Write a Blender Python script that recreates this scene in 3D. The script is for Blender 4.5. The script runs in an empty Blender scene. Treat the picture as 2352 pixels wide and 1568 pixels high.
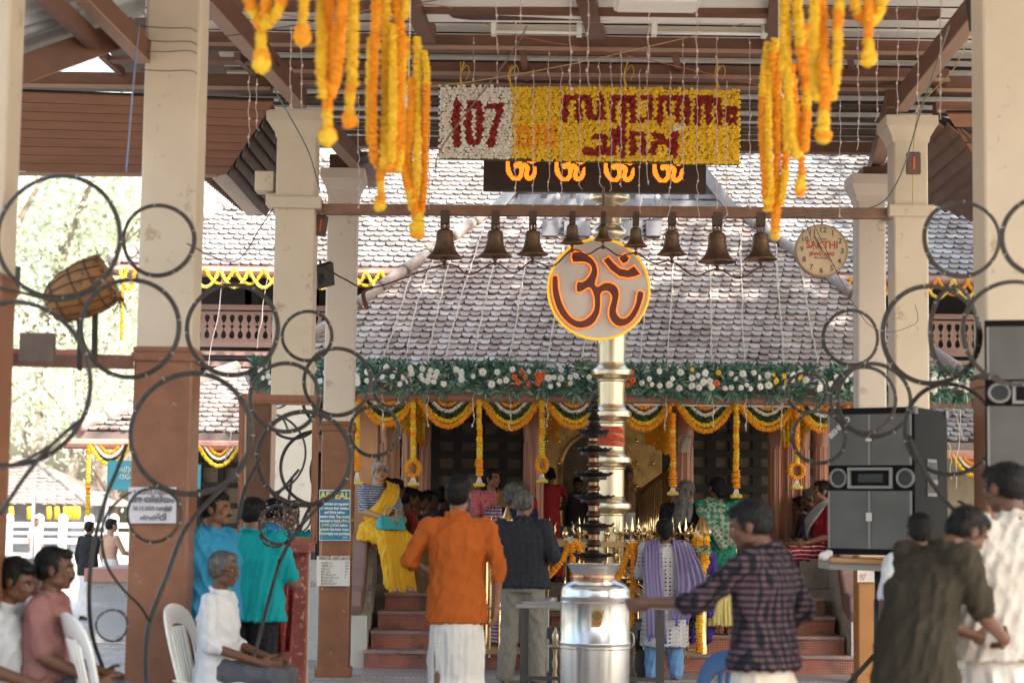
import bpy, bmesh, math, random
import numpy as np
from mathutils import Vector, Matrix, Euler
R = math.radians
S = bpy.context.scene
# ---------------------------------------------------------------- camera, sky, sun, exposure
F = 4400.0; W, H = 2352.0, 1568.0          # focal length and frame, in pixels of the working copy of the photo
HC = 1.44; PITCH = math.atan(410.0 / F); ROLL = R(0.75)
cam_d = bpy.data.cameras.new('camera'); cam = bpy.data.objects.new('camera', cam_d); S.collection.objects.link(cam)
cr, sr, cp, sp = math.cos(ROLL), math.sin(ROLL), math.cos(PITCH), math.sin(PITCH)
FW = Vector((0, cp, sp)); UP0 = Vector((0, -sp, cp)); RT0 = Vector((1, 0, 0))
RT = RT0 * cr + UP0 * sr; UPV = UP0 * cr - RT0 * sr
CAM = Vector((0, 0, HC))
cam.matrix_world = Matrix(((RT.x, UPV.x, -FW.x, CAM.x), (RT.y, UPV.y, -FW.y, CAM.y), (RT.z, UPV.z, -FW.z, CAM.z), (0, 0, 0, 1)))
cam_d.sensor_width = 36; cam_d.lens = 36 * F / W; cam_d.clip_start = 0.1; cam_d.clip_end = 900
cam_d.dof.use_dof = True; cam_d.dof.focus_distance = 18.4; cam_d.dof.aperture_fstop = 2.0; cam_d.dof.aperture_blades = 9
S.camera = cam
w = bpy.data.worlds.new('World'); S.world = w; w.use_nodes = True
nt = w.node_tree; bg = nt.nodes['Background']; sky = nt.nodes.new('ShaderNodeTexSky')
SUN_EL, SUN_AZ = R(52), R(128)     # azimuth clockwise from +Y (the viewing direction)
sky.sky_type = 'NISHITA'; sky.sun_disc = False; sky.sun_elevation = SUN_EL; sky.sun_rotation = SUN_AZ
sky.air_density = 1.6; sky.dust_density = 5.0; sky.ozone_density = 0.8
nt.links.new(sky.outputs[0], bg.inputs[0]); bg.inputs[1].default_value = 0.15
sd = bpy.data.lights.new('sun', 'SUN'); so = bpy.data.objects.new('sun', sd); S.collection.objects.link(so)
sd.energy = 2.7; sd.angle = R(0.6); sd.color = (1.0, 0.95, 0.86)
sdir = Vector((math.sin(SUN_AZ) * math.cos(SUN_EL), math.cos(SUN_AZ) * math.cos(SUN_EL), math.sin(SUN_EL)))
so.rotation_euler = sdir.to_track_quat('Z', 'Y').to_euler()
S.view_settings.view_transform = 'Standard'; S.view_settings.look = 'None'; S.view_settings.exposure = 2.06; S.view_settings.gamma = 1
S.cycles.use_denoising = True; S.cycles.max_bounces = 7; S.cycles.diffuse_bounces = 5; S.cycles.glossy_bounces = 3
S.cycles.sample_clamp_indirect = 6; S.cycles.caustics_reflective = False; S.cycles.caustics_refractive = False
# ---------------------------------------------------------------- points from the photo
def ray(u, v): return FW + RT * ((u - W / 2) / F) + UPV * ((H / 2 - v) / F)
def P(u, v, Y):
    d = ray(u, v); return CAM + d * (Y / d.y)
def PZ(u, v, z):
    d = ray(u, v); return CAM + d * ((z - HC) / d.z)
def hz(u): return 1194 + (u - 1176) * math.tan(ROLL)
def px(n, Y): return n * Y / F
C = S.collection
rng = random.Random(7); nrng = np.random.default_rng(7)
# ---------------------------------------------------------------- materials
MATS = {}
def nmat(name, col, rough=.6, metal=0, var=.12, scale=6, bump=0, bscale=60, col2=None, spots=None, coat=0, spec=None, emit=None, estr=0, trans=0, detail=6, stretch=None, soft=.5):
    if name in MATS: return MATS[name]
    m = bpy.data.materials.new(name); m.use_nodes = True; MATS[name] = m
    n = m.node_tree; L = n.links.new; b = n.nodes['Principled BSDF']
    b.inputs['Roughness'].default_value = rough; b.inputs['Metallic'].default_value = metal
    if coat: b.inputs['Coat Weight'].default_value = coat
    if spec is not None: b.inputs['Specular IOR Level'].default_value = spec
    tc = n.nodes.new('ShaderNodeTexCoord'); src = tc.outputs['Object']
    if stretch:
        mp = n.nodes.new('ShaderNodeMapping'); mp.inputs['Scale'].default_value = stretch; L(src, mp.inputs[0]); src = mp.outputs[0]
    nz = n.nodes.new('ShaderNodeTexNoise'); nz.inputs['Scale'].default_value = scale; nz.inputs['Detail'].default_value = detail; nz.inputs['Roughness'].default_value = .6; L(src, nz.inputs['Vector'])
    rp = n.nodes.new('ShaderNodeValToRGB'); rp.color_ramp.elements[0].position = .5 - soft * .5; rp.color_ramp.elements[1].position = .5 + soft * .5
    c2 = col2 or tuple(min(1, c * (1 + var)) for c in col); c1 = col if col2 else tuple(c * (1 - var) for c in col)
    rp.color_ramp.elements[0].color = (*c1, 1); rp.color_ramp.elements[1].color = (*c2, 1)
    L(nz.outputs[0], rp.inputs[0]); out = rp.outputs[0]
    if spots:   # (colour, scale, threshold): dirt or flaking with a shape of its own
        sc_, n2 = spots[1], n.nodes.new('ShaderNodeTexNoise'); n2.inputs['Scale'].default_value = sc_; n2.inputs['Detail'].default_value = 8; n2.inputs['Roughness'].default_value = .7; L(src, n2.inputs['Vector'])
        r2 = n.nodes.new('ShaderNodeValToRGB'); r2.color_ramp.elements[0].position = spots[2]; r2.color_ramp.elements[1].position = min(1, spots[2] + .06); L(n2.outputs[0], r2.inputs[0])
        mx = n.nodes.new('ShaderNodeMix'); mx.data_type = 'RGBA'; L(r2.outputs[0], mx.inputs[0]); L(out, mx.inputs[6]); mx.inputs[7].default_value = (*spots[0], 1); out = mx.outputs[2]
    L(out, b.inputs['Base Color'])
    if bump:
        bn = n.nodes.new('ShaderNodeTexNoise'); bn.inputs['Scale'].default_value = bscale; bn.inputs['Detail'].default_value = 4; L(src, bn.inputs['Vector'])
        bp = n.nodes.new('ShaderNodeBump'); bp.inputs['Strength'].default_value = bump; bp.inputs['Distance'].default_value = .02; L(bn.outputs[0], bp.inputs['Height']); L(bp.outputs[0], b.inputs['Normal'])
    if emit: b.inputs['Emission Color'].default_value = (*emit, 1); b.inputs['Emission Strength'].default_value = estr
    if trans: b.inputs['Transmission Weight'].default_value = trans
    return m
cream = nmat('cream_paint', (.59, .50, .395), .6, var=.09, scale=2.2, spots=((.43, .33, .24), 5, .60), bump=.06, bscale=30)
pink_cream = nmat('pale_pink_paint', (.66, .57, .50), .6, var=.05, scale=2.5, spots=((.48, .39, .31), 6, .61), bump=.05, bscale=30)
brownp = nmat('brown_paint', (.235, .098, .05), .4, var=.25, scale=5, spots=((.40, .27, .20), 9, .635), bump=.06, bscale=40)
beamm = nmat('beam_paint', (.135, .058, .034), .55, var=.2, scale=6, bump=.08, bscale=40, stretch=(1, 1, 1))
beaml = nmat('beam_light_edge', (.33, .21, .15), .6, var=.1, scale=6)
plankm = nmat('plank_paint', (.25, .115, .065), .5, var=.18, scale=4, bump=.08, bscale=30, stretch=(.4, 3, 3))
darkplank = nmat('dark_plank', (.10, .065, .05), .6, var=.25, scale=5, bump=.1, bscale=30)
whiteboard = nmat('ceiling_board', (.78, .75, .72), .7, var=.1, scale=3, spots=((.25, .22, .2), 7, .70))
maroonb = nmat('maroon_board', (.10, .05, .055), .4, var=.25, scale=3)
greywood = nmat('grey_wood', (.22, .20, .19), .7, var=.2, scale=6)
blackm = nmat('black_metal', (.02, .02, .022), .5, var=.3, scale=10)
blackplastic = nmat('black_plastic', (.007, .007, .008), .6, spec=.12, var=.2)
steel = nmat('steel', (.70, .69, .68), .26, 1, var=.06, scale=2.5, stretch=(6, 6, .4))
steelm = nmat('steel_matte', (.35, .34, .34), .4, .9, var=.15, scale=8)
brass = nmat('brass', (.86, .62, .30), .14, 1, var=.12, scale=3, stretch=(4, 4, .6))
brasspale = nmat('gilded_sheet', (.76, .66, .50), .33, 1, var=.16, scale=3.2, stretch=(5, 5, .5), bump=.04, bscale=9)
bronze = nmat('old_bronze', (.16, .10, .065), .5, .75, var=.4, scale=22, spots=((.22, .25, .22), 30, .66), bump=.2, bscale=60)
lampm = nmat('oiled_bronze', (.022, .018, .017), .3, .5, var=.4, scale=8)
whitep = nmat('white_paint', (.78, .77, .75), .5, var=.05)
whiteplastic = nmat('white_plastic', (.80, .78, .73), .35, var=.04, spec=.5)
leafm = nmat('leaf', (.035, .10, .07), .4, var=.5, scale=14, col2=(.10, .20, .12))
skinm = {}
def skin(k):
    if k not in skinm:
        c = {0: (.36, .185, .115), 1: (.22, .105, .062), 2: (.13, .06, .036), 3: (.46, .27, .18)}[k]
        skinm[k] = nmat('skin_tone_%d' % k, c, .5, var=.10, scale=30, spec=.35)
    return skinm[k]
# ---------------------------------------------------------------- object helpers
def tag(o, label, cat, group=None):
    o['label'] = label; o['category'] = cat
    if group: o['group'] = group
    return o
def E(name, loc, label, cat, group=None, rz=0):
    o = bpy.data.objects.new(name, None); C.objects.link(o); o.location = loc; o.rotation_euler = (0, 0, rz)
    o.empty_display_size = .1
    return tag(o, label, cat, group)
class M:
    """collects geometry in world space, then builds one object"""
    def __init__(s): s.v = []; s.f = []; s.m = []; s.cur = 0; s.mats = []
    def mat(s, m):
        if m not in s.mats: s.mats.append(m)
        s.cur = s.mats.index(m); return s
    def add(s, vs, fs):
        o = len(s.v); s.v += [tuple(x) for x in vs]
        for f in fs: s.f.append(tuple(i + o for i in f)); s.m.append(s.cur)
    def box(s, c, d, rot=None):
        c = Vector(c); hx, hy, hz_ = d[0] / 2, d[1] / 2, d[2] / 2
        vs = [Vector((x, y, z)) for z in (-hz_, hz_) for y in (-hy, hy) for x in (-hx, hx)]
        if rot is not None:
            mt = rot.to_matrix() if isinstance(rot, Euler) else rot; vs = [mt @ q for q in vs]
        s.add([c + q for q in vs], [(0, 2, 3, 1), (4, 5, 7, 6), (0, 1, 5, 4), (1, 3, 7, 5), (3, 2, 6, 7), (2, 0, 4, 6)])
    def bar(s, a, b, w_, h_, up=(0, 0, 1)):
        a = Vector(a); b = Vector(b); d = b - a; L_ = d.length; y = d.normalized(); u = Vector(up)
        x = y.cross(u)
        if x.length < 1e-4: x = y.cross(Vector((0, 1, 0)))
        x.normalize(); z = x.cross(y)
        mt = Matrix((x, y, z)).transposed(); s.box((a + b) / 2, (w_, L_, h_), mt)
    def tube(s, pts, r, n=8, closed=False, caps=True):
        pts = [Vector(p) for p in pts]; k = len(pts); rs = r if hasattr(r, '__len__') else [r] * k
        prev = None; rings = []
        for i, p in enumerate(pts):
            if closed: t = pts[(i + 1) % k] - pts[i - 1]
            else: t = pts[min(i + 1, k - 1)] - pts[max(i - 1, 0)]
            if t.length < 1e-9: t = Vector((0, 0, 1))
            t.normalize()
            if prev is None:
                a = Vector((0, 0, 1)) if abs(t.z) < .9 else Vector((1, 0, 0)); nx = t.cross(a).normalized()
            else:
                nx = prev - t * prev.dot(t)
                if nx.length < 1e-6: nx = t.orthogonal()
                nx.normalize()
            prev = nx; ny = t.cross(nx)
            rings.append([p + (nx * math.cos(q * 2 * math.pi / n) + ny * math.sin(q * 2 * math.pi / n)) * rs[i] for q in range(n)])
        vs = [q for rg in rings for q in rg]; fs = []
        for i in range(k if closed else k - 1):
            j = (i + 1) % k
            for q in range(n):
                q2 = (q + 1) % n; fs.append((i * n + q, i * n + q2, j * n + q2, j * n + q))
        if caps and not closed: fs.append(tuple(range(n))[::-1]); fs.append(tuple((k - 1) * n + q for q in range(n)))
        s.add(vs, fs)
    def lathe(s, c, prof, n=24, axis=None, ang=None):
        """prof: list of (r, z)"""
        c = Vector(c); vs = []; fs = []
        for r, z in prof:
            for q in range(n):
                a = q * 2 * math.pi / n; p = Vector((r * math.cos(a), r * math.sin(a), z))
                if axis is not None: p = axis @ p
                vs.append(c + p)
        for i in range(len(prof) - 1):
            for q in range(n):
                q2 = (q + 1) % n; fs.append((i * n + q, i * n + q2, (i + 1) * n + q2, (i + 1) * n + q))
        fs.append(tuple(range(n))[::-1]); fs.append(tuple((len(prof) - 1) * n + q for q in range(n)))
        s.add(vs, fs)
    def ell(s, c, d, nu=8, nv=6, rot=None):
        c = Vector(c); vs = []; fs = []
        for i in range(1, nv):
            t = math.pi * i / nv
            for q in range(nu):
                a = q * 2 * math.pi / nu; p = Vector((d[0] * math.sin(t) * math.cos(a), d[1] * math.sin(t) * math.sin(a), d[2] * math.cos(t)))
                if rot is not None: p = rot @ p
                vs.append(c + p)
        tz = Vector((0, 0, d[2])); 
        if rot is not None: tz = rot @ tz
        vs += [c + tz, c - tz]; T, B = len(vs) - 2, len(vs) - 1
        for i in range(nv - 2):
            for q in range(nu): fs.append((i * nu + q, i * nu + (q + 1) % nu, (i + 1) * nu + (q + 1) % nu, (i + 1) * nu + q)[::-1])
        for q in range(nu): fs.append((T, q, (q + 1) % nu)); fs.append((B, (nv - 2) * nu + (q + 1) % nu, (nv - 2) * nu + q))
        s.add(vs, fs)
    def prism(s, poly, y0, y1):
        """poly: (x,z) outline extruded from y0 to y1"""
        n = len(poly); vs = [Vector((x, y0, z)) for x, z in poly] + [Vector((x, y1, z)) for x, z in poly]
        s.add(vs, [tuple(range(n)), tuple(range(2 * n - 1, n - 1, -1))] + [(i, (i + 1) % n, (i + 1) % n + n, i + n)[::-1] for i in range(n)])
    def prismx(s, poly, x0, x1):
        n = len(poly); vs = [Vector((x0, y, z)) for y, z in poly] + [Vector((x1, y, z)) for y, z in poly]
        s.add(vs, [tuple(range(n)), tuple(range(2 * n - 1, n - 1, -1))] + [(i, (i + 1) % n, (i + 1) % n + n, i + n)[::-1] for i in range(n)])
    def build(s, name, m=None, parent=None, smooth=False, label=None, cat=None, group=None, kind=None, bevel=0, origin=None):
        me = bpy.data.meshes.new(name)
        org = Vector(origin) if origin is not None else (parent.location.copy() if parent is not None else (Vector(np.array([tuple(q) for q in s.v]).mean(0)) if (cat and s.v) else Vector((0, 0, 0))))
        if parent is not None:
            pp = parent; org = Vector((0, 0, 0)); 
            while pp is not None: org = org + pp.location; pp = pp.parent
        me.from_pydata([Vector(q) - org for q in s.v], [], s.f)
        if m is not None: me.materials.append(m)
        else:
            for q in s.mats: me.materials.append(q)
            me.polygons.foreach_set('material_index', s.m)
        if smooth: me.polygons.foreach_set('use_smooth', [True] * len(me.polygons))
        me.update()
        bm = bmesh.new(); bm.from_mesh(me); bmesh.ops.recalc_face_normals(bm, faces=bm.faces); bm.to_mesh(me); bm.free()
        if smooth == 'auto':
            try: me.set_sharp_from_angle(angle=R(38))
            except Exception: pass
        o = bpy.data.objects.new(name, me); C.objects.link(o)
        if parent is not None: o.parent = parent
        else: o.location = org
        if cat: tag(o, label, cat, group)
        elif label: o['label'] = label
        if kind: o['kind'] = kind
        if bevel:
            b = o.modifiers.new('bevel', 'BEVEL'); b.width = bevel; b.segments = 2; b.limit_method = 'ANGLE'; b.angle_limit = R(40)
        return o
def copy_tree(o, parent=None):
    c = o.copy(); C.objects.link(c)
    if parent is not None: c.parent = parent
    for ch in [q for q in bpy.data.objects if q.parent == o]: copy_tree(ch, c)
    return c
_kids = {}
def dup(root, loc, label=None, rz=None, scale=None, group=None):
    c = copy_tree(root); c.location = loc
    if rz is not None: c.rotation_euler = (c.rotation_euler[0], c.rotation_euler[1], rz)
    if scale is not None: c.scale = (scale,) * 3 if not hasattr(scale, '__len__') else scale
    if label: c['label'] = label
    if group: c['group'] = group
    return c
def text(s_, size, m, loc, parent=None, name='lettering', rot=(math.pi / 2, 0, 0), align='CENTER', ext=.002, bold=0, xscale=1, label=None, sp=1):
    cu = bpy.data.curves.new(name, 'FONT'); cu.body = s_; cu.size = size; cu.align_x = align; cu.align_y = 'CENTER'; cu.extrude = ext; cu.offset = bold; cu.resolution_u = 2; cu.space_line = sp
    t = bpy.data.objects.new(name, cu)
    C.objects.link(t); dg = bpy.context.evaluated_depsgraph_get()
    me = bpy.data.meshes.new_from_object(t.evaluated_get(dg)); bpy.data.objects.remove(t)
    me.materials.clear(); me.materials.append(m)
    o = bpy.data.objects.new(name, me); C.objects.link(o); o.rotation_euler = rot; o.scale = (xscale, 1, 1)
    loc = Vector(loc)
    pp = parent
    while pp is not None: loc = loc - pp.location; pp = pp.parent
    o.location = loc
    if parent is not None: o.parent = parent
    return o
def smoothpts(pts, n=6, closed=False):
    """Catmull-Rom through pts"""
    pts = [Vector(p) for p in pts]; k = len(pts); out = []
    rngk = range(k) if closed else range(k - 1)
    for i in rngk:
        p0 = pts[(i - 1) % k] if (closed or i > 0) else pts[0]; p1 = pts[i]; p2 = pts[(i + 1) % k]; p3 = pts[(i + 2) % k] if (closed or i + 2 < k) else pts[-1]
        for j in range(n):
            t = j / n; out.append(.5 * ((2 * p1) + (-p0 + p2) * t + (2 * p0 - 5 * p1 + 4 * p2 - p3) * t * t + (-p0 + 3 * p1 - 3 * p2 + p3) * t ** 3))
    if not closed: out.append(pts[-1])
    return out
# ================================================================ THE SETTING
def island_mat(name, cols, rough=.7, spots=None, bump=.2, bscale=40):
    m = bpy.data.materials.new(name); m.use_nodes = True; n = m.node_tree; L = n.links.new; b = n.nodes['Principled BSDF']; b.inputs['Roughness'].default_value = rough
    g = n.nodes.new('ShaderNodeNewGeometry'); rp = n.nodes.new('ShaderNodeValToRGB'); cr_ = rp.color_ramp
    while len(cr_.elements) < len(cols): cr_.elements.new(.5)
    for i, (p, c) in enumerate(cols): cr_.elements[i].position = p; cr_.elements[i].color = (*c, 1)
    L(g.outputs['Random Per Island'], rp.inputs[0]); out = rp.outputs[0]
    tc = n.nodes.new('ShaderNodeTexCoord')
    if spots:
        nz = n.nodes.new('ShaderNodeTexNoise'); nz.inputs['Scale'].default_value = spots[1]; nz.inputs['Detail'].default_value = 7; L(tc.outputs['Object'], nz.inputs['Vector'])
        r2 = n.nodes.new('ShaderNodeValToRGB'); r2.color_ramp.elements[0].position = spots[2]; r2.color_ramp.elements[1].position = spots[2] + .12; L(nz.outputs[0], r2.inputs[0])
        mx = n.nodes.new('ShaderNodeMix'); mx.data_type = 'RGBA'; L(r2.outputs[0], mx.inputs[0]); L(out, mx.inputs[6]); mx.inputs[7].default_value = (*spots[0], 1); out = mx.outputs[2]
    n3 = n.nodes.new('ShaderNodeTexNoise'); n3.inputs['Scale'].default_value = 1.1; n3.inputs['Detail'].default_value = 6; n3.inputs['Roughness'].default_value = .7; L(tc.outputs['Object'], n3.inputs['Vector'])
    r3 = n.nodes.new('ShaderNodeValToRGB'); r3.color_ramp.elements[0].position = .38; r3.color_ramp.elements[0].color = (.62, .58, .56, 1); r3.color_ramp.elements[1].position = .56; L(n3.outputs[0], r3.inputs[0])
    m3 = n.nodes.new('ShaderNodeMix'); m3.data_type = 'RGBA'; m3.blend_type = 'MULTIPLY'; m3.inputs[0].default_value = 1; L(out, m3.inputs[6]); L(r3.outputs[0], m3.inputs[7]); out = m3.outputs[2]
    L(out, b.inputs['Base Color'])
    bn = n.nodes.new('ShaderNodeTexNoise'); bn.inputs['Scale'].default_value = bscale; L(tc.outputs['Object'], bn.inputs['Vector'])
    bp = n.nodes.new('ShaderNodeBump'); bp.inputs['Strength'].default_value = bump; bp.inputs['Distance'].default_value = .01; L(bn.outputs[0], bp.inputs['Height']); L(bp.outputs[0], b.inputs['Normal'])
    return m
tilem = island_mat('clay_tile', [(0, (.36, .29, .26)), (.35, (.47, .395, .36)), (.75, (.55, .48, .45)), (1, (.60, .57, .55))], spots=((.66, .65, .63), 9, .58))
tiled = island_mat('old_roof_tile', [(0, (.22, .20, .19)), (.4, (.28, .255, .24)), (.8, (.33, .31, .30)), (1, (.38, .38, .37))], spots=((.46, .46, .45), 5, .58))
# ground -----------------------------------------------------------
def pavers(name, c1, c2, mortar, scale, bw=.5, rh=.25):
    m = bpy.data.materials.new(name); m.use_nodes = True; n = m.node_tree; L = n.links.new; b = n.nodes['Principled BSDF']; b.inputs['Roughness'].default_value = .6
    tc = n.nodes.new('ShaderNodeTexCoord'); br = n.nodes.new('ShaderNodeTexBrick'); br.inputs['Scale'].default_value = scale
    br.inputs['Color1'].default_value = (*c1, 1); br.inputs['Color2'].default_value = (*c2, 1); br.inputs['Mortar'].default_value = (*mortar, 1); br.inputs['Mortar Size'].default_value = .012; br.inputs['Brick Width'].default_value = bw; br.inputs['Row Height'].default_value = rh
    L(tc.outputs['Object'], br.inputs['Vector']); nz = n.nodes.new('ShaderNodeTexNoise'); nz.inputs['Scale'].default_value = 1.5; nz.inputs['Detail'].default_value = 9; L(tc.outputs['Object'], nz.inputs['Vector'])
    rp = n.nodes.new('ShaderNodeValToRGB'); rp.color_ramp.elements[0].color = (.6, .58, .56, 1); rp.color_ramp.elements[0].position = .35; rp.color_ramp.elements[1].position = .65; L(nz.outputs[0], rp.inputs[0])
    mx = n.nodes.new('ShaderNodeMix'); mx.data_type = 'RGBA'; mx.blend_type = 'MULTIPLY'; mx.inputs[0].default_value = 1; L(br.outputs[0], mx.inputs[6]); L(rp.outputs[0], mx.inputs[7]); L(mx.outputs[2], b.inputs['Base Color'])
    return m
g = M(); g.add([(-150, -40, 0), (150, -40, 0), (150, 160, 0), (-150, 160, 0)], [(0, 1, 2, 3)])
g.build('ground', pavers('courtyard_stone', (.46, .43, .39), (.40, .375, .34), (.25, .23, .21), 1.2), kind='structure')
g = M(); g.box((.6, 5, .004), (9.5, 27.2, .008)); g.build('hall_floor', pavers('hall_floor_tile', (.50, .44, .39), (.46, .41, .36), (.3, .26, .23), 1.6, .5, .5), kind='structure')
g = M()
X0, X1 = P(835, 1530, 18.6).x, P(1963, 1546, 18.6).x
g.box(((X0 + X1) / 2, 18.08, .008), (X1 - X0 + .5, 1.0, .012))
def weave(name, c1, c2, sc):
    m = bpy.data.materials.new(name); m.use_nodes = True; n = m.node_tree; L = n.links.new; b = n.nodes['Principled BSDF']; b.inputs['Roughness'].default_value = .4
    tc = n.nodes.new('ShaderNodeTexCoord'); mp = n.nodes.new('ShaderNodeMapping'); mp.inputs['Rotation'].default_value = (0, 0, R(45)); L(tc.outputs['Object'], mp.inputs[0])
    w_ = n.nodes.new('ShaderNodeTexWave'); w_.inputs['Scale'].default_value = sc; w_.inputs['Distortion'].default_value = 0; L(mp.outputs[0], w_.inputs['Vector'])
    ck = n.nodes.new('ShaderNodeTexChecker'); ck.inputs['Scale'].default_value = 6.6; L(tc.outputs['Object'], ck.inputs['Vector'])
    w2 = n.nodes.new('ShaderNodeTexWave'); w2.bands_direction = 'Y'; w2.inputs['Scale'].default_value = sc; L(mp.outputs[0], w2.inputs['Vector'])
    mx = n.nodes.new('ShaderNodeMix'); mx.data_type = 'FLOAT'; L(ck.outputs['Fac'], mx.inputs[0]); L(w_.outputs['Fac'], mx.inputs[2]); L(w2.outputs['Fac'], mx.inputs[3])
    rp = n.nodes.new('ShaderNodeValToRGB'); rp.color_ramp.elements[0].color = (*c1, 1); rp.color_ramp.elements[1].color = (*c2, 1); rp.color_ramp.elements[0].position = .3; rp.color_ramp.elements[1].position = .6
    L(mx.outputs[0], rp.inputs[0]); L(rp.outputs[0], b.inputs['Base Color']); return m
g.build('patterned_paving', weave('herringbone_paving', (.26, .25, .25), (.50, .47, .45), 9), kind='structure')
# tile roofs ---------------------------------------------------------
def tiles(mb, O, U, V, N, rows, pitch, tw, lim, jit=.004):
    """scalloped clay tiles laid row by row; lim(row fraction) gives the run along U"""
    U, V, N = Vector(U).normalized(), Vector(V).normalized(), Vector(N).normalized()
    prof = [(-.5, .040), (-.36, .012), (-.18, 0), (.18, 0), (.36, .012), (.5, .040)]
    for r in range(rows):
        a, b = lim((r + .5) / rows); x = a + (tw * .5 if r % 2 else 0)
        while x < b:
            j = rng.uniform(-jit, jit); k = rng.gauss(0, jit * 1.2) - (.03 if rng.random() < .012 else 0); tl = rng.uniform(-.005, .008) + (.012 if rng.random() < .03 else 0)
            base = O + U * (x + j) + V * (r * pitch + k)
            w_ = tw * .965; top = pitch * 1.25
            lo = [base + U * (p * w_) + V * q * (pitch / .1) + N * (.030 + tl + .008 * (1 - abs(p) * 2)) for p, q in prof]
            lb = [q - N * .019 for q in lo]
            hi = [base + U * (p * w_) + V * top + N * (.010) for p in (.5, .17, -.17, -.5)]
            n = len(lo); vs = lo + lb + hi
            mb.add(vs, [tuple(range(n)) + (2 * n, 2 * n + 1, 2 * n + 2, 2 * n + 3)] + [(i, n + i, n + i + 1, i + 1) for i in range(n - 1)])
            x += tw
def hiprow(mb, a, b, r=.062, seg=.36, n=9):
    a, b = Vector(a), Vector(b); d = b - a; k = max(1, int(d.length / seg)); 
    for i in range(k):
        p = a + d * (i / k); q = a + d * ((i + 1.12) / k)
        mb.tube([p, p + (q - p) * .12, q], [r * 1.28, r * 1.18, r * .95], n)
# ---- porch roof of the shrine
YE, YT = 19.0, 21.3
EL = P(575, 882, YE); ER = P(2262, 903, YE); ze = (EL.z + ER.z) / 2; EL.z = ER.z = ze
TL = P(1138, 476, YT); TR = P(1692, 500, YT); zt = (TL.z + TR.z) / 2; TL.z = TR.z = zt
shrine = E('shrine', ((EL.x + ER.x) / 2, 19.8, 0), 'temple porch with scalloped clay tile roof, brown posts and red steps', 'temple')
Vs = Vector((0, YT - YE, zt - ze)); SL = Vs.length; Ns = Vector((0, -Vs.z, Vs.y)).normalized(); Wd = ER.x - EL.x
mb = M(); rows = int(SL / .094)
tiles(mb, EL, (1, 0, 0), Vs, Ns, rows, SL / rows, .106, lambda t: (t * (TL.x - EL.x) + .03, Wd - t * (ER.x - TR.x)))
mb.build('roof_tiles', tilem, shrine)
mb = M(); TLb = TL + Vector((0, 3.0, 0)); TRb = TR + Vector((0, 3.0, 0)); ELb = EL + Vector((0, 4.5, 0)); ERb = ER + Vector((0, 4.5, 0))
q = [EL, ER, TR, TL, ELb, ERb, TRb, TLb]; up = Vector((0, 0, -.02))
q = [x + up for x in q]
mb.add(q, [(0, 1, 2, 3), (0, 3, 7, 4), (1, 5, 6, 2), (3, 2, 6, 7), (4, 5, 1, 0)]); mb.build('roof_deck', tiled, shrine)
mb = M()
for a_, b_ in ((EL, TL), (ER, TR)): mb = M(); hiprow(mb, a_ + Vector((0, 0, .04)), b_ + Vector((0, 0, .05))); mb.build('hip_tiles', nmat('ridge_tile', (.34, .28, .25), .8, var=.2, scale=5, spots=((.48, .46, .44), 16, .56), bump=.3), shrine, smooth=True)
mb = M()
gb = nmat('gutter_paint', (.36, .175, .13), .5, var=.1, scale=4, spots=((.5, .4, .36), 8, .72))
mb.box(((EL.x + ER.x) / 2, YE - .02, ze - .05), (Wd, .05, .16)); mb.tube([(EL.x, YE - .09, ze - .10), (ER.x, YE - .09, ze - .10)], .055, 10)
mb.build('gutter', gb, shrine)
for q_ in ((1455, 925, 1840, 930), (1180, 918, 1360, 920)): mb = M(); a, b = P(q_[0], q_[1], 18.93), P(q_[2], q_[3], 18.93); mb.box((a + b) / 2, (b.x - a.x, .05, .05)); mb.build('tube_light', whitep, shrine)
# gable front with carved brackets
mb = M(); cx = (TL.x + TR.x) / 2
ridge = P(1415, 330, YT); 
def gx(u, v, Y=YT - .04): p = P(u, v, Y); return (p.x, p.z)
mb.prism([gx(1150, 474), gx(1690, 482), gx(1560, 300), gx(1290, 300)], YT - .06, YT + .3)
mb.build('gable_wall', nmat('grey_carved_wood', (.16, .15, .155), .7, var=.35, scale=18, bump=.5, bscale=30), shrine)
mb = M()
for k in range(7):
    p = P(1215 + k * 68, 452, YT - .1); mb.box(p, (.26, .02, .05))
mb.bar(P(1140, 478, YT - .12), P(1268, 330, YT - .12), .05, .12); mb.bar(P(1690, 492, YT - .12), P(1565, 330, YT - .12), .05, .12)
mb.bar(P(1160, 462, YT - .1), P(1670, 470, YT - .1), .05, .07)
mb.build('carved_bargeboard', nmat('bluegrey_wood', (.30, .31, .34), .7, var=.2, scale=12, bump=.3), shrine)
figm = nmat('weathered_whitewash', (.33, .33, .36), .7, var=.12, scale=12, spots=((.35, .27, .25), 20, .62))
for u in (1280, 1332, 1466, 1510):
    mb = M(); c0 = P(u, 548, YT - .28); sc = px(1, 21)
    mb.lathe(c0, [(14 * sc, 0), (17 * sc, 12 * sc), (9 * sc, 30 * sc), (13 * sc, 48 * sc), (16 * sc, 60 * sc), (6 * sc, 80 * sc), (9 * sc, 88 * sc), (8 * sc, 100 * sc), (3 * sc, 104 * sc), (3 * sc, 118 * sc)], 10); mb.build('carved_strut', figm, shrine, smooth=True)
for u, w_ in ((1263, 36), (1325, 60), (1452, 44), (1500, 34)):
    mb = M(); p = P(u, 528, YT - .33); mb.box(p, (px(w_, 21), .25, px(34, 21))); mb.build('strut_ledge', figm, shrine)
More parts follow.
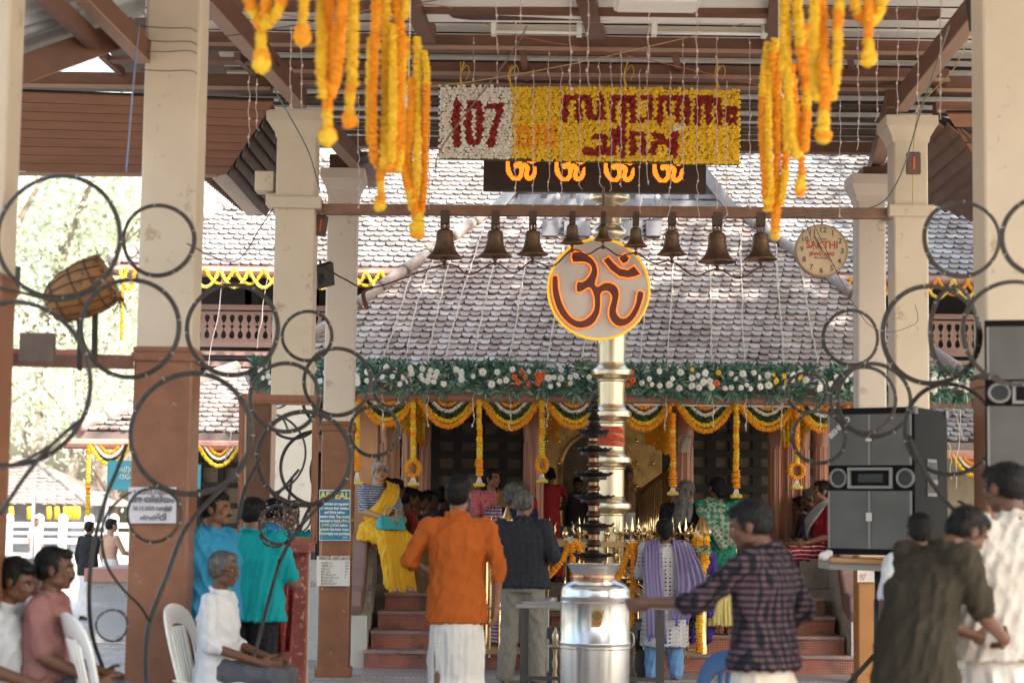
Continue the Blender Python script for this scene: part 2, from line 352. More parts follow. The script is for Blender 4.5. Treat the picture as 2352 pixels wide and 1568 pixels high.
# porch platform, steps, parapets
redtile = bpy.data.materials.new('red_step_tile'); redtile.use_nodes = True
n = redtile.node_tree; L = n.links.new; b_ = n.nodes['Principled BSDF']; b_.inputs['Roughness'].default_value = .5
tc = n.nodes.new('ShaderNodeTexCoord'); vo = n.nodes.new('ShaderNodeTexVoronoi'); vo.inputs['Scale'].default_value = 42; vo.inputs['Randomness'].default_value = 0; L(tc.outputs['Object'], vo.inputs['Vector'])
nz = n.nodes.new('ShaderNodeTexNoise'); nz.inputs['Scale'].default_value = 3.5; nz.inputs['Detail'].default_value = 8; L(tc.outputs['Object'], nz.inputs['Vector'])
rp = n.nodes.new('ShaderNodeValToRGB'); rp.color_ramp.elements[0].color = (.22, .105, .085, 1); rp.color_ramp.elements[0].position = .36; rp.color_ramp.elements[1].color = (.46, .17, .12, 1); rp.color_ramp.elements[1].position = .52; L(nz.outputs[0], rp.inputs[0]); L(rp.outputs[0], b_.inputs['Base Color'])
bp = n.nodes.new('ShaderNodeBump'); bp.invert = True; bp.inputs['Strength'].default_value = .9; bp.inputs['Distance'].default_value = .012; L(vo.outputs['Distance'], bp.inputs['Height']); L(bp.outputs[0], b_.inputs['Normal'])
conc = nmat('worn_cement', (.33, .29, .26), .8, var=.25, scale=4, bump=.3)
treadm = nmat('tread_tile', (.38, .27, .25), .6, var=.25, scale=6, bump=.4, bscale=80)
PF = .775
ys = [18.6, 18.9, 19.2, 19.5]; zs = [.183, .35, .527, .70]
for i, (y, z) in enumerate(zip(ys, zs)):
    z0 = zs[i - 1] if i else 0; ins = .045 * i
    mb = M(); mb.box(((X0 + X1) / 2, (y + 19.8) / 2 + .004 * i, (z0 + z - .03) / 2 + .0), (X1 - X0 - 2 * ins, 19.8 - y, z - .03 - z0)); 
    st = mb.build('step', redtile, shrine); mb = M(); mb.box(((X0 + X1) / 2, (y + 19.8) / 2 - .012, z - .015), (X1 - X0 - 2 * ins + .01, 19.8 - y + .02, .03)); mb.build('tread', treadm, st)
mb = M(); mb.box(((EL.x + ER.x) / 2, 22.3, PF / 2), (Wd - 1.0, 5.0, PF)); mb.build('platform', conc, shrine)
flake = nmat('flaking_cream_plaster', (.52, .45, .35), .7, var=.08, scale=4, spots=((.20, .18, .165), 3.2, .53), bump=.3)
whitewash = nmat('stained_whitewash', (.60, .57, .52), .7, var=.08, scale=3, spots=((.34, .31, .28), 4, .58), bump=.2)
coping = nmat('coping_paint', (.30, .19, .175), .5, var=.12, scale=5, spots=((.45, .38, .36), 18, .68))
for sgn, xa, xb in ((-1, X0 - .42, X0 + .02), (1, X1 - .02, X1 + .36)):
    mb = M(); mb.prismx([(18.66, 0), (18.66, .50), (19.05, .58), (19.35, .95), (19.42, 1.14), (20.5, 1.14), (20.5, 0)], xa, xb); mb.build('wing_wall', whitewash, shrine)
    mb = M(); mb.prismx([(18.70, .50), (18.62, .60), (18.68, .74), (18.95, .78), (19.15, .95), (19.25, 1.22), (19.35, 1.27), (20.4, 1.27), (20.4, 1.14), (19.42, 1.14), (19.32, .93), (19.05, .58)], xa - .02, xb - .05 if sgn < 0 else xb + .02)
    mb.build('coping', coping, shrine, bevel=.03)
mb = M(); a, b = P(903, 1242, 19.95), P(936, 1336, 19.95); mb.box(((a.x + b.x) / 2, 20.2, (PF + a.z) / 2), (b.x - a.x, .5, a.z - PF)); mb.build('parapet_end', flake, shrine)
mb = M(); a, b = P(1866, 1262, 19.95), P(1930, 1362, 19.95); mb.box(((a.x + b.x) / 2, 20.2, (PF + a.z) / 2), (b.x - a.x, .5, a.z - PF)); mb.build('parapet_end', flake, shrine, bevel=.02)
for x_ in (X0 - .9, X1 + .8): mb = M(); mb.box((x_, 20.0, .5), (.92, .6, 1.0)); mb.build('parapet', whitewash, shrine)
# porch posts
postm = nmat('porch_post_paint', (.38, .15, .085), .3, var=.2, scale=6, spots=((.38, .22, .16), 18, .70), stretch=(4, 4, .6))
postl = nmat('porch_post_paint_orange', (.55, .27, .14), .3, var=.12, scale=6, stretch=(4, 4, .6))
def post(u, w_, Y, m=postm, sq=False, zb=PF):
    p = P(u, 1100, Y); r = px(w_, Y) / 2; mb = M()
    if sq: mb.box((p.x, Y, (ze + zb) / 2), (2 * r, 2 * r, ze - zb))
    else:
        mb.lathe((p.x, Y, 0), [(r * 1.25, zb), (r * 1.25, zb + .12), (r * 1.05, zb + .16), (r, zb + .3), (r * .97, ze - .5), (r * 1.15, ze - .4), (r * 1.15, ze - .3), (r * .95, ze - .2), (r * .95, ze)], 20)
        for k in range(10):
            an = k * math.pi / 5; mb.tube([(p.x + r * .97 * math.cos(an), Y + r * .97 * math.sin(an), zb + .3), (p.x + r * .94 * math.cos(an), Y + r * .94 * math.sin(an), ze - .5)], r * .14, 6)
    return mb.build('post', m, shrine, smooth='auto')
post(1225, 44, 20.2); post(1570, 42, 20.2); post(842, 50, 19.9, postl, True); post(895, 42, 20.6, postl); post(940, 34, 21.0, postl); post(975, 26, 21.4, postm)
for u in (1782, 1812, 1842): post(u, 34, 21.0)
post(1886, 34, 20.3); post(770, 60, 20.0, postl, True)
# inner wall: dark lattice panels
YW = 22.6
wallm = nmat('dark_panel_wood', (.20, .155, .12), .6, var=.3, scale=6); latm = nmat('lattice_bar', (.012, .010, .010), .5, var=.3)
mb = M(); mb.box(((EL.x + ER.x) / 2, YW + .1, 1.75), (Wd - 1.0, .2, 2.3)); iw = mb.build('inner_wall', wallm, shrine)
mb = M()
for u in list(range(740, 1250, 52)) + list(range(1530, 2110, 52)): p = P(u, 1000, YW - .03); mb.box((p.x, YW - .03, 1.8), (px(20, YW), .06, 2.1))
for v in (915, 958, 1002, 1040, 1080, 1120, 1165, 1205): 
    for a, b in ((740, 1250), (1530, 2110)):
        p, q = P(a, v, YW - .06), P(b, v, YW - .06); mb.box(((p.x + q.x) / 2, YW - .065, p.z), (q.x - p.x, .05, px(17, YW)))
mb.build('lattice', latm, shrine)
# gilded doorway with a round arch
gold = nmat('embossed_brass_door', (.62, .40, .15), .4, .5, var=.35, scale=9, spots=((.10, .06, .03), 14, .60), bump=.3)
ca = P(1368, 1075, YW - .2); ra = px(80, YW); zt_ = P(1368, 905, YW).z; mb = M()
xl, xr = P(1238, 1000, YW - .2).x, P(1520, 1000, YW - .2).x
arc = [(ca.x + ra * math.cos(t), ca.z + ra * math.sin(t)) for t in np.linspace(0, math.pi, 17)]
mb.prism([(xr, PF), (xr, zt_), (ca.x, zt_), (ca.x, arc[8][1])] + arc[7::-1] + [(ca.x + ra, PF)], YW - .26, YW - .14)
mb.prism([(xl, zt_), (xl, PF), (ca.x - ra, PF)] + arc[16:8:-1] + [(ca.x, arc[8][1]), (ca.x, zt_)], YW - .26, YW - .14)
dr = mb.build('doorway', gold, shrine)
mb = M()
for i in range(5):
    for u in (1255, 1283, 1462, 1500): 
        p = P(u, 960 + i * 52, YW - .3); mb.ell(p, (.028, .03, .028), 8, 6)
mb.build('studs', brass, dr, smooth=True)
mb = M(); mb.tube([(x, YW - .27, z) for x, z in arc], .03, 8); mb.tube([(ca.x - ra, YW - .27, PF), (ca.x - ra, YW - .27, ca.z)], .03, 8); mb.tube([(ca.x + ra, YW - .27, PF), (ca.x + ra, YW - .27, ca.z)], .03, 8); mb.build('arch_rim', gold, dr, smooth=True)
mb = M(); mb.box((ca.x, 26.0, 2), (3, .1, 4)); mb.box((ca.x - .65, 24.5, 1.8), (.08, 3.4, 2.6)); mb.box((ca.x + .65, 24.5, 1.8), (.08, 3.4, 2.6)); mb.box((ca.x, 24.5, .77), (1.2, 3.4, .1)); mb.build('sanctum', wallm, shrine)
# blue donation boxes and inner rails seen through the posts
bluem = nmat('blue_enamel', (.02, .045, .10), .4, var=.2)
mb = M(); a = P(1306, 1180, 21.3); mb.box((a.x, 21.3, PF + .3), (px(62, 21.3), .4, .62)); o = mb.build('donation_box', bluem, bevel=.01, label='dark blue metal box on the porch by the golden doorway, behind the flagpole fence', cat='donation box')
mb = M(); a = P(1448, 1180, 21.6); mb.box((a.x, 21.6, PF + .28), (px(44, 21.6), .4, .58)); mb.build('donation_box', bluem, bevel=.01, label='narrower blue metal box on the porch just beside the gilded flagpole', cat='donation box')
rl = E('queue_railing', P(1500, 1200, 20.8), 'slanting brass barrier railing on the porch leading to the doorway', 'railing')
mb = M()
a0, b0 = P(1462, 1135, 21.9), P(1538, 1080, 20.3)
for k in range(16):
    p = a0.lerp(b0, k / 15); mb.tube([(p.x, p.y, PF), (p.x, p.y, p.z)], .012, 6)
mb.build('bars', brass, rl, smooth=True); mb = M(); mb.bar(a0, b0, .03, .05); mb.build('top_rail', brass, rl)
rl = E('queue_railing', P(1270, 1200, 20.8), 'brass barrier railing on the porch beside the round brown post', 'railing')
mb = M(); a0, b0 = P(1268, 1135, 21.9), P(1242, 1100, 20.7)
for k in range(9):
    p = a0.lerp(b0, k / 8); mb.tube([(p.x, p.y, PF), (p.x, p.y, p.z)], .012, 6)
mb.build('bars', brass, rl, smooth=True); mb = M(); mb.bar(a0, b0, .03, .05); mb.build('top_rail', brass, rl)
# ================================================================ two-storey building behind
YU = 22.5
UL = P(256, 604, YU); UR = P(2600, 645, YU); zu = (P(445, 605, YU).z + P(2240, 640, YU).z) / 2; UL.z = UR.z = zu; UR.x = 9.0
hall2 = E('temple_hall', ((UL.x + UR.x) / 2, 23.5, 0), 'two-storey temple hall with carved balcony and broad tiled roof behind the porch', 'building')
d = 4.6; sl = .74; Vu = Vector((0, d, d * sl)); Nu = Vector((0, -sl, 1)).normalized(); rows = int(Vu.length / .125)
mb = M(); 
def upx(t): return (t * d * .95, UR.x - UL.x)
tiles(mb, UL, (1, 0, 0), Vu, Nu, rows, Vu.length / rows, .118, upx, .005); mb.build('upper_roof_tiles', tiled, hall2)
A, B_ = UL.copy(), UR.copy(); Tl = UL + Vector((d * .95, d, d * sl)); Tr = UR + Vector((0, d, d * sl)); Bl = UL + Vector((0, 9, 0)); Br = UR + Vector((0, 9, 0)); TB = Tl + Vector((0, .3, 0)); TrB = Tr + Vector((0, .3, 0))
mb = M(); o_ = Vector((0, 0, -.02)); mb.add([x + o_ for x in (A, B_, Tr, Tl, Bl, Br)], [(0, 1, 2, 3), (0, 3, 4), (3, 2, 5, 4)]); mb.build('upper_roof', tiled, hall2)
mb = M(); hiprow(mb, UL + Vector((0, 0, .03)), Tl + Vector((0, 0, .04)), .07); mb.build('hip_tiles', MATS['ridge_tile'], hall2, smooth=True)
pinkw = nmat('dusty_pink_wood', (.36, .225, .185), .6, var=.1, scale=4, spots=((.48, .38, .34), 9, .72))
darkw = nmat('dark_timber', (.045, .040, .042), .6, var=.3, scale=4)
mb = M(); mb.box(((UL.x + UR.x) / 2, YU, zu - .06), (UR.x - UL.x, .06, .13)); mb.tube([(UL.x, YU - .07, zu - .07), (UR.x, YU - .07, zu - .07)], .05, 8); mb.build('eave_board', pinkw, hall2)
XL = P(405, 700, 23.0).x
mb = M(); mb.box(((XL + UR.x) / 2, 24.2, 3.9), (UR.x - XL, .15, 2.4)); mb.build('upper_wall', darkw, hall2)
mb = M()
zr1 = P(1176, 715, 22.9).z; zr0 = P(1176, 803, 22.9).z
for k in range(17):
    x = XL + .05 + k * (UR.x - XL) / 16; 
    if k: mb.box((x, 23.0, (zr1 + zu + .1) / 2), (.07, .07, zu + .1 - zr1)); mb.build('balcony_post', pinkw, hall2)
# fretwork railing: boards with drop-shaped cut-outs (dark board shows through them)
mb = M(); rz = (zr0 + zr1) / 2; hgt = zr1 - zr0 - .1; bwd = .10
def fret(mb, x, z0, h):
    """one baluster board: its outline leaves drop-shaped holes between neighbours"""
    w_ = bwd / 2; pr = [(0, 1.0), (.10, 1.0), (.12, .55), (.2, .35), (.30, .5), (.38, .92), (.44, .92), (.5, .5), (.56, .92), (.62, .92), (.70, .5), (.80, .35), (.88, .55), (.9, 1.0), (1, 1.0)]
    pts = [(x + w_ * p, z0 + h * t) for t, p in pr] + [(x - w_ * p, z0 + h * t) for t, p in pr[::-1]]
    mb.prism(pts, 22.86, 22.89)
x = XL + bwd / 2
while x < UR.x - 2: fret(mb, x, zr0 + .05, hgt); x += bwd
mb.build('balusters', pinkw, hall2)
mb = M(); 
for z, hh, dd in ((zr1, .06, .09), (zr0 + .02, .07, .08), (zr0 - .09, .05, .12), (zr0 - .22, .06, .1)): mb.box(((XL + UR.x) / 2, 22.88, z), (UR.x - XL, dd, hh))
mb.build('balcony_rails', pinkw, hall2)
mb = M(); mb.box(((XL + UR.x) / 2, 23.5, zr0 - .12), (UR.x - XL, 1.3, .08)); mb.build('balcony_floor', darkw, hall2)
# skirt roof
YS = 21.2; SL_ = P(176, 990, YS); zsk = SL_.z; top = Vector((0, 1.55, zr0 - .3 - zsk)); Nk = Vector((0, -top.z, top.y)).normalized()
rows = int(top.length / .12)
for (xa, xb, nm) in ((SL_.x, EL.x + 1.3, 'lower_roof_tiles'), (ER.x - .75, ER.x + 2.5, 'lower_roof_tiles')):
    mb = M(); left = nm and xa == SL_.x
    tiles(mb, Vector((xa, YS, zsk)), (1, 0, 0), top, Nk, rows, top.length / rows, .118, (lambda t: (t * 1.5, xb - xa)) if left else (lambda t: (0, xb - xa)), .005)
    mb.build(nm, tilem if left else tiled, hall2)
    mb = M(); aa = 1.5 if left else 0; mb.add([(xa, YS, zsk - .02), (xb, YS, zsk - .02), (xb, YS + top.y, zsk + top.z - .02), (xa + aa, YS + top.y, zsk + top.z - .02), (xa, YS + 6, zsk - .02), (xa + aa, YS + 6, zsk + top.z - .02)], [(0, 1, 2, 3), (0, 3, 5, 4)]); mb.build('lower_roof', tiled, hall2)
    mb = M(); mb.box(((xa + xb) / 2, YS + .02, zsk - .06), (xb - xa, .04, .12)); mb.build('lower_fascia', nmat('grey_fascia', (.27, .22, .2), .7), hall2)
    mb = M(); mb.tube([(xa - .12, YS - .06, zsk - .14), (xb, YS - .06, zsk - .14)], .06, 10); mb.build('lower_gutter', nmat('salmon_pipe', (.55, .27, .20), .4, var=.08), hall2)
mb = M(); hiprow(mb, (SL_.x, YS, zsk + .03), (SL_.x + 1.5, YS + top.y, zsk + top.z + .03), .075); mb.build('hip_tiles', MATS['ridge_tile'], hall2, smooth=True)
# ground-floor wall behind the skirt roof + plinth
XP = P(193, 1330, 22.0).x
mb = M(); xa, xb = P(452, 1100, 22.9).x, EL.x + 1.0
cpn = nmat('cream_panel', (.40, .33, .24), .7, var=.15); mb.box(((xa + xb) / 2, 23.0, 1.7), (xb - xa, .16, 2.2)); mb.build('lower_wall', cpn, hall2); mb = M(); mb.box((8.0, 23.0, 1.7), (6.0, .16, 2.2)); mb.build('lower_wall', cpn, hall2)
mb = M()
for k in range(12): mb.box((xa + .03 + k * .26, 22.89, 1.9), (.07, .06, 2.5))
for k in range(11): mb.box(((xa + xb) / 2, 22.885, .85 + k * .24), (xb - xa, .055, .06))
mb.build('lower_lattice', darkw, hall2)
for u in (243, 440): 
    mb = M(); p = P(u, 1100, 21.9); mb.box((p.x, 21.9, (zsk + .8) / 2 + .35), (.12, .12, zsk - .1)) if u == 440 else None
    if u == 440: mb.build('veranda_post', pinkw, hall2)
zp = P(300, 1306, 22.0).z
mb = M(); mb.box(((XP + EL.x + 1) / 2, 23.0, zp - .075), (EL.x + 1 - XP, 2.0, .15)); mb.build('plinth_coping', nmat('salmon_coping', (.52, .26, .19), .6, var=.1), hall2)
mb = M(); mb.box(((XP + EL.x + 1) / 2, 23.02, (zp - .15) / 2), (EL.x + 1 - XP - .08, 1.9, zp - .15)); mb.build('plinth', nmat('bluegrey_plaster', (.42, .43, .45), .7, var=.1, spots=((.3, .29, .28), 3, .62)), hall2)
# ================================================================ far left: courtyard fence, small shrine, trees
fence = E('courtyard_fence', P(150, 1265, 34), 'whitewashed rail fence with ball-topped posts across the courtyard', 'fence')
mb = M()
zb = P(150, 1268, 34).z
for v, hh in ((1203, .09), (1222, .05), (1240, .09)):
    a, b = P(-120, v, 34), P(420, v + 4, 34); mb.bar(a, b, .05, hh)
mb.build('rails', whitep, fence)
for u in (20, 90, 145, 205, 262, 318, -40):
    mb = M(); p = P(u, 1200, 34); mb.box((p.x, 34, (p.z + zb) / 2 - .3), (.13, .13, p.z - zb + .6)); mb.ell((p.x, 34, p.z + .06), (.09, .09, .1), 10, 8); mb.build('post', whitep, fence)
mb = M(); a = P(-300, 1268, 33.9); b = P(420, 1268, 33.9); mb.box(((a.x + b.x) / 2, 34, zb / 2 - .02), (b.x - a.x, .25, zb)); mb.build('low_wall', whitep, fence)
hut = E('small_shrine', P(110, 1200, 44), 'small far shrine with a pale clay tile roof beyond the courtyard fence', 'shrine')
mb = M(); Yh = 42.0
hl, hr = P(-120, 1155, Yh), P(205, 1158, Yh); hr.z = hl.z; tl_ = P(40, 1055, Yh + 3); tr_ = P(75, 1055, Yh + 3); tr_.z = tl_.z; Vh = Vector((0, 3, tl_.z - hl.z)); Wh = hr.x - hl.x
rows = 13; tiles(mb, hl, (1, 0, 0), Vh, Vector((0, -Vh.z, Vh.y)), rows, Vh.length / rows, .22, lambda t: (t * (tl_.x - hl.x), Wh - t * (hr.x - tr_.x)), .01)
palet = nmat('pale_clay', (.25, .205, .18), .7, var=.2, scale=4)
mb.build('roof_tiles', palet, hut); mb = M(); mb.add([hl, hr, tr_, tl_, hl + Vector((0, 6, 0)), hr + Vector((0, 6, 0))], [(0, 1, 2, 3), (0, 3, 4), (1, 5, 2), (3, 2, 5, 4)]); mb.build('roof', palet, hut)
for a_, b_ in ((hr, tr_), (hl, tl_)): mb = M(); hiprow(mb, a_, b_, .08, .9); mb.build('hip_tiles', nmat('pale_ridge', (.25, .21, .19), .7), hut, smooth=True)
mb = M(); mb.box((hl.x + Wh / 2, Yh + 3.2, hl.z / 2 + .2), (Wh - 1.2, 4.5, hl.z + .2)); mb.build('wall', nmat('slate_wood', (.16, .17, .19), .7, var=.3, scale=3), hut)
for u in (25, 67, 112, 130, 150, 160, 170, 178):
    mb = M(); mb.mat(nmat('marigold_yellow', (.80, .42, .02), .75, var=.2, scale=30)); p = P(u, 1163, Yh - .1); q = P(u, 1192, Yh - .1); mb.tube([p, p.lerp(q, .5) + Vector((.01, 0, 0)), q], [.05, .06, .05], 8); mb.build('garland', None, hut, smooth=True)
# goalpost-like white pipe frame
fr = E('pipe_frame', P(130, 1400, 30), 'thin white pipe frame standing in the courtyard before the far shrine', 'pipe frame')
mb = M(); a, b = P(79, 1130, 30), P(246, 1132, 30); mb.tube([(a.x, 30, 0), a, b, (b.x, 30, 0)], .035, 8); mb.build('pipes', whitep, fr, smooth=True)
# ================================================================ pavilion (hall) we look through
roof = E('pavilion_roof', (.6, 14, 5.2), 'open pavilion roof of brown beams, pale boards and plank soffits overhead', 'pavilion roof')
mb = M()
def zc(y): return 5.62 + (18.8 - y) * .05
mb.box((.62, 12.2, 6.35), (8.6, 13.2, .12)); mb.box((.62, 1.6, 6.3), (8.6, 8.4, .1)); mb.box((-6.9, 13.4, 6.3), (6.2, 6.0, .12)); mb.box((7.0, 12.9, 6.3), (4.2, 7.0, .12)); mb.box((6.6, 7.2, 6.25), (3.4, 4.2, .1)); mb.build('light_block_cover', darkplank, roof)  # unseen slabs above the ceiling, added and sized to block sun and sky light
mb = M()   # pale ceiling boards, laid with gaps
c0 = P(1400, 338, 18.8).z; 
def zceil(y): return c0 + .05 + (18.8 - y) * .115
ylist = np.arange(9.0, 18.7, .235)
for y in ylist:
    mb.box((.85, y, zceil(y) + .02), (6.9, .215 if y < 16.3 else .12, .02))
    if 12.1 < y < 15.8: mb.box((-4.9, y, zceil(y) + .02), (4.5, .215, .02)); mb.box((6.5, y, zceil(y) + .02), (4.4, .215, .02))
mb.build('ceiling_boards', whiteboard, roof)
mb = M(); mb.add([(-3.6, 8.5, zceil(8.5) + .08), (5.2, 8.5, zceil(8.5) + .08), (5.2, 18.8, zceil(18.8) + .08), (-3.6, 18.8, zceil(18.8) + .08)], [(0, 1, 2, 3)]); mb.build('roof_lining', darkplank, roof)
def xbeam(v0, v1, Y, u0, u1, dep=.14, edge=True, m=beamm):
    a, b = P(u0, v0 + (u0 - 1176) * .006, Y), P(u1, v1 + (u1 - 1176) * .006, Y); c = P((u0 + u1) / 2, (v0 + v1) / 2, Y)
    mb = M(); h = px(v1 - v0, Y); mb.box((c.x, Y + dep / 2, c.z), (b.x - a.x, dep, h)); o = mb.build('beam', m, roof)
    if edge:
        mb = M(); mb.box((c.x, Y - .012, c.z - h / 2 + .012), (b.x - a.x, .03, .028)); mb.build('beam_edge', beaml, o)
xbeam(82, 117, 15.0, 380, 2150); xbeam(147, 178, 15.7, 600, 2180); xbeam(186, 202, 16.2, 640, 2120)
xbeam(8, 26, 13.7, 430, 2160, edge=False)
xbeam(318, 343, 18.75, 700, 2060, edge=False)
for v, Y in ((232, 16.9), (262, 17.3), (288, 17.8), (306, 18.3)): xbeam(v, v + 9, Y, 640, 2080, edge=False, m=darkplank, dep=.06)
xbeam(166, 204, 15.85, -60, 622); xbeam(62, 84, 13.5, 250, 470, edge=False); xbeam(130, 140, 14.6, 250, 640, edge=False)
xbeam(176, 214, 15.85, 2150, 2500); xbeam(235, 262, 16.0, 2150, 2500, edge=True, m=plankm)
# rafters and braces
def brace(a, b, wd, ht, m=beamm, em=beaml):
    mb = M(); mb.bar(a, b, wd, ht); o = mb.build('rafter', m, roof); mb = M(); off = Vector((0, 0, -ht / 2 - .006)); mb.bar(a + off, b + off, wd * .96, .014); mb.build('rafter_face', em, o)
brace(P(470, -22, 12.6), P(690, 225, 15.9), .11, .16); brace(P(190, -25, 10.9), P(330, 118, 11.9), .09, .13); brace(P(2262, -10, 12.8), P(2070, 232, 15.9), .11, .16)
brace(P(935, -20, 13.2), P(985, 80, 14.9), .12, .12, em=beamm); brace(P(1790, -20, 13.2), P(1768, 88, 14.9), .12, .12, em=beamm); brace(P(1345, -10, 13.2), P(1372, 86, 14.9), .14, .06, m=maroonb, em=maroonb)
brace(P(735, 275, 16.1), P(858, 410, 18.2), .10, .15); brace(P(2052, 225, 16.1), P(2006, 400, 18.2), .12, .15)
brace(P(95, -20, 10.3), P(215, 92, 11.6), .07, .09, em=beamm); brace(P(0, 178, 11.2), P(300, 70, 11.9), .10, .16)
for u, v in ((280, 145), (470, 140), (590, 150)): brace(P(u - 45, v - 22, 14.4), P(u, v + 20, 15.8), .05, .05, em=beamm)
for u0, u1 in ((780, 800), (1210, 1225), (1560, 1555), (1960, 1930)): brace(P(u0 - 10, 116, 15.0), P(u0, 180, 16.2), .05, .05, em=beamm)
# maroon painted centre panel with pale border
mb = M(); z = P(1400, 30, 13.9).z
q = [(1025, 30), (1040, 42), (1080, 47), (1640, 50), (1690, 46), (1712, 32), (1690, 18), (1640, 8), (1600, -80), (1130, -80), (1100, 5), (1045, 16)]; mb.add([P(u, v, 14.0 + (v - 50) * .0083) for u, v in q], [tuple(range(12))]); mb.build('painted_panel', maroonb, roof)
mb = M(); mb.add([P(985, 60, 14.03), P(1800, 64, 14.03), P(1860, -90, 12.7), P(930, -90, 12.7)], [(0, 1, 2, 3)]); mb.v = [(x, y, z + .03) for x, y, z in mb.v]
mb.build('panel_border', whiteboard, roof)
def fitting(u0, v0, u1, v1, Y, lab, name='tube_light'):
    a, b = P(u0, v1, Y), P(u1, v0, Y); t = E(name, ((a.x + b.x) / 2, Y, b.z), lab, 'light fitting', 'tube light fittings under the pavilion ceiling')
    mb = M(); mb.box(((a.x + b.x) / 2, Y, (a.z + b.z) / 2), (b.x - a.x, .07, (b.z - a.z) * .5)); mb.build('housing', nmat('yellowed_plastic', (.52, .46, .36), .5, var=.1), t)
    mb = M(); 
    for x in (a.x + .02, b.x - .02): mb.box((x, Y - .02, (a.z + b.z) / 2), (.04, .1, b.z - a.z))
    mb.build('end_cap', whiteplastic, t); mb = M(); mb.tube([(a.x + .04, Y - .06, a.z + .015), (b.x - .04, Y - .06, a.z + .015)], .014, 10); mb.build('tube', whitep, t, smooth=True)
fitting(1128, 56, 1336, 82, 14.4, 'yellowed tube light batten on the ceiling above the number 107'); fitting(1496, 60, 1760, 84, 14.4, 'tube light batten with white end caps above the yellow flower board')
mb = M(); a, b = P(1410, 28, 13.0), P(1602, 30, 13.0); t = E('ceiling_light', ((a.x + b.x) / 2, 13.0, a.z), 'flat white square light fitting at the top centre of the ceiling', 'light fitting'); mb.box(((a.x + b.x) / 2, 12.85, a.z + .06), (b.x - a.x, .35, .1)); mb.build('housing', whitep, t, bevel=.01); mb = M(); mb.box(((a.x + b.x) / 2, 12.85, a.z + .004), (b.x - a.x - .05, .3, .01)); mb.build('diffuser', nmat('white_diffuser', (.9, .88, .84), .3, var=.01), t)
# plank soffit on the left (horizontal planks), valley, dark planks
def soff(rows_, a0, a1, b0, b1, m, name, thick=.02, lap=.012):
    """planks between edge a (a0 top -> a1 bottom) and edge b"""
    mb = M()
    for k in range(rows_):
        t0, t1 = k / rows_, (k + (.82 if 'dark' not in name and 'diag' not in name else .93)) / rows_
        q = [a0.lerp(a1, t0), b0.lerp(b1, t0), b0.lerp(b1, t1), a0.lerp(a1, t1)]
        nrm = (q[1] - q[0]).cross(q[3] - q[0]).normalized(); s_ = -1 if nrm.z > 0 else 1   # downwards
        dn = nrm * s_
        q = [q[0] , q[1], q[2] + dn * (lap if 'dark' not in name and 'diag' not in name else .045), q[3] + dn * (lap if 'dark' not in name and 'diag' not in name else .045)]
        up_ = [x - dn * thick for x in q]; mb.add(q + up_, [(0, 1, 2, 3), (7, 6, 5, 4), (0, 4, 5, 1), (1, 5, 6, 2), (2, 6, 7, 3), (3, 7, 4, 0)])
    mb.build(name, m, roof); mb = M(); q = [a0, b0, b1, a1]; nrm = (q[1] - q[0]).cross(q[3] - q[0]).normalized(); nrm = nrm if nrm.z > 0 else -nrm; mb.add([x + nrm * .02 for x in q] + [x + nrm * .05 for x in q], [(0, 1, 2, 3), (7, 6, 5, 4), (0, 4, 5, 1), (1, 5, 6, 2), (2, 6, 7, 3), (3, 7, 4, 0)]); mb.build('plank_gap_shade', blackm, roof)  # black sheet behind the gaps stands in for the shadow lines between planks
soff(9, P(-160, 207, 15.84), P(-160, 392, 16.7), P(628, 236, 15.84), P(520, 400, 16.7), plankm, 'soffit_planks')
soff(7, P(625, 240, 15.9), P(521, 400, 16.72), P(735, 395, 18.75), P(603, 492, 18.75), darkplank, 'dark_soffit_planks')
mb = M(); mb.bar(P(-160, 397, 16.72), P(500, 403, 16.72), .05, .03); mb.build('eave_batten', beaml, roof)
mb = M(); a, b, c, d_ = P(484, 406, 16.75), P(521, 400, 16.75), P(603, 492, 18.75), P(568, 494, 18.75)
mb.add([a, b, c, d_] + [x + Vector((0, 0, .03)) for x in (a, b, c, d_)], [(0, 1, 2, 3), (7, 6, 5, 4), (0, 4, 5, 1), (1, 5, 6, 2), (2, 6, 7, 3), (3, 7, 4, 0)]); mb.build('eave_fascia', cream, roof)
mb = M()
for k in range(22):
    t = k / 22; p = P(450, 408, 16.7).lerp(P(556, 497, 18.75), t); q = P(486, 404, 16.75).lerp(P(570, 492, 18.75), t); mb.bar(p + Vector((0, 0, .05)), q + Vector((0, 0, .06)), .075, .03)
for k in range(34): p = P(70 + k * 13.5, 404, 16.85); mb.bar(p + Vector((0, 0, .02)), p + Vector((0, -.25, .14)), .055, .025)
mb.build('eave_tiles', nmat('underside_tile', (.16, .09, .06), .8, var=.4, scale=20), roof)
# right soffit planks replaced by rows running towards the temple
RS = nmat('brown_dark_plank', (.15, .085, .06), .6, var=.22, scale=5, bump=.1)
soff(8, P(2140, 272, 16.0), P(2413, 382, 16.0), P(2000, 416, 18.7), P(2236, 502, 18.7), RS, 'diagonal_soffit_planks')
soff(4, P(2175, 262, 15.9), P(2262, 395, 16.35), P(2400, 262, 15.9), P(2400, 395, 16.35), plankm, 'soffit_planks')
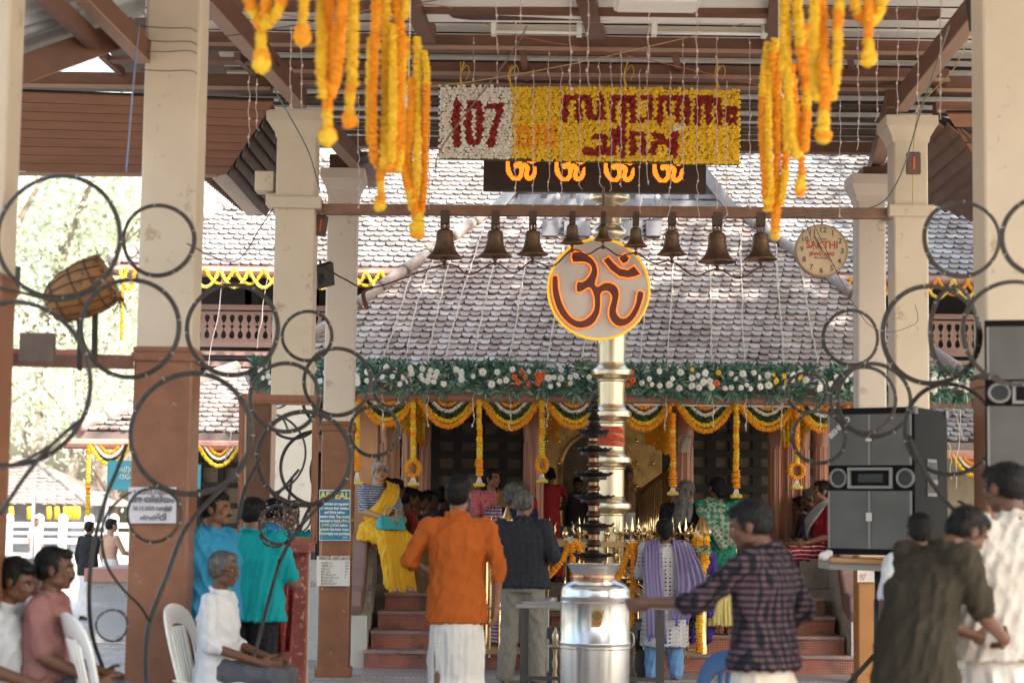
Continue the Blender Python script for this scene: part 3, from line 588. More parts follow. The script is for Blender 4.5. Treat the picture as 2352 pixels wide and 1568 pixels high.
# corrugated sheet, upper left
mb = M(); a, b = P(-30, 178, 11.4), P(300, 66, 12.1); up_ = P(-30, -260, 9.9) - P(-30, 178, 11.4)
nx_, ny_ = 2, 150
for j in range(ny_):
    for i in (0, 1):
        p = a.lerp(b, i * 1.1) + up_ * (j / ny_) + Vector((0, 0, .06 + .022 * math.sin(j * .62))); mb.v.append(tuple(p))
for j in range(ny_ - 1): mb.f.append((2 * j, 2 * j + 1, 2 * j + 3, 2 * j + 2)); mb.m.append(0)
mb.mats = [nmat('corrugated_zinc', (.52, .56, .60), .35, .6, var=.15, scale=5)]; mb.build('corrugated_sheet', None, roof, smooth=True)
# pillars ----------------------------------------------------------
def pillar(name, u0, u1, Y, lab, ztop, zbrown=None, cap=None, dep=None, m=cream, band=None, xoff=0, ztopv=None):
    a, b = P(u0, 1194, Y), P(u1, 1194, Y); wd = b.x - a.x; cx = (a.x + b.x) / 2; dep = dep or wd; cy = Y + dep / 2
    t = E(name, (cx, cy, 0), lab, 'pillar', 'cream and brown pillars of the pavilion')
    zb0 = zbrown or 0
    mb = M(); mb.box((cx, cy, (zb0 + ztop) / 2), (wd * .96, dep * .96, ztop - zb0)); mb.build('shaft', m, t, bevel=.018)
    if zbrown:
        mb = M(); mb.box((cx, cy, zbrown / 2), (wd, dep, zbrown)); mb.build('lower_shaft', brownp, t, bevel=.014)
        mb = M(); mb.box((cx, cy, zbrown - .03), (wd * 1.10, dep * 1.10, .06)); mb.box((cx, cy, zbrown + .015), (wd * 1.04, dep * 1.04, .04)); mb.build('moulding', brownp, t, bevel=.012)
        mb = M(); mb.box((cx, cy, .045), (wd * 1.14, dep * 1.14, .09)); mb.build('base', brownp, t, bevel=.01)
    if cap:
        mb = M(); r = wd / 2
        pr = [(r * .98, ztop - cap), (r * 1.02, ztop - cap), (r * 1.06, ztop - cap * .8), (r * 1.3, ztop - cap * .5), (r * 1.36, ztop - cap * .42), (r * 1.44, ztop - cap * .38), (r * 1.44, ztop)]
        s2 = math.sqrt(2); vs = []; fs = []
        for rr, z in pr: vs += [(cx + sx * rr, cy + sy * rr * dep / wd, z) for sx, sy in ((-1, -1), (1, -1), (1, 1), (-1, 1))]
        for i in range(len(pr) - 1):
            for k in range(4): fs.append((i * 4 + k, i * 4 + (k + 1) % 4, (i + 1) * 4 + (k + 1) % 4, (i + 1) * 4 + k))
        fs += [(3, 2, 1, 0), tuple((len(pr) - 1) * 4 + k for k in range(4))]; mb.add(vs, fs); mb.build('capital', m, t)
    if band:
        z0, z1 = P(u0, band[1], Y).z, P(u0, band[0], Y).z; mb = M(); mb.box((cx, cy, (z0 + z1) / 2), (wd * 1.28, dep * 1.2, z1 - z0)); mb.build('band', m, t, bevel=.012)
    return t
zA = lambda u, v, Y: P(u, v, Y).z
pillar('pillar', 296, 432, 11.9, 'thick cream pillar with brown foot carrying the white paper notice', 5.5, zA(365, 808, 11.9), dep=.33)
pillar('pillar', 612, 708, 16.0, 'cream pillar with flared capital and band behind the mirror', zA(670, 256, 16), None, .22, band=(450, 478))
pillar('pillar', 735, 806, 17.5, 'pale pillar with the blue APPEAL poster on its brown foot', zA(780, 388, 17.5), zA(770, 975, 17.5), .24, m=pink_cream)
pillar('pillar', 2056, 2140, 16.0, 'cream pillar with flared capital carrying the small control box beside the clock', zA(2095, 268, 16), None, .22, band=(470, 497))
pillar('pillar', 1971, 2040, 17.5, 'pale pillar just behind the clock with an ochre foot and torn notice', zA(2005, 402, 17.5), zA(2005, 1286, 17.5), .24, m=pink_cream)
pillar('pillar', 2266, 2400, 11.9, 'thick cream pillar with brown foot behind the big loudspeaker at the frame edge', 5.5, zA(2250, 866, 11.9), dep=.33)
pillar('pillar', -100, -18, 9.6, 'near cream pillar cut off by the frame edge beside the seated men', 5.5, zA(10, 640, 9.6), dep=.3)
# brown wooden blocks on the rear capitals
for u0, u1, v0, v1, lab in ((755, 806, 352, 386, 'dark timber block on the capital of the pillar with the APPEAL poster'), (1985, 2040, 380, 402, 'dark timber block on the capital of the pillar behind the clock')):
    a, b = P(u0, v1, 17.5), P(u1, v0, 17.5); mb = M(); mb.box(((a.x + b.x) / 2, 17.75, (a.z + b.z) / 2), (b.x - a.x, .4, b.z - a.z)); bz = mb.build('timber_block', beamm, label=lab, cat='timber block', bevel=.008)
och = nmat('ochre_paint', (.46, .21, .07), .5, var=.12, scale=4, spots=((.55, .42, .3), 15, .7))
for t in [o for o in C.objects if o.get('label', '').startswith('pale pillar just behind')]:
    for c_ in t.children:
        if c_.name.split('.')[0] in ('lower_shaft', 'moulding', 'base'): c_.data.materials[0] = och
# bell rail
mb = M(); a, b = P(742, 481, 16.1), P(2034, 491, 16.1); mb.bar(a, b, .09, px(24, 16.1)); rail = mb.build('bell_rail', nmat('rail_paint', (.20, .10, .065), .5, var=.3, scale=9, spots=((.3, .2, .16), 20, .68)), label='long reddish-brown timber rail from which the bronze bells hang', cat='rail')
# stone wall and structures behind the camera that the mirror and metal reflect
mb = M(); mb.box((0, -12, 1.9), (16, .3, 3.8)); mb.build('rear_wall', cream, label='plain cream wall closing the pavilion behind the viewer', cat='wall')
for x in (-4.2, -2.3, 3.2, 5.5): 
    pz = pillar('pillar', 1000, 1050, 30, 'cream and brown pillar standing near the rear cream wall', 5.5, 2.4); pz.location = (x, -4.5, 0)
# ================================================================ FLOWERS
ORA = nmat('marigold_orange', (.78, .25, .008), .8, var=.25, scale=40, col2=(.90, .40, .015), bump=.4, bscale=120)
YEL = nmat('marigold_yellow2', (.80, .47, .012), .8, var=.2, scale=40, col2=(.90, .60, .05), bump=.4, bscale=120)
PYEL = nmat('marigold_pale_yellow', (.80, .60, .10), .8, var=.15, scale=40, bump=.4, bscale=120)
WHF = nmat('jasmine_white', (.78, .72, .68), .8, var=.1, scale=30)
REDF = nmat('rose_red', (.26, .012, .008), .7, var=.5, scale=40)
GRN = nmat('garland_green', (.035, .065, .025), .7, var=.5, scale=30, col2=(.08, .12, .04))
MC = {'o': ORA, 'y': YEL, 'p': PYEL, 'w': WHF, 'g': GRN, 'r': REDF}
def disc(mb, c, ax, r, h, nu=9, nv=5, j=.16):
    ax = Vector(ax).normalized(); q = ax.to_track_quat('Z', 'Y').to_matrix(); o = len(mb.v)
    mb.ell(c, (r, r, h), nu, nv, q); c = Vector(c)
    for i in range(o, len(mb.v)):
        v = Vector(mb.v[i]); mb.v[i] = tuple(c + (v - c) * rng.uniform(1 - j, 1 + j))
def chain(mb, pts, r, cols, step=None, h=None, n=9, j=.16):
    """garland of flower heads; cols: string cycled over equal lengths of the path or a function of t"""
    pts = [Vector(p) for p in pts]; L_ = [0]
    for a, b in zip(pts, pts[1:]): L_.append(L_[-1] + (b - a).length)
    T = L_[-1]; step = step or r * .8; k = max(2, int(T / step)); h = h or step * .72; i = 0
    for q in range(k + 1):
        s_ = T * q / k
        while i < len(pts) - 2 and L_[i + 1] < s_: i += 1
        t = (s_ - L_[i]) / max(1e-9, L_[i + 1] - L_[i]); p = pts[i].lerp(pts[i + 1], t); ax = pts[i + 1] - pts[i]
        c = cols(q / k) if callable(cols) else cols[min(len(cols) - 1, int(q / k * len(cols)))]
        mb.mat(MC[c]); jj = r * .08
        disc(mb, p + Vector((rng.uniform(-jj, jj), rng.uniform(-jj, jj), rng.uniform(-jj, jj))), ax, r * rng.uniform(.9, 1.08), h, n, 5, j)
def garl(Y, label, strands, cat='garland', group='marigold garlands hanging from the pavilion ceiling'):
    p0 = P(strands[0][1][0][0], strands[0][1][0][1], Y); t = E('marigold_garland', p0, label, cat, group)
    for wpx, pts, cols in strands:
        mb = M(); pp = [P(u, v, Y + rng.uniform(-.05, .05)) for u, v in pts]; chain(mb, smoothpts(pp, 5), px(wpx * 1.12, Y) / 2, cols, j=.24, step=px(wpx, Y) * .3, h=px(wpx, Y) * .2); mb.build('strand', None, t, smooth=False)
    return t
def ball(u, v): return [(u, v - 7), (u, v + 3), (u, v + 12)]
garl(8.0, 'short looped marigold garland with an orange ball tassel, first from the corrugated sheet', [(28, [(572, -60), (572, 0), (590, 42), (602, 55)], 'oooyo'), (28, [(650, -60), (645, 5), (628, 42), (606, 55)], 'yyoyy'), (26, [(612, -60), (612, 40)], 'yyo'), (26, [(602, 45), (600, 90), (600, 122)], 'oyyy'), (38, ball(600, 138), 'ooy')])
garl(8.0, 'single yellow marigold strand ending in an orange and yellow bud, shortest of the hanging garlands', [(24, [(699, -60), (697, 0), (696, 66)], 'yyyy'), (35, ball(695, 78), 'ooy')])
garl(8.1, 'long V-shaped marigold loop of orange and yellow with a round orange tassel', [(25, [(740, -60), (739, 60), (738, 160), (742, 222)], 'yyyy'), (24, [(757, -60), (757, 60), (755, 160), (750, 200)], 'oooo'), (27, [(786, -60), (784, 60), (775, 160), (758, 222)], 'oooo'), (25, [(752, 232), (752, 262), (752, 296)], 'ooyyy'), (36, ball(752, 308), 'ooy')])
garl(8.3, 'straight yellow marigold garland ending in an orange pompom, beside the V-shaped loop', [(28, [(812, -60), (811, 60), (809, 195)], 'yyyyyyy'), (24, [(806, 200), (804, 225), (802, 262)], 'ooyyy'), (34, ball(803, 278), 'ooo')])
garl(9.4, 'big bundle of orange and yellow marigold strands tapering to one tail before the tiled roof', [(24, [(868, -60), (862, 60), (857, 236), (857, 337), (866, 378), (884, 391)], 'oooooo'), (25, [(888, -60), (887, 0), (887, 236), (884, 385)], 'yyyy'), (22, [(902, 60), (903, 236), (899, 372)], 'yyyy'), (25, [(908, -60), (914, 30), (921, 101), (912, 236), (910, 337), (894, 390)], 'oooooo'), (20, [(927, 135), (923, 236), (921, 337), (914, 392)], 'yyooy'), (18, [(851, 90), (849, 160), (848, 230), (850, 330)], 'yyyy'), (19, [(874, 394), (875, 425), (874, 455)], 'ooyyo'), (26, ball(873, 464), 'oyy'), (20, [(929, -60), (932, 0), (930, 40)], 'yyy')])
garl(10.6, 'narrow long bundle of yellow and orange marigolds hanging lowest, beside the white light bulb', [(18, [(972, 120), (980, 175), (976, 337), (973, 440), (964, 500)], 'yoooo'), (21, [(958, 88), (959, 236), (957, 380), (955, 470)], 'yyyyyyy'), (17, [(944, 180), (942, 300), (940, 370), (950, 470), (953, 500)], 'ooooo'), (18, [(934, 260), (926, 360), (936, 430), (946, 480)], 'yyooy'), (24, [(957, 478), (960, 505), (960, 520)], 'ooyy'), (30, ball(959, 526), 'yyo'), (15, [(936, 90), (934, 110), (936, 130)], 'yoy')])
garl(10.6, 'long narrow marigold bundle tapering down beside the clock', [(17, [(1764, 101), (1753, 180), (1750, 300), (1757, 438), (1764, 482)], 'yyoooo'), (20, [(1781, 90), (1766, 190), (1764, 300), (1771, 472)], 'yyyyyyy'), (20, [(1787, 101), (1785, 303), (1784, 420), (1781, 520)], 'oooooo'), (18, [(1801, 230), (1805, 370), (1793, 470)], 'yyyoyy'), (22, [(1780, 525), (1779, 548)], 'oyy'), (24, ball(1764, 470), 'yoy'), (15, [(1772, 120), (1776, 200), (1774, 300)], 'ooo')])
garl(9.4, 'wide bundle of marigolds with a bud-tipped tail, nearer than the clock-side bundle', [(24, [(1802, -60), (1803, 30), (1811, 202), (1820, 330), (1834, 358)], 'yyyyyy'), (24, [(1848, 60), (1852, 236), (1846, 345)], 'oooyoo'), (24, [(1830, -60), (1832, 20), (1838, 110), (1846, 168)], 'yyyo'), (21, [(1818, 150), (1826, 250), (1832, 335)], 'ooooo'), (18, [(1840, 360), (1842, 400), (1839, 415)], 'oooy'), (24, ball(1838, 428), 'yyo'), (15, [(1797, 60), (1800, 110), (1796, 160)], 'yyy')])
garl(8.2, 'orange-centred marigold bundle with a long tail and orange bud, beside the looped one', [(26, [(1871, -60), (1871, 60), (1872, 168), (1878, 226)], 'yyyy'), (26, [(1889, -60), (1889, 60), (1893, 168), (1897, 226)], 'oooo'), (24, [(1932, -60), (1929, 0), (1924, 60), (1922, 152), (1910, 226)], 'oyoyyy'), (25, [(1894, 232), (1892, 262), (1890, 298)], 'ooyyy'), (33, ball(1890, 312), 'ooy')])
garl(8.2, 'short looped marigold garland with an orange and yellow tassel, nearest the thick end pillar', [(28, [(1960, -60), (1964, 10), (1980, 42), (1993, 52)], 'yyyo'), (28, [(2030, -60), (2024, 10), (2010, 40), (1997, 52)], 'yyyy'), (24, [(1996, -60), (1996, 45)], 'ooo'), (24, [(1995, 58), (1995, 90), (1994, 118)], 'ooyyy'), (34, ball(1994, 132), 'oyy')])
# swags under the shrine eave
def spts(c, hw, drop, v0, Y, n=22, pw=2.0):
    out = []
    for i in range(n + 1):
        s_ = -1 + 2 * i / n; u = c + hw * s_; out.append(P(u, v0 + (u - 1176) * .0131 + drop * (1 - abs(s_) ** pw), Y))
    return out
v00 = 912 + .5
swl = ['under the eave beside the pillar with the blue poster', 'between the ring garland and the next hanging strand', 'above the two women with grey hair', 'just before the gilded flagpole', 'just past the gilded flagpole', 'above the green sari', 'next to the ring garland by the loudspeaker', 'above the red-sari woman, half behind the loudspeaker']
for i, (c, hw) in enumerate(((888, 68), (1028, 70), (1173, 70), (1318, 70), (1478, 70), (1620, 70), (1762, 70), (1890, 62))):
    Y = 18.9; t = E('flower_swag', P(c, v00, Y), 'layered marigold, leaf and jasmine swag ' + swl[i], 'flower swag', 'flower swags under the temple eave')
    f = px(1, Y); dr = 1.0 + (i % 3) * .04
    for hwk, dk, r_, cols, st in ((1.0, 66, 6.6, 'o', .7), (.90, 54, 6.0, 'y', .8), (.62, 34, 4.6, 'w', .75), (.42, 20, 5.6, 'o', .95)):
        mb = M(); chain(mb, spts(c, hw * hwk, dk * dr, v00 + (0 if dk > 40 else -2), Y + (.03 if dk < 60 else 0)), r_ * f, cols, step=r_ * f * st * 1.2, j=.2 if cols != 'w' else .4, n=8)
        mb.build('garland', None, t)
    mb = M(); pp = spts(c, hw * .76, 42 * dr, v00, Y + .03, 60)
    for p in pp:
        for _ in range(7):
            q = p + Vector([rng.gauss(0, 1) for _ in range(3)]) * f * 3.2; d = Vector([rng.gauss(0, 1) for _ in range(3)]).normalized() * f * 5; e = d.cross(Vector([rng.gauss(0, 1) for _ in range(3)])).normalized() * f * 2
            mb.add([q - d, q + e, q + d, q - e], [(0, 1, 2, 3)])
    mb.build('leaf_garland', GRN, t)
def hang(u, v0, v1, ring, rx, vt, lab, seq='yyoyyoyypy', w_=15, Y=18.86):
    t = E('hanging_garland', P(u, v0, Y), lab, 'garland', 'flower strands hanging under the temple eave'); f = px(1, Y)
    mb = M(); chain(mb, [P(u + rng.uniform(-1, 1), v, Y) for v in np.linspace(v0, v1, 8)], w_ / 2 * f, seq, step=5.2 * f); mb.build('strand', None, t)
    mb = M(); 
    if rx > 6: chain(mb, [P(u + rx * math.sin(a), v1 + ring - ring * math.cos(a), Y + .01 * math.sin(a)) for a in np.linspace(0, 2 * math.pi, 26)], 6.2 * f, 'o', step=5.5 * f)
    else: chain(mb, [P(u, v, Y - .02) for v in np.linspace(v1, v1 + 2 * ring, 8)], 10 * f, 'o', step=5.5 * f)
    mb.build('wreath', None, t)
    mb = M(); mb.mat(WHF)
    for du in (-6, 0, 6): 
        a, b = P(u, v1 + 2 * ring, Y), P(u + du, vt - 6, Y)
        for k in range(8): disc(mb, a.lerp(b, k / 7), (0, 0, 1), 2.2 * f, 2 * f, 6, 4, .4)
    mb.build('jasmine_tassel', None, t)
    mb = M(); mb.mat(PYEL)
    for du in (-8, -3, 3, 8): disc(mb, P(u + du, vt - 3, Y - .01), (0, 0, 1), 6 * f, 4.5 * f)
    mb.build('tassel_tip', None, t)
hang(820, 925, 1045, 17, 3, 1112, 'edge-on ring garland strand half hidden behind the pillar with the poster'); hang(949, 925, 1058, 17, 15, 1114, 'yellow strand with round orange ring hanging above the seated women beside the yellow sari'); hang(1101, 920, 1056, 17, 4, 1116, 'yellow strand with edge-on orange ring hanging above the orange shirt'); hang(1245, 922, 1050, 17, 11, 1108, 'yellow strand with oval orange ring beside the round brown post before the golden door')
hang(1545, 950, 1085, 15, 4, 1136, 'mostly orange strand with thick lower end, above the woman with long grey hair', 'oooyooyoooyo', 16); hang(1691, 930, 1082, 18, 4, 1142, 'yellow and orange strand hanging lowest, above the green sari', 'yoyyoyyoyyoy'); hang(1830, 935, 1064, 17, 16, 1122, 'orange strand with round ring just before the loudspeaker', 'yoooooyoooyp')
# garland curtains inside
def curtain(u0, u1, Y0, Y1, v0, vb0, vb1, n, lab, cols, w_=11):
    t = E('garland_curtain', P((u0 + u1) / 2, v0, (Y0 + Y1) / 2), lab, 'garland curtain', 'marigold curtains inside the porch')
    for k in range(n):
        s_ = (k + .5) / n; u = u0 + (u1 - u0) * s_; Y = Y0 + (Y1 - Y0) * s_; vb = vb0 + (vb1 - vb0) * s_ + rng.uniform(-5, 5); mb = M()
        chain(mb, [P(u + rng.uniform(-1.5, 1.5), v, Y) for v in np.linspace(v0, vb, 6)], px(w_ / 2, Y), lambda q: ('o' if (abs(q - .52) < .05 or q > .93) else cols[0]) if rng.random() > .06 else cols[1], step=px(6.5, Y), n=7); mb.build('strand', None, t)
curtain(908, 985, 19.6, 21.6, 900, 975, 1030, 11, 'yellow marigold curtain between the porch posts behind the ring garland', 'yo', 10)
curtain(1484, 1540, 21.0, 19.9, 912, 1010, 1045, 8, 'ragged orange marigold curtain beside the golden doorway', 'oy', 13)
curtain(1260, 1284, 21.4, 21.0, 905, 1000, 1010, 3, 'small orange marigold bunch inside the doorway beside the round post', 'oy', 11)
curtain(1768, 1902, 21.2, 19.8, 915, 1048, 960, 15, 'deep golden marigold curtain before the grouped brown posts', 'yo', 11)
# border of leaves and daisies along the eave
bd = E('flower_border', P(1415, 880, 18.95), 'long border of dark green leaves and white daisies along the temple eave', 'flower border')
lm = bpy.data.materials.new('border_leaf'); lm.use_nodes = True; n = lm.node_tree; b_ = n.nodes['Principled BSDF']; g_ = n.nodes.new('ShaderNodeNewGeometry'); rp = n.nodes.new('ShaderNodeValToRGB')
cr_ = rp.color_ramp; cr_.elements[0].color = (.07, .16, .13, 1); cr_.elements[1].color = (.34, .48, .30, 1); e = cr_.elements.new(.75); e.color = (.15, .28, .22, 1)
n.links.new(g_.outputs['Random Per Island'], rp.inputs[0]); n.links.new(rp.outputs[0], b_.inputs['Base Color']); b_.inputs['Roughness'].default_value = .38
mb = M(); Yb = 18.9; f = px(1, Yb)
def blade(c, d, L_, w_):
    d = Vector(d).normalized(); s_ = d.cross(Vector((rng.gauss(0, .5), -1, rng.gauss(0, .5)))).normalized() * w_; g2 = Vector((0, 0, -1)) * L_ * .18
    a = c; m1 = c + d * L_ * .35 + g2 * .1; m2 = c + d * L_ * .7 + g2 * .45; e_ = c + d * L_ + g2
    fold = s_.cross(d).normalized() * w_ * .35
    mb.add([a, m1 + s_, m1 + fold, m1 - s_, m2 + s_ * .8, m2 + fold * .8, m2 - s_ * .8, e_], [(0, 1, 2), (0, 2, 3), (1, 4, 5, 2), (2, 5, 6, 3), (4, 7, 5), (5, 7, 6)])
for k in range(640):
    u = rng.uniform(578, 2262); v = rng.choice((848, 858, 870, 884, 898)) + rng.uniform(-6, 6) + (u - 1415) * .0131; c = P(u, v, Yb + .05 - (v - 850) * .0022 + rng.uniform(-.11, .04))
    if 1366 < u < 1430 and False: continue
    up_ = (895 - v) / 50
    for _ in range(11):
        a = rng.uniform(0, 2 * math.pi); blade(c, (math.cos(a), -.75 + rng.gauss(0, .35), math.sin(a) * .8 + up_ * .8), f * rng.uniform(17, 34), f * rng.uniform(2.2, 3.8))
mb.build('foliage', lm, bd, kind=None)
petal = {}
def daisy(kind):
    col = {'w': (.90, .90, .87), 'o': (.80, .13, .015), 'y': (.85, .52, .03)}[kind]; mb = M(); mb.mat(nmat('daisy_' + kind, col, .6, var=.08, scale=60))
    for ly, (n_, r_, z_) in enumerate(((13, 1.0, 0), (11, .74, .12))):
        for k in range(n_):
            a = 2 * math.pi * k / n_ + ly * .2 + rng.uniform(-.06, .06); w_ = .135; r2 = r_ * rng.uniform(.9, 1.05); h = -rng.uniform(.02, .2)
            ca, sa = math.cos(a), math.sin(a)
            def q(r, t, y): return (r * ca - t * sa, y, r * sa + t * ca)
            mb.add([q(.1, -.04, -z_), q(.6 * r2, -w_, h * .4 - z_), q(.92 * r2, -w_ * .75, h - z_ + .15), q(r2, 0, h - z_ + .22), q(.92 * r2, w_ * .75, h - z_ + .15), q(.6 * r2, w_, h * .4 - z_), q(.1, .04, -z_)], [(0, 1, 2, 3, 4, 5, 6)])
    mb.mat(nmat('daisy_eye_' + kind, {'w': (.62, .60, .22), 'o': (.10, .03, .01), 'y': (.6, .25, .03)}[kind], .8)); mb.ell((0, -.13, 0), (.2, .08, .2), 8, 5)
    me = bpy.data.meshes.new('daisy'); me.from_pydata(mb.v, [], mb.f); [me.materials.append(x) for x in mb.mats]; me.polygons.foreach_set('material_index', mb.m); me.update(); return me
dm = {k: [daisy(k) for _ in range(3)] for k in 'woy'}; placed = []
def put(kind, u, v, r=8.5):
    o = bpy.data.objects.new('daisy', dm[kind][rng.randrange(3)]); C.objects.link(o); o.parent = bd
    c = P(u, v + (u - 1415) * .0131, Yb - .17 - (v - 850) * .0022); o.location = c - bd.location; s_ = f * r * rng.uniform(.68, 1.12); o.scale = (s_, s_, s_); o.rotation_euler = (rng.uniform(-.15, .5), rng.uniform(0, 6), rng.uniform(-.45, .45)); placed.append((u, v))
for u, v in ((1182, 869), (1197, 856), (1207, 868), (1190, 881), (1213, 884), (1233, 862), (1240, 871), (1235, 882), (1247, 860), (1436, 868), (1449, 853), (1453, 872), (1442, 884), (1428, 852), (1646, 876)): put('o', u, v, 9)
for u, v in ((1777, 856), (1801, 858), (1783, 870), (1806, 872), (1838, 862), (1650, 852), (1590, 846)): put('y', u, v, 9)
tries = 0
while len(placed) < 175 and tries < 6000:
    tries += 1; u = rng.uniform(596, 2240); v = rng.uniform(850, 890)
    if all((u - a) ** 2 + ((v - b) * 1.3) ** 2 > 13 ** 2 for a, b in placed): put('w', u, v, 9.4)
# lower building garlands
def zig(Y, v0, us, d, lab, cols, w_=9, sl=.0131, name='marigold_festoon'):
    t = E(name, P(us[0], v0, Y), lab, 'garland', 'marigold festoons on the two-storey hall')
    for off, dd, cc in ((0, d, cols[0]), (.5, d * .82, cols[1])):
        mb = M(); pts = []
        for i in range(len(us) - 1):
            a, b = us[i], us[i + 1]; sh = (b - a) * off
            for k in range(9):
                s_ = k / 8; u = a + sh + (b - a) * s_
                if u > us[-1]: break
                pts.append(P(u, v0 + (u - us[0]) * sl + dd * (1 - (2 * s_ - 1) ** 2), Y + off * .05))
        chain(mb, pts, px(w_ / 2, Y), cc, step=px(5, Y), n=7); mb.build('garland', None, t)
zig(22.35, 617, [438, 505, 572, 640, 707, 774, 841, 908, 975], 42, 'crossing pale and deep yellow marigold festoon under the upper eave above the carved balcony', ('p', 'y'))
zig(22.35, 638, [1860, 1925, 1990, 2055, 2120, 2190, 2250, 2310], 42, 'crossing marigold festoon under the upper eave seen beyond the clock', ('p', 'o'))
def sw2(c, hw, v0, Y, lab):
    t = E('flower_swag', P(c, v0, Y), lab, 'flower swag', 'flower swags under the lower eave of the hall')
    for hwk, dk, r_, cols in ((1.0, 46, 5.5, 'y'), (.72, 30, 4, 'w'), (.5, 20, 4.5, 'o')):
        mb = M(); chain(mb, spts(c, hw * hwk, dk, v0 - (c - 1176) * .0131, Y), r_ * px(1, Y), cols, step=r_ * px(1, Y) * .9, n=7); mb.build('garland', None, t)
    mb = M()
    for p in spts(c, hw * .86, 38, v0 - (c - 1176) * .0131, Y + .02, 40):
        for _ in range(6):
            q = p + Vector([rng.gauss(0, 1) for _ in range(3)]) * .012; d = Vector([rng.gauss(0, 1) for _ in range(3)]).normalized() * .02; e_ = d.orthogonal() * .4; mb.add([q - d, q + e_, q + d, q - e_], [(0, 1, 2, 3)])
    mb.build('leaf_garland', GRN, t)
sw2(252, 46, 1020, 21.1, 'white and yellow flower swag at the corner of the lower eave before the trees'); sw2(415, 40, 1024, 21.1, 'flower swag under the lower eave just behind the thick cream pillar'); sw2(503, 46, 1024, 21.1, 'orange and white flower swag under the lower eave beside the mirror frame'); sw2(2232, 44, 1044, 21.1, 'green, white and orange swag under the lower eave behind the loudspeaker')
t = E('hanging_garland', P(204, 1020, 21.1), 'long yellow marigold strand hanging from the lower eave corner before the far fence', 'garland'); mb = M(); chain(mb, [P(204, 1020, 21.1), P(203, 1100, 21.1), P(201, 1180, 21.1)], px(6.5, 21.1), 'opppopy', step=px(5, 21.1)); mb.build('strand', None, t)
t = E('hanging_garland', P(285, 620, 22.3), 'tangled yellow marigold strand hanging from the upper eave corner left of the thick pillar', 'garland'); mb = M(); chain(mb, smoothpts([P(292, 615, 22.3), P(284, 650, 22.3), P(281, 700, 22.3), P(279, 778, 22.3)]), px(4.5, 22.3), 'yopppooo', step=px(4, 22.3)); mb.build('strand', None, t); mb = M(); chain(mb, smoothpts([P(276, 618, 22.2), P(284, 655, 22.2), P(300, 662, 22.2), P(310, 620, 22.2)]), px(5, 22.3), 'ppoyoo', step=px(4, 22.3)); mb.build('strand', None, t)
# ================================================================ flower name board
Yf = 15.5
OFFA, K = (574.2, 0.0), .33690; OFFB = (1148.4, 0.0)
def seg(off, *p): return [(off[0] + x * K, off[1] + y * K) for x, y in p]
A_, B2 = OFFA, OFFB
lets = []  # (polyline, halfwidth px, kind)
def LT(off, kind, hw, *pts): lets.append((seg(off, *pts), hw * K, kind))
LT(A_, 'r', 25, (1410, 700), (1405, 985)); LT(A_, 'r', 22, (1495, 715), (1560, 715), (1568, 840), (1560, 968), (1495, 970), (1488, 840), (1495, 715)); LT(A_, 'r', 22, (1625, 725), (1710, 725), (1640, 985))
h = 21
LT(B2, 'r', h, (443, 810), (445, 665), (535, 668), (535, 808)); LT(B2, 'r', h, (535, 668), (612, 670), (612, 800), (690, 802), (692, 662))
LT(B2, 'r', h, (772, 822), (775, 672), (905, 678), (905, 822)); LT(B2, 'r', h, (845, 690), (845, 830)); LT(B2, 'r', 17, (970, 672), (1025, 672), (1022, 800), (968, 815))
LT(B2, 'r', h, (1090, 825), (1095, 672), (1275, 676), (1275, 832)); LT(B2, 'r', 15, (1150, 700), (1150, 775), (1215, 775), (1215, 700)); LT(B2, 'r', 15, (1215, 700), (1210, 822))
LT(B2, 'r', h, (1345, 836), (1350, 680), (1490, 684), (1490, 840)); LT(B2, 'r', h, (1420, 690), (1418, 838)); LT(B2, 'r', 17, (1555, 742), (1600, 742), (1598, 832), (1550, 830), (1555, 742))
LT(B2, 'r', h, (585, 1036), (770, 1036), (772, 895)); LT(B2, 'r', h, (655, 935), (712, 940), (712, 1000), (672, 1010)); LT(B2, 'r', h, (830, 870), (842, 950), (838, 1050)); LT(B2, 'r', 16, (805, 870), (805, 980))
LT(B2, 'r', h, (908, 1045), (910, 912), (972, 912), (975, 1045)); LT(B2, 'r', 16, (1050, 920), (1105, 930), (1150, 975)); LT(B2, 'r', h, (1190, 910), (1190, 1050)); LT(B2, 'r', 17, (1045, 1050), (1050, 990), (1095, 965), (1160, 990), (1165, 1050))
LT(B2, 'o', 17, (130, 990), (135, 875), (190, 870), (200, 985), (150, 985)); LT(B2, 'o', 17, (250, 990), (255, 875), (310, 870), (375, 880), (370, 985), (320, 990), (315, 880)); LT(B2, 'o', 14, (370, 825), (385, 828))
LT(B2, 'w', 16, (1180, 860), (1210, 885), (1235, 862))
def kind_at(u, v):
    for pl, hw, k in lets:
        for (ax, ay), (bx, by) in zip(pl, pl[1:]):
            dx, dy = bx - ax, by - ay; t = max(0, min(1, ((u - ax) * dx + (v - ay) * dy) / (dx * dx + dy * dy + 1e-9)))
            if math.hypot(u - ax - dx * t, v - ay - dy * t) < hw * 1.06: return k, LID[lets.index((pl, hw, k))]
    return None, 0
LID = [0, 1, 2, 3, 3, 4, 4, 5, 6, 6, 6, 7, 7, 8, 9, 9, 10, 10, 11, 12, 12, 12, 13, 14, 14, 15]
board = E('flower_sign', P(1355, 285, Yf), 'hanging board of white, yellow and red flower heads reading 107 with Malayalam words', 'flower sign')
mats_ = {'base': (M(), 'panel')}; mw, my, mr, mo = M(), M(), M(), M(); 
WH2 = nmat('white_chrysanthemum', (.80, .74, .66), .85, var=.14, scale=40, bump=.5, bscale=110)
mw.mat(WH2); my.mat(YEL); mr.mat(REDF); mo.mat(ORA)
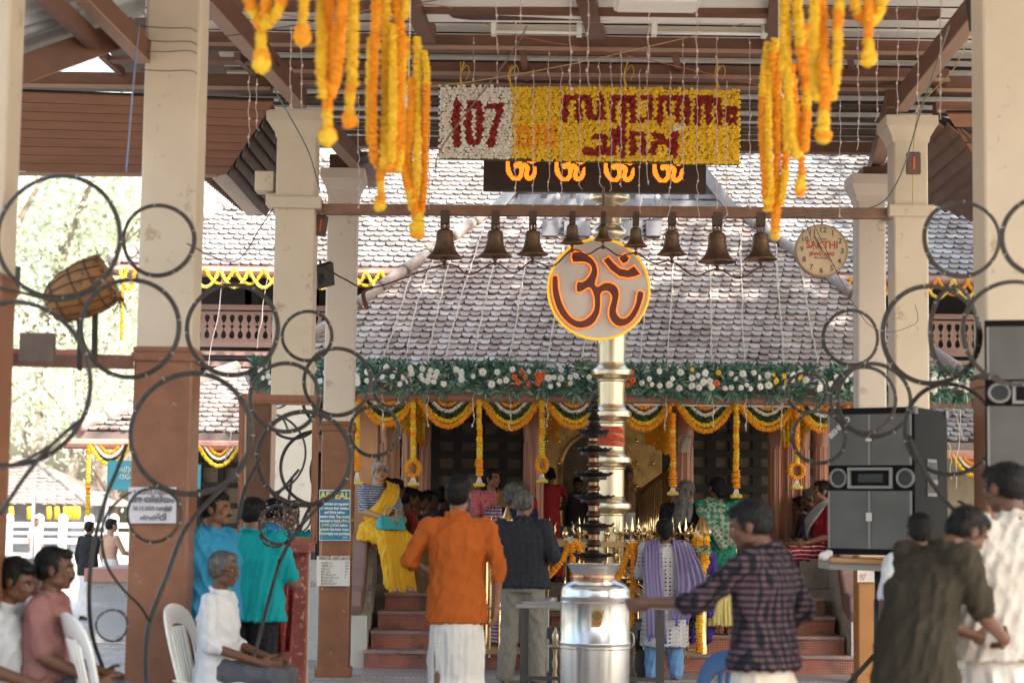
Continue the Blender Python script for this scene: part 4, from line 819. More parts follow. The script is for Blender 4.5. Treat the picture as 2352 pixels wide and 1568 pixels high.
LM = {i: M().mat(REDF if i < 13 else ORA if i < 15 else WH2) for i in range(16)}; pit = 7.0; ff = px(1, Yf); r0 = 0
vv = 197.0
while vv < 384:
    uu = 1011 + (r0 % 2) * pit / 2
    while uu < 1699:
        u = uu + rng.uniform(-1.4, 1.4); v = vv + rng.uniform(-1.4, 1.4); t = (u - 1010) / 690; vt_ = 199 + 10 * t; vb_ = 363 + 13 * t
        if vt_ - 3 <= v <= vb_:
            k, li = kind_at(u, v); white = u < 1176; m_ = LM[li] if k else (mw if white else my); rr = ff * (4.7 if m_ is not mw else 4.4) * rng.uniform(.85, 1.1)
            disc(m_, P(u, v, Yf + rng.uniform(-.012, .012)), (rng.uniform(-.3, .3), -1, rng.uniform(-.3, .3)), rr, rr * .8, 8, 5, .14)
        uu += pit
    vv += pit * .9; r0 += 1
mw.build('white_flowers', None, board); my.build('yellow_flowers', None, board); [m_.build('flower_letter', None, board) for m_ in LM.values() if m_.v]
mb = M(); cs = [P(1008, 196, Yf + .03), P(1701, 208, Yf + .03), P(1697, 380, Yf + .03), P(1008, 366, Yf + .03)]; mb.add(cs + [c + Vector((0, .02, 0)) for c in cs], [(0, 1, 2, 3), (7, 6, 5, 4), (0, 4, 5, 1), (1, 5, 6, 2), (2, 6, 7, 3), (3, 7, 4, 0)]); mb.build('backing', nmat('moss_backing', (.10, .08, .02), .9), board)
twine = nmat('yellow_twine', (.62, .38, .06), .8)
for u in (1062, 1175, 1440, 1650):
    mb = M()
    for s_ in range(3): mb.tube(smoothpts([P(u + rng.uniform(-4, 4), 202, Yf), P(u - 6 + rng.uniform(-3, 3), 175, Yf - .02), P(u + rng.uniform(-5, 5), 140 + rng.uniform(-8, 18), Yf)], 4), .004, 5)
    mb.tube(smoothpts([P(u - 2, 165, Yf), P(u + 10, 150, Yf - .02), P(u + 16, 166, Yf - .03), P(u + 8, 185, Yf)], 4), .0035, 5); mb.build('twine', twine, board)
# ================================================================ Om sign, LED board
om = [(490, 185), (560, 185), (620, 215), (655, 260), (668, 310), (665, 350), (650, 400), (668, 415), (710, 390), (760, 393), (800, 420), (815, 470), (803, 540), (795, 590), (820, 628), (860, 628), (900, 580), (925, 520), (937, 450), (982, 460), (965, 540), (930, 620), (880, 675), (820, 695), (770, 672), (740, 620), (743, 560), (760, 500), (748, 465), (720, 453), (690, 468), (688, 540), (680, 600), (650, 660), (610, 693), (550, 706), (490, 690), (430, 640), (385, 570), (358, 480), (352, 400), (358, 345), (396, 350), (400, 420), (420, 510), (455, 585), (500, 635), (550, 650), (600, 625), (635, 580), (642, 520), (628, 455), (605, 428), (565, 452), (520, 455), (525, 385), (560, 385), (600, 352), (622, 300), (602, 265), (555, 253), (495, 255)]
cres = [(740, 212), (775, 252), (820, 292), (870, 303), (915, 275), (962, 335), (920, 355), (870, 363), (810, 352), (750, 308), (700, 240)]
diam = [(850, 190), (885, 225), (870, 255), (835, 265), (805, 225)]
def c7(x, y): return (1148.4 + x * K, 516.8 + y * K)
Yo = 16.35; osn = E('om_sign', P(1375, 664, Yo), 'round cream Om sign outlined in orange and yellow neon hanging before the flagpole', 'illuminated sign')
cc = P(1375, 664, Yo); ro = px(117, Yo)
facem = nmat('sign_face', (.62, .61, .59), .5, var=.05, scale=3)
mb = M(); rotx = Matrix.Rotation(math.pi / 2, 3, 'X'); mb.lathe(cc + Vector((.0, .12, 0)), [(ro, 0), (ro, .12), (ro * .985, .125)], 64, rotx); mb.build('face', facem, osn)
mb = M(); mb.tube([cc + Vector((ro * 1.0 * math.cos(a), -.012, ro * 1.0 * math.sin(a))) for a in np.linspace(0, 2 * math.pi, 65)[:-1]], .010, 8, True); mb.build('rim_tube', nmat('yellow_neon', (.9, .5, .02), .4, emit=(1, .45, .01), estr=.20), osn, smooth=True)
nm_ = nmat('orange_neon', (.9, .25, .02), .4, emit=(1, .17, .008), estr=.36); mar = nmat('maroon_letter', (.10, .010, .008), .25, var=.3, scale=7)
def fillpoly(mb, pts2, Y, th):
    pts = [P(*p, Y) for p in pts2]; n_ = len(pts)
    from mathutils.geometry import tessellate_polygon
    tr = [tuple(t_) for t_ in tessellate_polygon([[Vector((p.x, p.z, 0)) for p in pts]])]
    bk = [p + Vector((0, th, 0)) for p in pts]; mb.add(pts + bk, tr + [(i, (i + 1) % n_, (i + 1) % n_ + n_, i + n_) for i in range(n_)])
for poly, nm in ((om, 'om_letter'), (cres, 'crescent'), (diam, 'dot')):
    sm = [(p.x, p.y) for p in smoothpts([(x, y, 0) for x, y in poly], 2, True)] if len(poly) > 20 else poly
    p2 = [c7(*p) for p in sm]; mb = M(); fillpoly(mb, p2, Yo - .03, .03); o = mb.build(nm, mar, osn)
    mb = M(); mb.tube([P(*p, Yo - .04) for p in p2], .0066, 6, True); mb.build('neon_outline', nm_, o, smooth=True)
mb = M(); mb.tube([P(1386, 430, 16.2), P(1386, 545, Yo + .06)], .012, 6); mb.tube([P(1372, 775, 16.45), P(1374, 830, 16.5)], .006, 6); mb.build('hanging_rod', MATS['rail_paint'], osn)
led = E('led_display', P(1366, 400, 16.7), 'dark dot-matrix display glowing with four orange Om symbols under the flower board', 'LED display')
a, b = P(1110, 432, 16.7), P(1622, 345, 16.7); mb = M(); mb.box(((a.x + b.x) / 2, 16.74, (a.z + b.z) / 2 - .02), (b.x - a.x, .08, b.z - a.z)); mb.build('housing', nmat('led_housing', (.055, .03, .022), .5, var=.2), led)
def inside(p, poly):
    x, y = p; c_ = False; j = len(poly) - 1
    for i in range(len(poly)):
        xi, yi = poly[i]; xj, yj = poly[j]
        if (yi > y) != (yj > y) and x < (xj - xi) * (y - yi) / (yj - yi) + xi: c_ = not c_
        j = i
    return c_
for cu in (1196, 1308, 1421, 1533):
    mb = M()
    for iy in range(22):
        for ix in range(32):
            u = cu - 33 + ix * 2.2; v = 358 + iy * 2.75; X = 352 + (u - (cu - 33)) / 70 * 630; Yv = 706 - (418 - v) / 64 * 520
            if any(inside((X + dx_, Yv + dy_), q) for q in (om, cres) for dx_, dy_ in ((0, 0), (22, 0), (-22, 0), (0, 18), (0, -18))): p = P(u, v + (u - 1366) * .0131, 16.69); mb.ell(p, (.0042, .003, .0048), 5, 4)
    mb.build('glowing_symbol', nmat('led_orange', (.9, .3, .03), .5, emit=(1, .20, .012), estr=.75), led)
mb = M()
for k in range(16): v = 372 + k * 3.6; p, q = P(1114, v - .8, 16.692), P(1618, v + 5.9, 16.692); mb.bar(p, q, .004, .004)
mb.build('dot_rows', nmat('led_off', (.10, .05, .03), .6), led)
# ================================================================ bells
def bell(u, wpx, vb, lab):
    Y = 16.1; p = P(u, vb, Y); Rb = px(wpx / 2, Y); H_ = Rb * 1.62; zt = P(u, 481 + (u - 742) * .0078, Y).z - .03
    t = E('bell', (p.x, Y, p.z), lab, 'bell', 'bronze temple bells hanging from the timber rail')
    mb = M(); pr = [(0.001, 1.0), (.26, .985), (.40, .94), (.455, .86), (.465, .80), (.49, .79), (.49, .765), (.465, .755), (.49, .60), (.53, .44), (.60, .30), (.72, .17), (.80, .13), (.82, .11), (.93, .05), (1.0, .02), (1.0, -.005), (.93, 0), (.6, .22), (.4, .7)]
    mb.lathe((p.x, Y, p.z), [(r * Rb, z * H_) for r, z in pr], 32); mb.build('body', bronze, t, smooth='auto')
    top = p.z + H_; mb = M(); hh = max(.02, (zt - top) * .55)
    for k in range(3):
        a = k * math.pi / 3 + .3; mb.tube(smoothpts([(p.x - Rb * .2 * math.cos(a), Y - Rb * .2 * math.sin(a), top - .004), (p.x - Rb * .22 * math.cos(a), Y - Rb * .22 * math.sin(a), top + hh * .6), (p.x, Y, top + hh), (p.x + Rb * .22 * math.cos(a), Y + Rb * .22 * math.sin(a), top + hh * .6), (p.x + Rb * .2 * math.cos(a), Y + Rb * .2 * math.sin(a), top - .004)], 4), Rb * .055, 6)
    mb.build('crown_loop', bronze, t, smooth=True)
    mb = M(); mb.box((p.x, Y, zt - .03), (Rb * .5, .10, .11)); mb.tube([(p.x, Y, zt - .06), (p.x, Y, top + hh * .8)], .012, 6); mb.build('hanger', nmat('rusty_iron', (.07, .04, .03), .7, var=.3), t)
    mb = M(); mb.tube([(p.x, Y, p.z + H_ * .4), (p.x, Y, p.z - .02)], Rb * .05, 6); mb.ell((p.x, Y, p.z - .02), (Rb * .16, Rb * .16, Rb * .15)); mb.tube([(p.x, Y, p.z - .02), (p.x, Y, p.z - .07)], Rb * .06, 6); mb.build('clapper', bronze, t, smooth=True)
    return Vector((p.x, Y - .02, p.z - .06))
BL = [(1021, 84, 592, 'first large bell along the rail, beside the low-hanging marigold bundle'), (1137, 78, 589, 'second large bell along the rail, above the sloping roof ridge'), (1223, 72, 585, 'medium bell third along the rail, just before the smaller ones by the Om sign'), (1314, 56, 559, 'small bell overlapping the upper edge of the Om sign on its 3-shaped side'), (1385, 44, 552, 'smallest bell, centred over the top of the round Om sign'), (1460, 56, 566, 'small bell above the crescent side of the Om sign'), (1543, 70, 585, 'medium bell just past the Om sign'), (1647, 88, 602, 'largest bell of the row, second from the clock'), (1747, 78, 596, 'large bell closest to the clock, touching the long marigold bundle')]
ends = [bell(*b) for b in BL]
ropem = nmat('dark_red_rope', (.11, .035, .03), .8, var=.3); mb = M(); pts = [P(745, 612, 16.3), P(790, 640, 16.2), P(858, 660, 16.1)]
for i, e_ in enumerate(ends):
    pts.append(e_)
    if i < len(ends) - 1: pts.append(e_.lerp(ends[i + 1], .5) - Vector((0, 0, .05 if 2 < i < 6 else .09)))
mb.tube(smoothpts(pts, 6), .0075, 6); mb.tube(smoothpts([P(858, 660, 16.1), P(835, 672, 16.1), P(840, 700, 16.1), P(846, 708, 16.1)], 4), [.012] * 4 + [.02] * 4 + [.022] * 4 + [.01], 6)
for e_ in ends: mb.ell(e_, (.018, .018, .02), 6, 5)
mb.build('bell_rope', ropem, label='dark red rope strung through all the bell clappers', cat='rope', smooth=True)
# ================================================================ clock
Yk = 16.3; ck = E('wall_clock', P(1888, 575, Yk), 'round cream advertising clock with brown rim reading SAKTHI JEWELLERS', 'clock'); kc = P(1888, 575, Yk); kr = px(62, Yk); kf = px(1, Yk)
mb = M(); mb.lathe(kc + Vector((0, .06, 0)), [(kr, 0), (kr, .05), (kr * .97, .07), (kr * .93, .07), (kr * .93, .05)], 48, rotx); mb.build('rim', nmat('tan_rim', (.42, .29, .17), .4, var=.1), ck, smooth='auto')
mb = M(); mb.lathe(kc + Vector((0, .05, 0)), [(kr * .94, 0), (kr * .94, .052)], 48, rotx); mb.build('dial', nmat('aged_dial', (.60, .46, .31), .5, var=.06, scale=5), ck)
ink = nmat('grey_ink', (.10, .09, .08), .6); redk = nmat('red_ink', (.55, .09, .05), .6); yk = Yk - .006
for i in range(1, 13):
    a = math.pi / 2 - i * math.pi / 6 - R(2); text(str(i), kf * 18, ink, (kc.x + kr * .76 * math.cos(a), yk, kc.z + kr * .76 * math.sin(a)), ck, 'numeral', ext=.0008, bold=.0006)
mb = M()
for i in range(60):
    a = i * math.pi / 30; r1 = .86 if i % 5 else .84; mb.bar(kc + Vector((kr * r1 * math.cos(a), -.004, kr * r1 * math.sin(a))), kc + Vector((kr * .89 * math.cos(a), -.004, kr * .89 * math.sin(a))), .002, .003, (0, 1, 0))
mb.build('minute_marks', ink, ck)
text('SAKTHI', kf * 24, redk, kc + Vector((0, -.006, kf * 12)), ck, 'brand_lettering', ext=.0008, bold=.0016, xscale=.92); text('JEWELLERS', kf * 12, redk, kc + Vector((0, -.006, -kf * 9)), ck, 'small_lettering', ext=.0008, bold=.0007); text('PH: 2262810', kf * 7, ink, kc + Vector((0, -.006, -kf * 18)), ck, 'small_lettering', ext=.0006); text('DAMAS', kf * 6, ink, kc + Vector((0, -.006, kf * 26)), ck, 'small_lettering', ext=.0006)
mb = M(); mb.bar(kc + Vector((0, -.014, -kf * 2)), P(1870, 540, Yk - .014), .004, .012, (0, 1, 0)); mb.bar(kc + Vector((0, -.018, 0)), P(1918, 612, Yk - .018), .003, .007, (0, 1, 0)); mb.build('hands', blackm, ck)
mb = M(); mb.tube([P(1888, 494, Yk), P(1888, 516, Yk)], .006, 6); mb.build('hook', blackm, ck)
# ================================================================ flagpole, fence, lamp, drum
def D(Y): return px(1, Y)
def prof(u, Y, rows):
    """rows: (half-width px, v) from bottom to top -> profile and centre"""
    c = P(u, rows[0][1], Y); f = D(Y); return c, [(w_ * f, (rows[0][1] - v) * f) for w_, v in rows]
YP = 18.05
fp = E('flagpole', P(1398, 1500, YP), 'gilded temple flagpole with ringed collars rising behind the oil lamp', 'flagpole')
def ringp(v, w0, w1, hh): return [(w0, v + hh), (w0 + 3, v + hh - 2), (w0 + 1, v + hh - 5), (w0 + 4, v + hh * .55), (w1, v + 6), (w1 + 1.5, v), (w1, v - 6), (w0 + 4, v - hh * .55), (w0 + 1, v - hh + 5), (w0 + 3, v - hh + 2), (w0, v - hh)]
for lo, hi, rings, w0 in ((1560, 775, [(1168, 47), (1063, 47), (958, 46), (862, 46)], 31.5), (560, 300, [(535, 40), (452, 46)], 29)):
    rows_ = [(w0 + 1, lo)]
    for v, w1 in rings: rows_ += ringp(v, w0, w1, 22)
    rows_ += [(w0, hi)]
    c, pr = prof(1399, YP, rows_); mb = M(); mb.lathe(c, pr, 40); mb.build('shaft', brasspale, fp, smooth='auto')
c, pr = prof(1399, YP, [(29, 790), (29, 540)]); mb = M(); mb.lathe(c, pr, 32); mb.build('shaft', brasspale, fp, smooth='auto')
mb = M(); f = D(YP); cb = P(1400, 1500, YP)
for k in range(15): c = P(1400, 1023 - k * 3, YP); mb.tube([c + Vector((33.5 * f * math.cos(a), 33.5 * f * math.sin(a), .004 * math.sin(a * 2 + k))) for a in np.linspace(0, 2 * math.pi, 29)[:-1]], 1.9 * f, 6, True)
mb.build('red_cord', nmat('red_cord', (.52, .075, .035), .8, var=.25, scale=40), fp, smooth=True)
mb = M(); mb.box((cb.x, YP, .14), (.9, .7, .28)); mb.box((cb.x, YP, .36), (.7, .55, .16)); mb.lathe((cb.x, YP, .4), [(.3, 0), (.34, .05), (.3, .12), (.24, .16), (.24, .3), (.3, .34), (.2, .4)], 24); mb.build('stone_base', nmat('black_stone', (.045, .045, .043), .5, var=.4, scale=5, bump=.3, spots=((.16, .15, .13), 5, .6)), fp, bevel=.01)
mb = M(); bz = P(1400, 1300, YP).z; mb.lathe((cb.x, YP, .78), [(.30, 0), (.34, .03), (.30, .07), (.26, .10), (.31, .14), (.26, .18), (.2, .24)], 32)
for k in range(9):
    a = k * 2 * math.pi / 9; mb.ell((cb.x + .27 * math.cos(a), YP + .27 * math.sin(a), 1.12), (.03, .03, .055), 8, 6); mb.ell((cb.x + .27 * math.cos(a), YP + .27 * math.sin(a), 1.19), (.018, .018, .022), 8, 6)
mb.build('gilded_pedestal', brass, fp, smooth='auto')
# brass fence
fn = E('brass_fence', P(1340, 1500, 17.75), 'brass fence topped with tridents around the flagpole base', 'fence')
def trident(mb, p, s_):
    mb.tube([p, p + Vector((0, 0, .06 * s_))], .010 * s_, 8); mb.ell(p + Vector((0, 0, .02)), (.02 * s_, .02 * s_, .014)); mb.lathe(p, [(.012 * s_, .03), (.022 * s_, .06), (.014 * s_, .075), (.02 * s_, .09), (.016 * s_, .11), (.001, .21 * s_)], 8)
    for sx in (-1, 1): mb.tube(smoothpts([p + Vector((0, 0, .06)), p + Vector((sx * .04 * s_, 0, .07)), p + Vector((sx * .058 * s_, 0, .105)), p + Vector((sx * .05 * s_, 0, .14)), p + Vector((sx * .066 * s_, 0, .18))], 3), [.012, .013, .014, .014, .014, .013, .013, .012, .010, .008, .006, .004, .002], 6)
def knobf(mb, p): mb.lathe(p, [(.011, 0), (.011, .03), (.026, .045), (.03, .07), (.024, .09), (.014, .10), (.018, .11), (.004, .13)], 10)
kbars = 0
for Yf_, us in ((17.75, [1057, 1083, 1110, 1128, 1150, 1298, 1330, 1362, 1395, 1425, 1452, 1480, 1510, 1545, 1580]), (18.35, [1120, 1160, 1200, 1245, 1262, 1300, 1342, 1385, 1420, 1466, 1495, 1540, 1575])):
    for i, u in enumerate(us):
        zt = P(u, 1242, Yf_).z; zb_ = P(u, 1510 if Yf_ < 18 else 1480, Yf_).z; p = P(u, 1242, Yf_); mb = M(); mb.tube([(p.x, Yf_, zb_), (p.x, Yf_, zt)], .013, 8)
        (trident if i % 3 != 2 else knobf)(mb, Vector((p.x, Yf_, zt)), *((1.05,) if i % 3 != 2 else ())); mb.build('baluster', brass, fn, smooth='auto')
rm = nmat('brass_rail', (.42, .28, .14), .4, .8, var=.2, scale=8)
mb = M()
for v, hh in ((1246, .055), (1395, .03), (1494, .045)):
    a, b = P(1050, v, 17.75), P(1605, v + 6, 17.75); mb.bar(a, b, .04, hh); a, b = P(1080, v - 6, 18.35), P(1600, v, 18.35); mb.bar(a, b, .04, hh)
for u in (1052, 1603): a = P(u, 1246, 17.75); mb.bar(a, a + Vector((0, .6, 0)), .04, .05)
mb.build('rails', rm, fn, bevel=.004)
for u, vt, Y in ((1612, 1180, 17.75), (1161, 1160, 18.3), (1203, 1168, 18.35)):
    c = P(u, 1500, Y); tp = P(u, vt, Y).z - c.z; k = .9 if u == 1612 else .75; mb = M(); r = .05 * k
    mb.lathe(c, [(r * 1.2, 0), (r * 1.2, .05), (r, .08), (r, tp - .36), (r * 1.3, tp - .34), (r * .9, tp - .31), (r * .9, tp - .24), (r * 1.8, tp - .2), (r * 2.05, tp - .17), (r * 1.7, tp - .13), (r * .95, tp - .07), (r * .5, tp - .03), (.002, tp)], 24); mb.build('finial_post', brass, fn, smooth='auto')
def draped(label, strands, Y=17.68, cols='o', w_=16):
    t = E('marigold_garland', P(*strands[0][0], Y), label, 'garland', 'marigold garlands tied to the brass fence')
    for pts in strands: mb = M(); chain(mb, smoothpts([P(u, v, Y + rng.uniform(-.03, .02)) for u, v in pts], 4), px(w_ / 2, Y), cols, step=px(6, Y)); mb.build('strand', None, t)
    mb = M()
    for _ in range(5): mb.tube(smoothpts([P(strands[0][0][0] + rng.uniform(-3, 3), strands[0][0][1] + 2, Y - .03), P(strands[0][0][0] + rng.uniform(-12, 12), strands[0][0][1] - 6, Y - .04), P(strands[0][0][0] + rng.uniform(-16, 16), strands[0][0][1] + rng.uniform(-16, 6), Y - .03)], 3), .003, 4)
    mb.build('tie_string', whitep, t)
draped('orange marigold garland tied in an inverted V, partly behind the tiered oil lamp', [[(1312, 1243), (1300, 1268), (1285, 1295), (1258, 1325)], [(1314, 1243), (1315, 1290), (1317, 1330)], [(1320, 1242), (1332, 1262), (1340, 1285)]])
draped('orange marigold garland with a long central tail on the fence beside the lavender shawl', [[(1448, 1246), (1440, 1275), (1425, 1315), (1410, 1350)], [(1453, 1246), (1456, 1300), (1452, 1350), (1451, 1440), (1453, 1505)], [(1460, 1248), (1466, 1270), (1468, 1300)]])
draped('thick yellow and orange garland hanging down the end post of the brass fence', [[(1607, 1232), (1605, 1262)], [(1613, 1262), (1614, 1300), (1611, 1325)], [(1622, 1235), (1622, 1270), (1620, 1300)], [(1609, 1345), (1608, 1380), (1606, 1440), (1608, 1495)], [(1597, 1225), (1596, 1250)]], 17.62, 'yooyyoo', 19)
mb = M(); t = [o for o in C.objects if o.name.startswith('marigold_garland')][-1]
for v in (1262, 1325, 1338):
    for _ in range(16):
        c = P(1613 + rng.uniform(-8, 8), v + rng.uniform(-5, 5), 17.58); a = rng.uniform(0, 6.28); blade(c, (math.cos(a), -.5, math.sin(a)), .075, .010)
mb.build('leaves', lm, t)
# tiered oil lamp
YL = 16.5; lamp = E('oil_lamp', P(1363, 1500, YL), 'tall black and bronze tiered temple oil lamp with a small figure on top', 'oil lamp'); f = D(YL)
def shaftseg(v0, v1, u=1363.5):
    h_ = v0 - v1; return [(12, v0), (15, v0 - h_ * .08), (13, v0 - h_ * .16), (13, v0 - h_ * .22), (18, v0 - h_ * .32), (18.5, v0 - h_ * .38), (14, v0 - h_ * .46), (17, v0 - h_ * .5), (13, v0 - h_ * .55), (13, v0 - h_ * .78), (16, v0 - h_ * .82), (14, v0 - h_ * .9), (19, v0 - h_ * .97), (26, v0 - h_)]
tiers = [(1275, 47), (1207, 46.5), (1142, 45), (1090, 43), (1034, 40), (992, 36)]
vprev = 1560
for i, (v, r) in enumerate(tiers):
    c, pr = prof(1363, YL, [(q[0] * (1 - i * .03), q[1]) for q in shaftseg(vprev - (8 if i else 0), v + 9)]); mb = M(); mb.lathe(c, pr, 24); mb.build('stem', nmat('bronze_stem', (.24, .145, .10), .28, .95, var=.5, scale=10), lamp, smooth='auto')
    c, pr = prof(1363, YL, [(20, v + 9), (30, v + 11), (31, v + 4), (r * .93, v + 1.5), (r, v - 2.5), (r * .97, v - 4), (r * .7, v - 1), (26, v - 3), (16, v - 9)]); mb = M(); mb.lathe(c, pr, 36)
    for k in range(9): a = k * 2 * math.pi / 9 + i; mb.ell(c + Vector((r * f * 1.02 * math.cos(a), r * f * 1.02 * math.sin(a), (11 + 2.5) * f)), (.016, .016, .007), 6, 4)
    mb.build('oil_tray', lampm, lamp, smooth='auto'); vprev = v
c, pr = prof(1364, YL, [(16, 984), (18, 978), (13, 972), (12, 966), (17, 960), (9, 950), (8, 946), (13, 943), (13, 940)]); mb = M(); mb.lathe(c, pr, 20); mb.build('stem', lampm, lamp, smooth='auto')
mb = M(); c = P(1366, 942, YL); F_ = lambda a, b, cc_=0: c + Vector((a * f, cc_ * f, b * f))
mb.tube([F_(-3, 0), F_(-4, 12), F_(-2, 20)], [4 * f, 4.5 * f, 5 * f], 8); mb.tube([F_(3, 0), F_(5, 12), F_(1, 20)], [4 * f, 4.5 * f, 5 * f], 8); mb.ell(F_(0, 22), (7 * f, 5 * f, 8 * f)); mb.ell(F_(2, 33), (5 * f, 5 * f, 5.5 * f)); mb.tube([F_(6, 33), F_(10, 30)], [2.5 * f, .8 * f], 6); mb.tube([F_(-6, 25), F_(-9, 15)], [2.5 * f, 1.5 * f], 6); mb.build('bird_figure', lampm, lamp, smooth=True)
# steel drum
YD = 14.5; drum = E('steel_drum', P(1365, 1633, YD), 'large polished steel drum with flared mouth and copper neck before the oil lamp', 'vessel')
c, pr = prof(1365, YD, [(77, 1660), (79, 1560), (80, 1510), (80, 1492), (82, 1490), (82, 1486), (80, 1484), (82, 1481), (82, 1477), (80, 1474), (79, 1400), (81, 1388), (79, 1385), (81, 1376), (79, 1372), (79, 1362), (76, 1353), (68, 1346), (52, 1340), (49, 1337)])
mb = M(); mb.lathe(c, pr, 64); mb.build('body', steel, drum, smooth='auto')
c, pr = prof(1364, YD, [(49, 1337), (48, 1332), (49.5, 1329), (49, 1320)]); mb = M(); mb.lathe(c, pr, 64); mb.build('copper_neck', nmat('copper', (.80, .42, .24), .22, 1, var=.1), drum, smooth='auto')
c, pr = prof(1364, YD, [(49, 1320), (50, 1316), (60, 1299), (62.5, 1296), (63, 1294), (60, 1294), (50, 1312), (10, 1316)]); mb = M(); mb.lathe(c, pr, 64); mb.build('mouth', steel, drum, smooth='auto')
f = D(YD); mb = M(); a0 = math.atan2(-1, 5 / 78.)
vs = []; rr = 80 * f
for i in range(9):
    a = -math.pi / 2 + .075 + (i - 4) * .046
    for v in (1435, 1397 - (4 if 1 < i < 7 else 0)): p = P(1365, v, YD); vs.append((c.x + rr * math.cos(a), YD + rr * math.sin(a), p.z))
mb.add(vs, [(2 * i, 2 * i + 2, 2 * i + 3, 2 * i + 1) for i in range(8)]); mb.build('gold_sticker', nmat('gold_sticker', (.45, .30, .10), .4, .5, var=.3, scale=60), drum)
pz = P(1371, 1413, YD - rr - .003); mb = M(); mb.lathe(pz, [(11 * f, 0), (11 * f, .002), (8 * f, .002)], 20, rotx.transposed()); mb.build('emblem', nmat('dull_gold', (.22, .15, .07), .5, .4, var=.4, scale=120), drum)
text('TDB', 10 * f, redk, P(1371, 1430, YD - rr - .004), drum, 'lettering', ext=.0006, bold=.0008)
for s_ in (-1, 1): mb = M(); mb.tube(smoothpts([P(1365 + s_ * 80, 1450, YD), P(1365 + s_ * 89, 1455, YD), P(1365 + s_ * 91, 1475, YD), P(1365 + s_ * 84, 1486, YD)], 4), .006, 6); mb.build('handle', steelm, drum, smooth=True)
# steel table frame
tb = E('steel_table', P(1365, 1600, 15.4), 'low steel table frame standing around the steel drum', 'table')
mb = M(); a, b = P(1187, 1391, 15.3), P(1544, 1395, 15.3); mb.bar(a, b, .05, .035); mb.bar(a + Vector((.0, .5, 0)), b + Vector((0, .5, 0)), .05, .035); mb.bar(a + Vector((.02, 0, 0)), a + Vector((.02, .5, 0)), .05, .034); mb.bar(b - Vector((.02, 0, 0)), b + Vector((-.02, .5, 0)), .05, .034); mb.build('top_frame', steelm, tb, bevel=.004)
for u, Y in ((1201, 15.3), (1521, 15.3), (1210, 15.8), (1512, 15.8)): mb = M(); p = P(u, 1395, Y); mb.box((p.x, Y, (a.z - .02) / 2), (.035, .035, a.z - .02)); mb.build('leg', nmat('dark_steel', (.09, .085, .085), .45, .7), tb)
mb = M(); p, q = P(1201, 1556, 15.3), P(1521, 1560, 15.3); mb.bar(p, q, .03, .03); mb.build('lower_bar', MATS['dark_steel'], tb)
for u0, u1, lab in ((1256, 1287, 'black stone post just left of the steel drum, behind the bronze lamp stand'), (1441, 1461, 'black stone post on the lavender shawl side of the steel drum')):
    mb = M(); Y = 16.0; a, b = P(u0, 1600, Y), P(u1, 1442, Y); cx = (a.x + b.x) / 2; mb.box((cx, Y, b.z / 2), (b.x - a.x - .03, .12, b.z)); mb.box((cx, Y, b.z - .04), (b.x - a.x + .01, .16, .09)); mb.box((cx, Y, .1), (b.x - a.x + .01, .16, .2)); mb.build('stone_post', MATS['black_stone'], label=lab, cat='stone post', bevel=.008)
sl_ = E('standing_lamp', P(1274, 1600, 15.6), 'small bronze lamp stand beside the steel drum', 'lamp stand'); c, pr = prof(1274, 15.6, [(16, 1600), (14, 1590), (5, 1580), (7, 1560), (4, 1540), (7, 1525), (4, 1510), (5, 1500), (6, 1492), (22, 1486), (22, 1482), (6, 1480), (8, 1474), (8, 1460), (5, 1454), (1.5, 1444)]); mb = M(); mb.lathe(c, pr, 20); mb.build('stem', nmat('pale_bronze', (.45, .36, .24), .35, .8, var=.2), sl_, smooth='auto')
# incense brazier with smoke wisp on the table end
br_ = E('incense_brazier', P(1257, 1390, 16.6), 'small grey brazier behind the table frame beside the charcoal shirt', 'brazier'); c, pr = prof(1257, 16.6, [(18, 1560), (3, 1550), (3, 1400), (20, 1392), (22, 1375), (20, 1375), (8, 1385)]); mb = M(); mb.lathe(c, pr, 20); mb.build('bowl', steelm, br_, smooth='auto')
# ================================================================ mirror and table
YM = 14.05; mir = E('mirror_stand', P(643, 1568, YM), 'tall brown-framed mirror on a red powder-stained stand beside the teal shirt', 'mirror')
fm = nmat('mirror_frame_wood', (.27, .11, .06), .4, var=.25, scale=9, spots=((.36, .2, .14), 30, .66), stretch=(8, 8, 1))
mb = M(); a, b = P(549, 916, YM), P(734, 919, YM)
for k, (dv, pr_) in enumerate(((-7, .03), (0, .045), (7, .03))): mb.bar(a + Vector((0, -pr_ / 2, -dv * D(YM))), b + Vector((0, -pr_ / 2, -dv * D(YM))), .03 + pr_, px(7, YM))
for u, wd in ((557, 14), (725, 15)):
    for k in (-1, 0, 1): p, q = P(u + k * 4.5, 924, YM), P(u + k * 4.5 - 4, 1240, YM); mb.bar(p, q, px(4.6, YM), .05 + (.02 if k == 0 else 0), (0, 1, 0))
mb.bar(P(549, 1238, YM), P(727, 1240, YM), .05, px(14, YM)); mb.build('frame', fm, mir)
gl = bpy.data.materials.new('mirror_glass'); gl.use_nodes = True; n = gl.node_tree; b_ = n.nodes['Principled BSDF']; b_.inputs['Metallic'].default_value = 1; b_.inputs['Roughness'].default_value = .015; b_.inputs['Base Color'].default_value = (.82, .84, .83, 1)
mb = M(); a, b, c, d_ = P(562, 924, YM + .02), P(720, 926, YM + .02), P(716, 1236, YM + .02), P(558, 1234, YM + .02); d_.x = a.x; c.x = b.x; mb.add([a, b, c, d_] + [q + Vector((0, .01, 0)) for q in (a, b, c, d_)], [(0, 1, 2, 3), (7, 6, 5, 4), (0, 4, 5, 1), (1, 5, 6, 2), (2, 6, 7, 3), (3, 7, 4, 0)]); mb.build('glass', gl, mir)
mb = M(); spk = nmat('powder_white', (.6, .5, .46), .9)
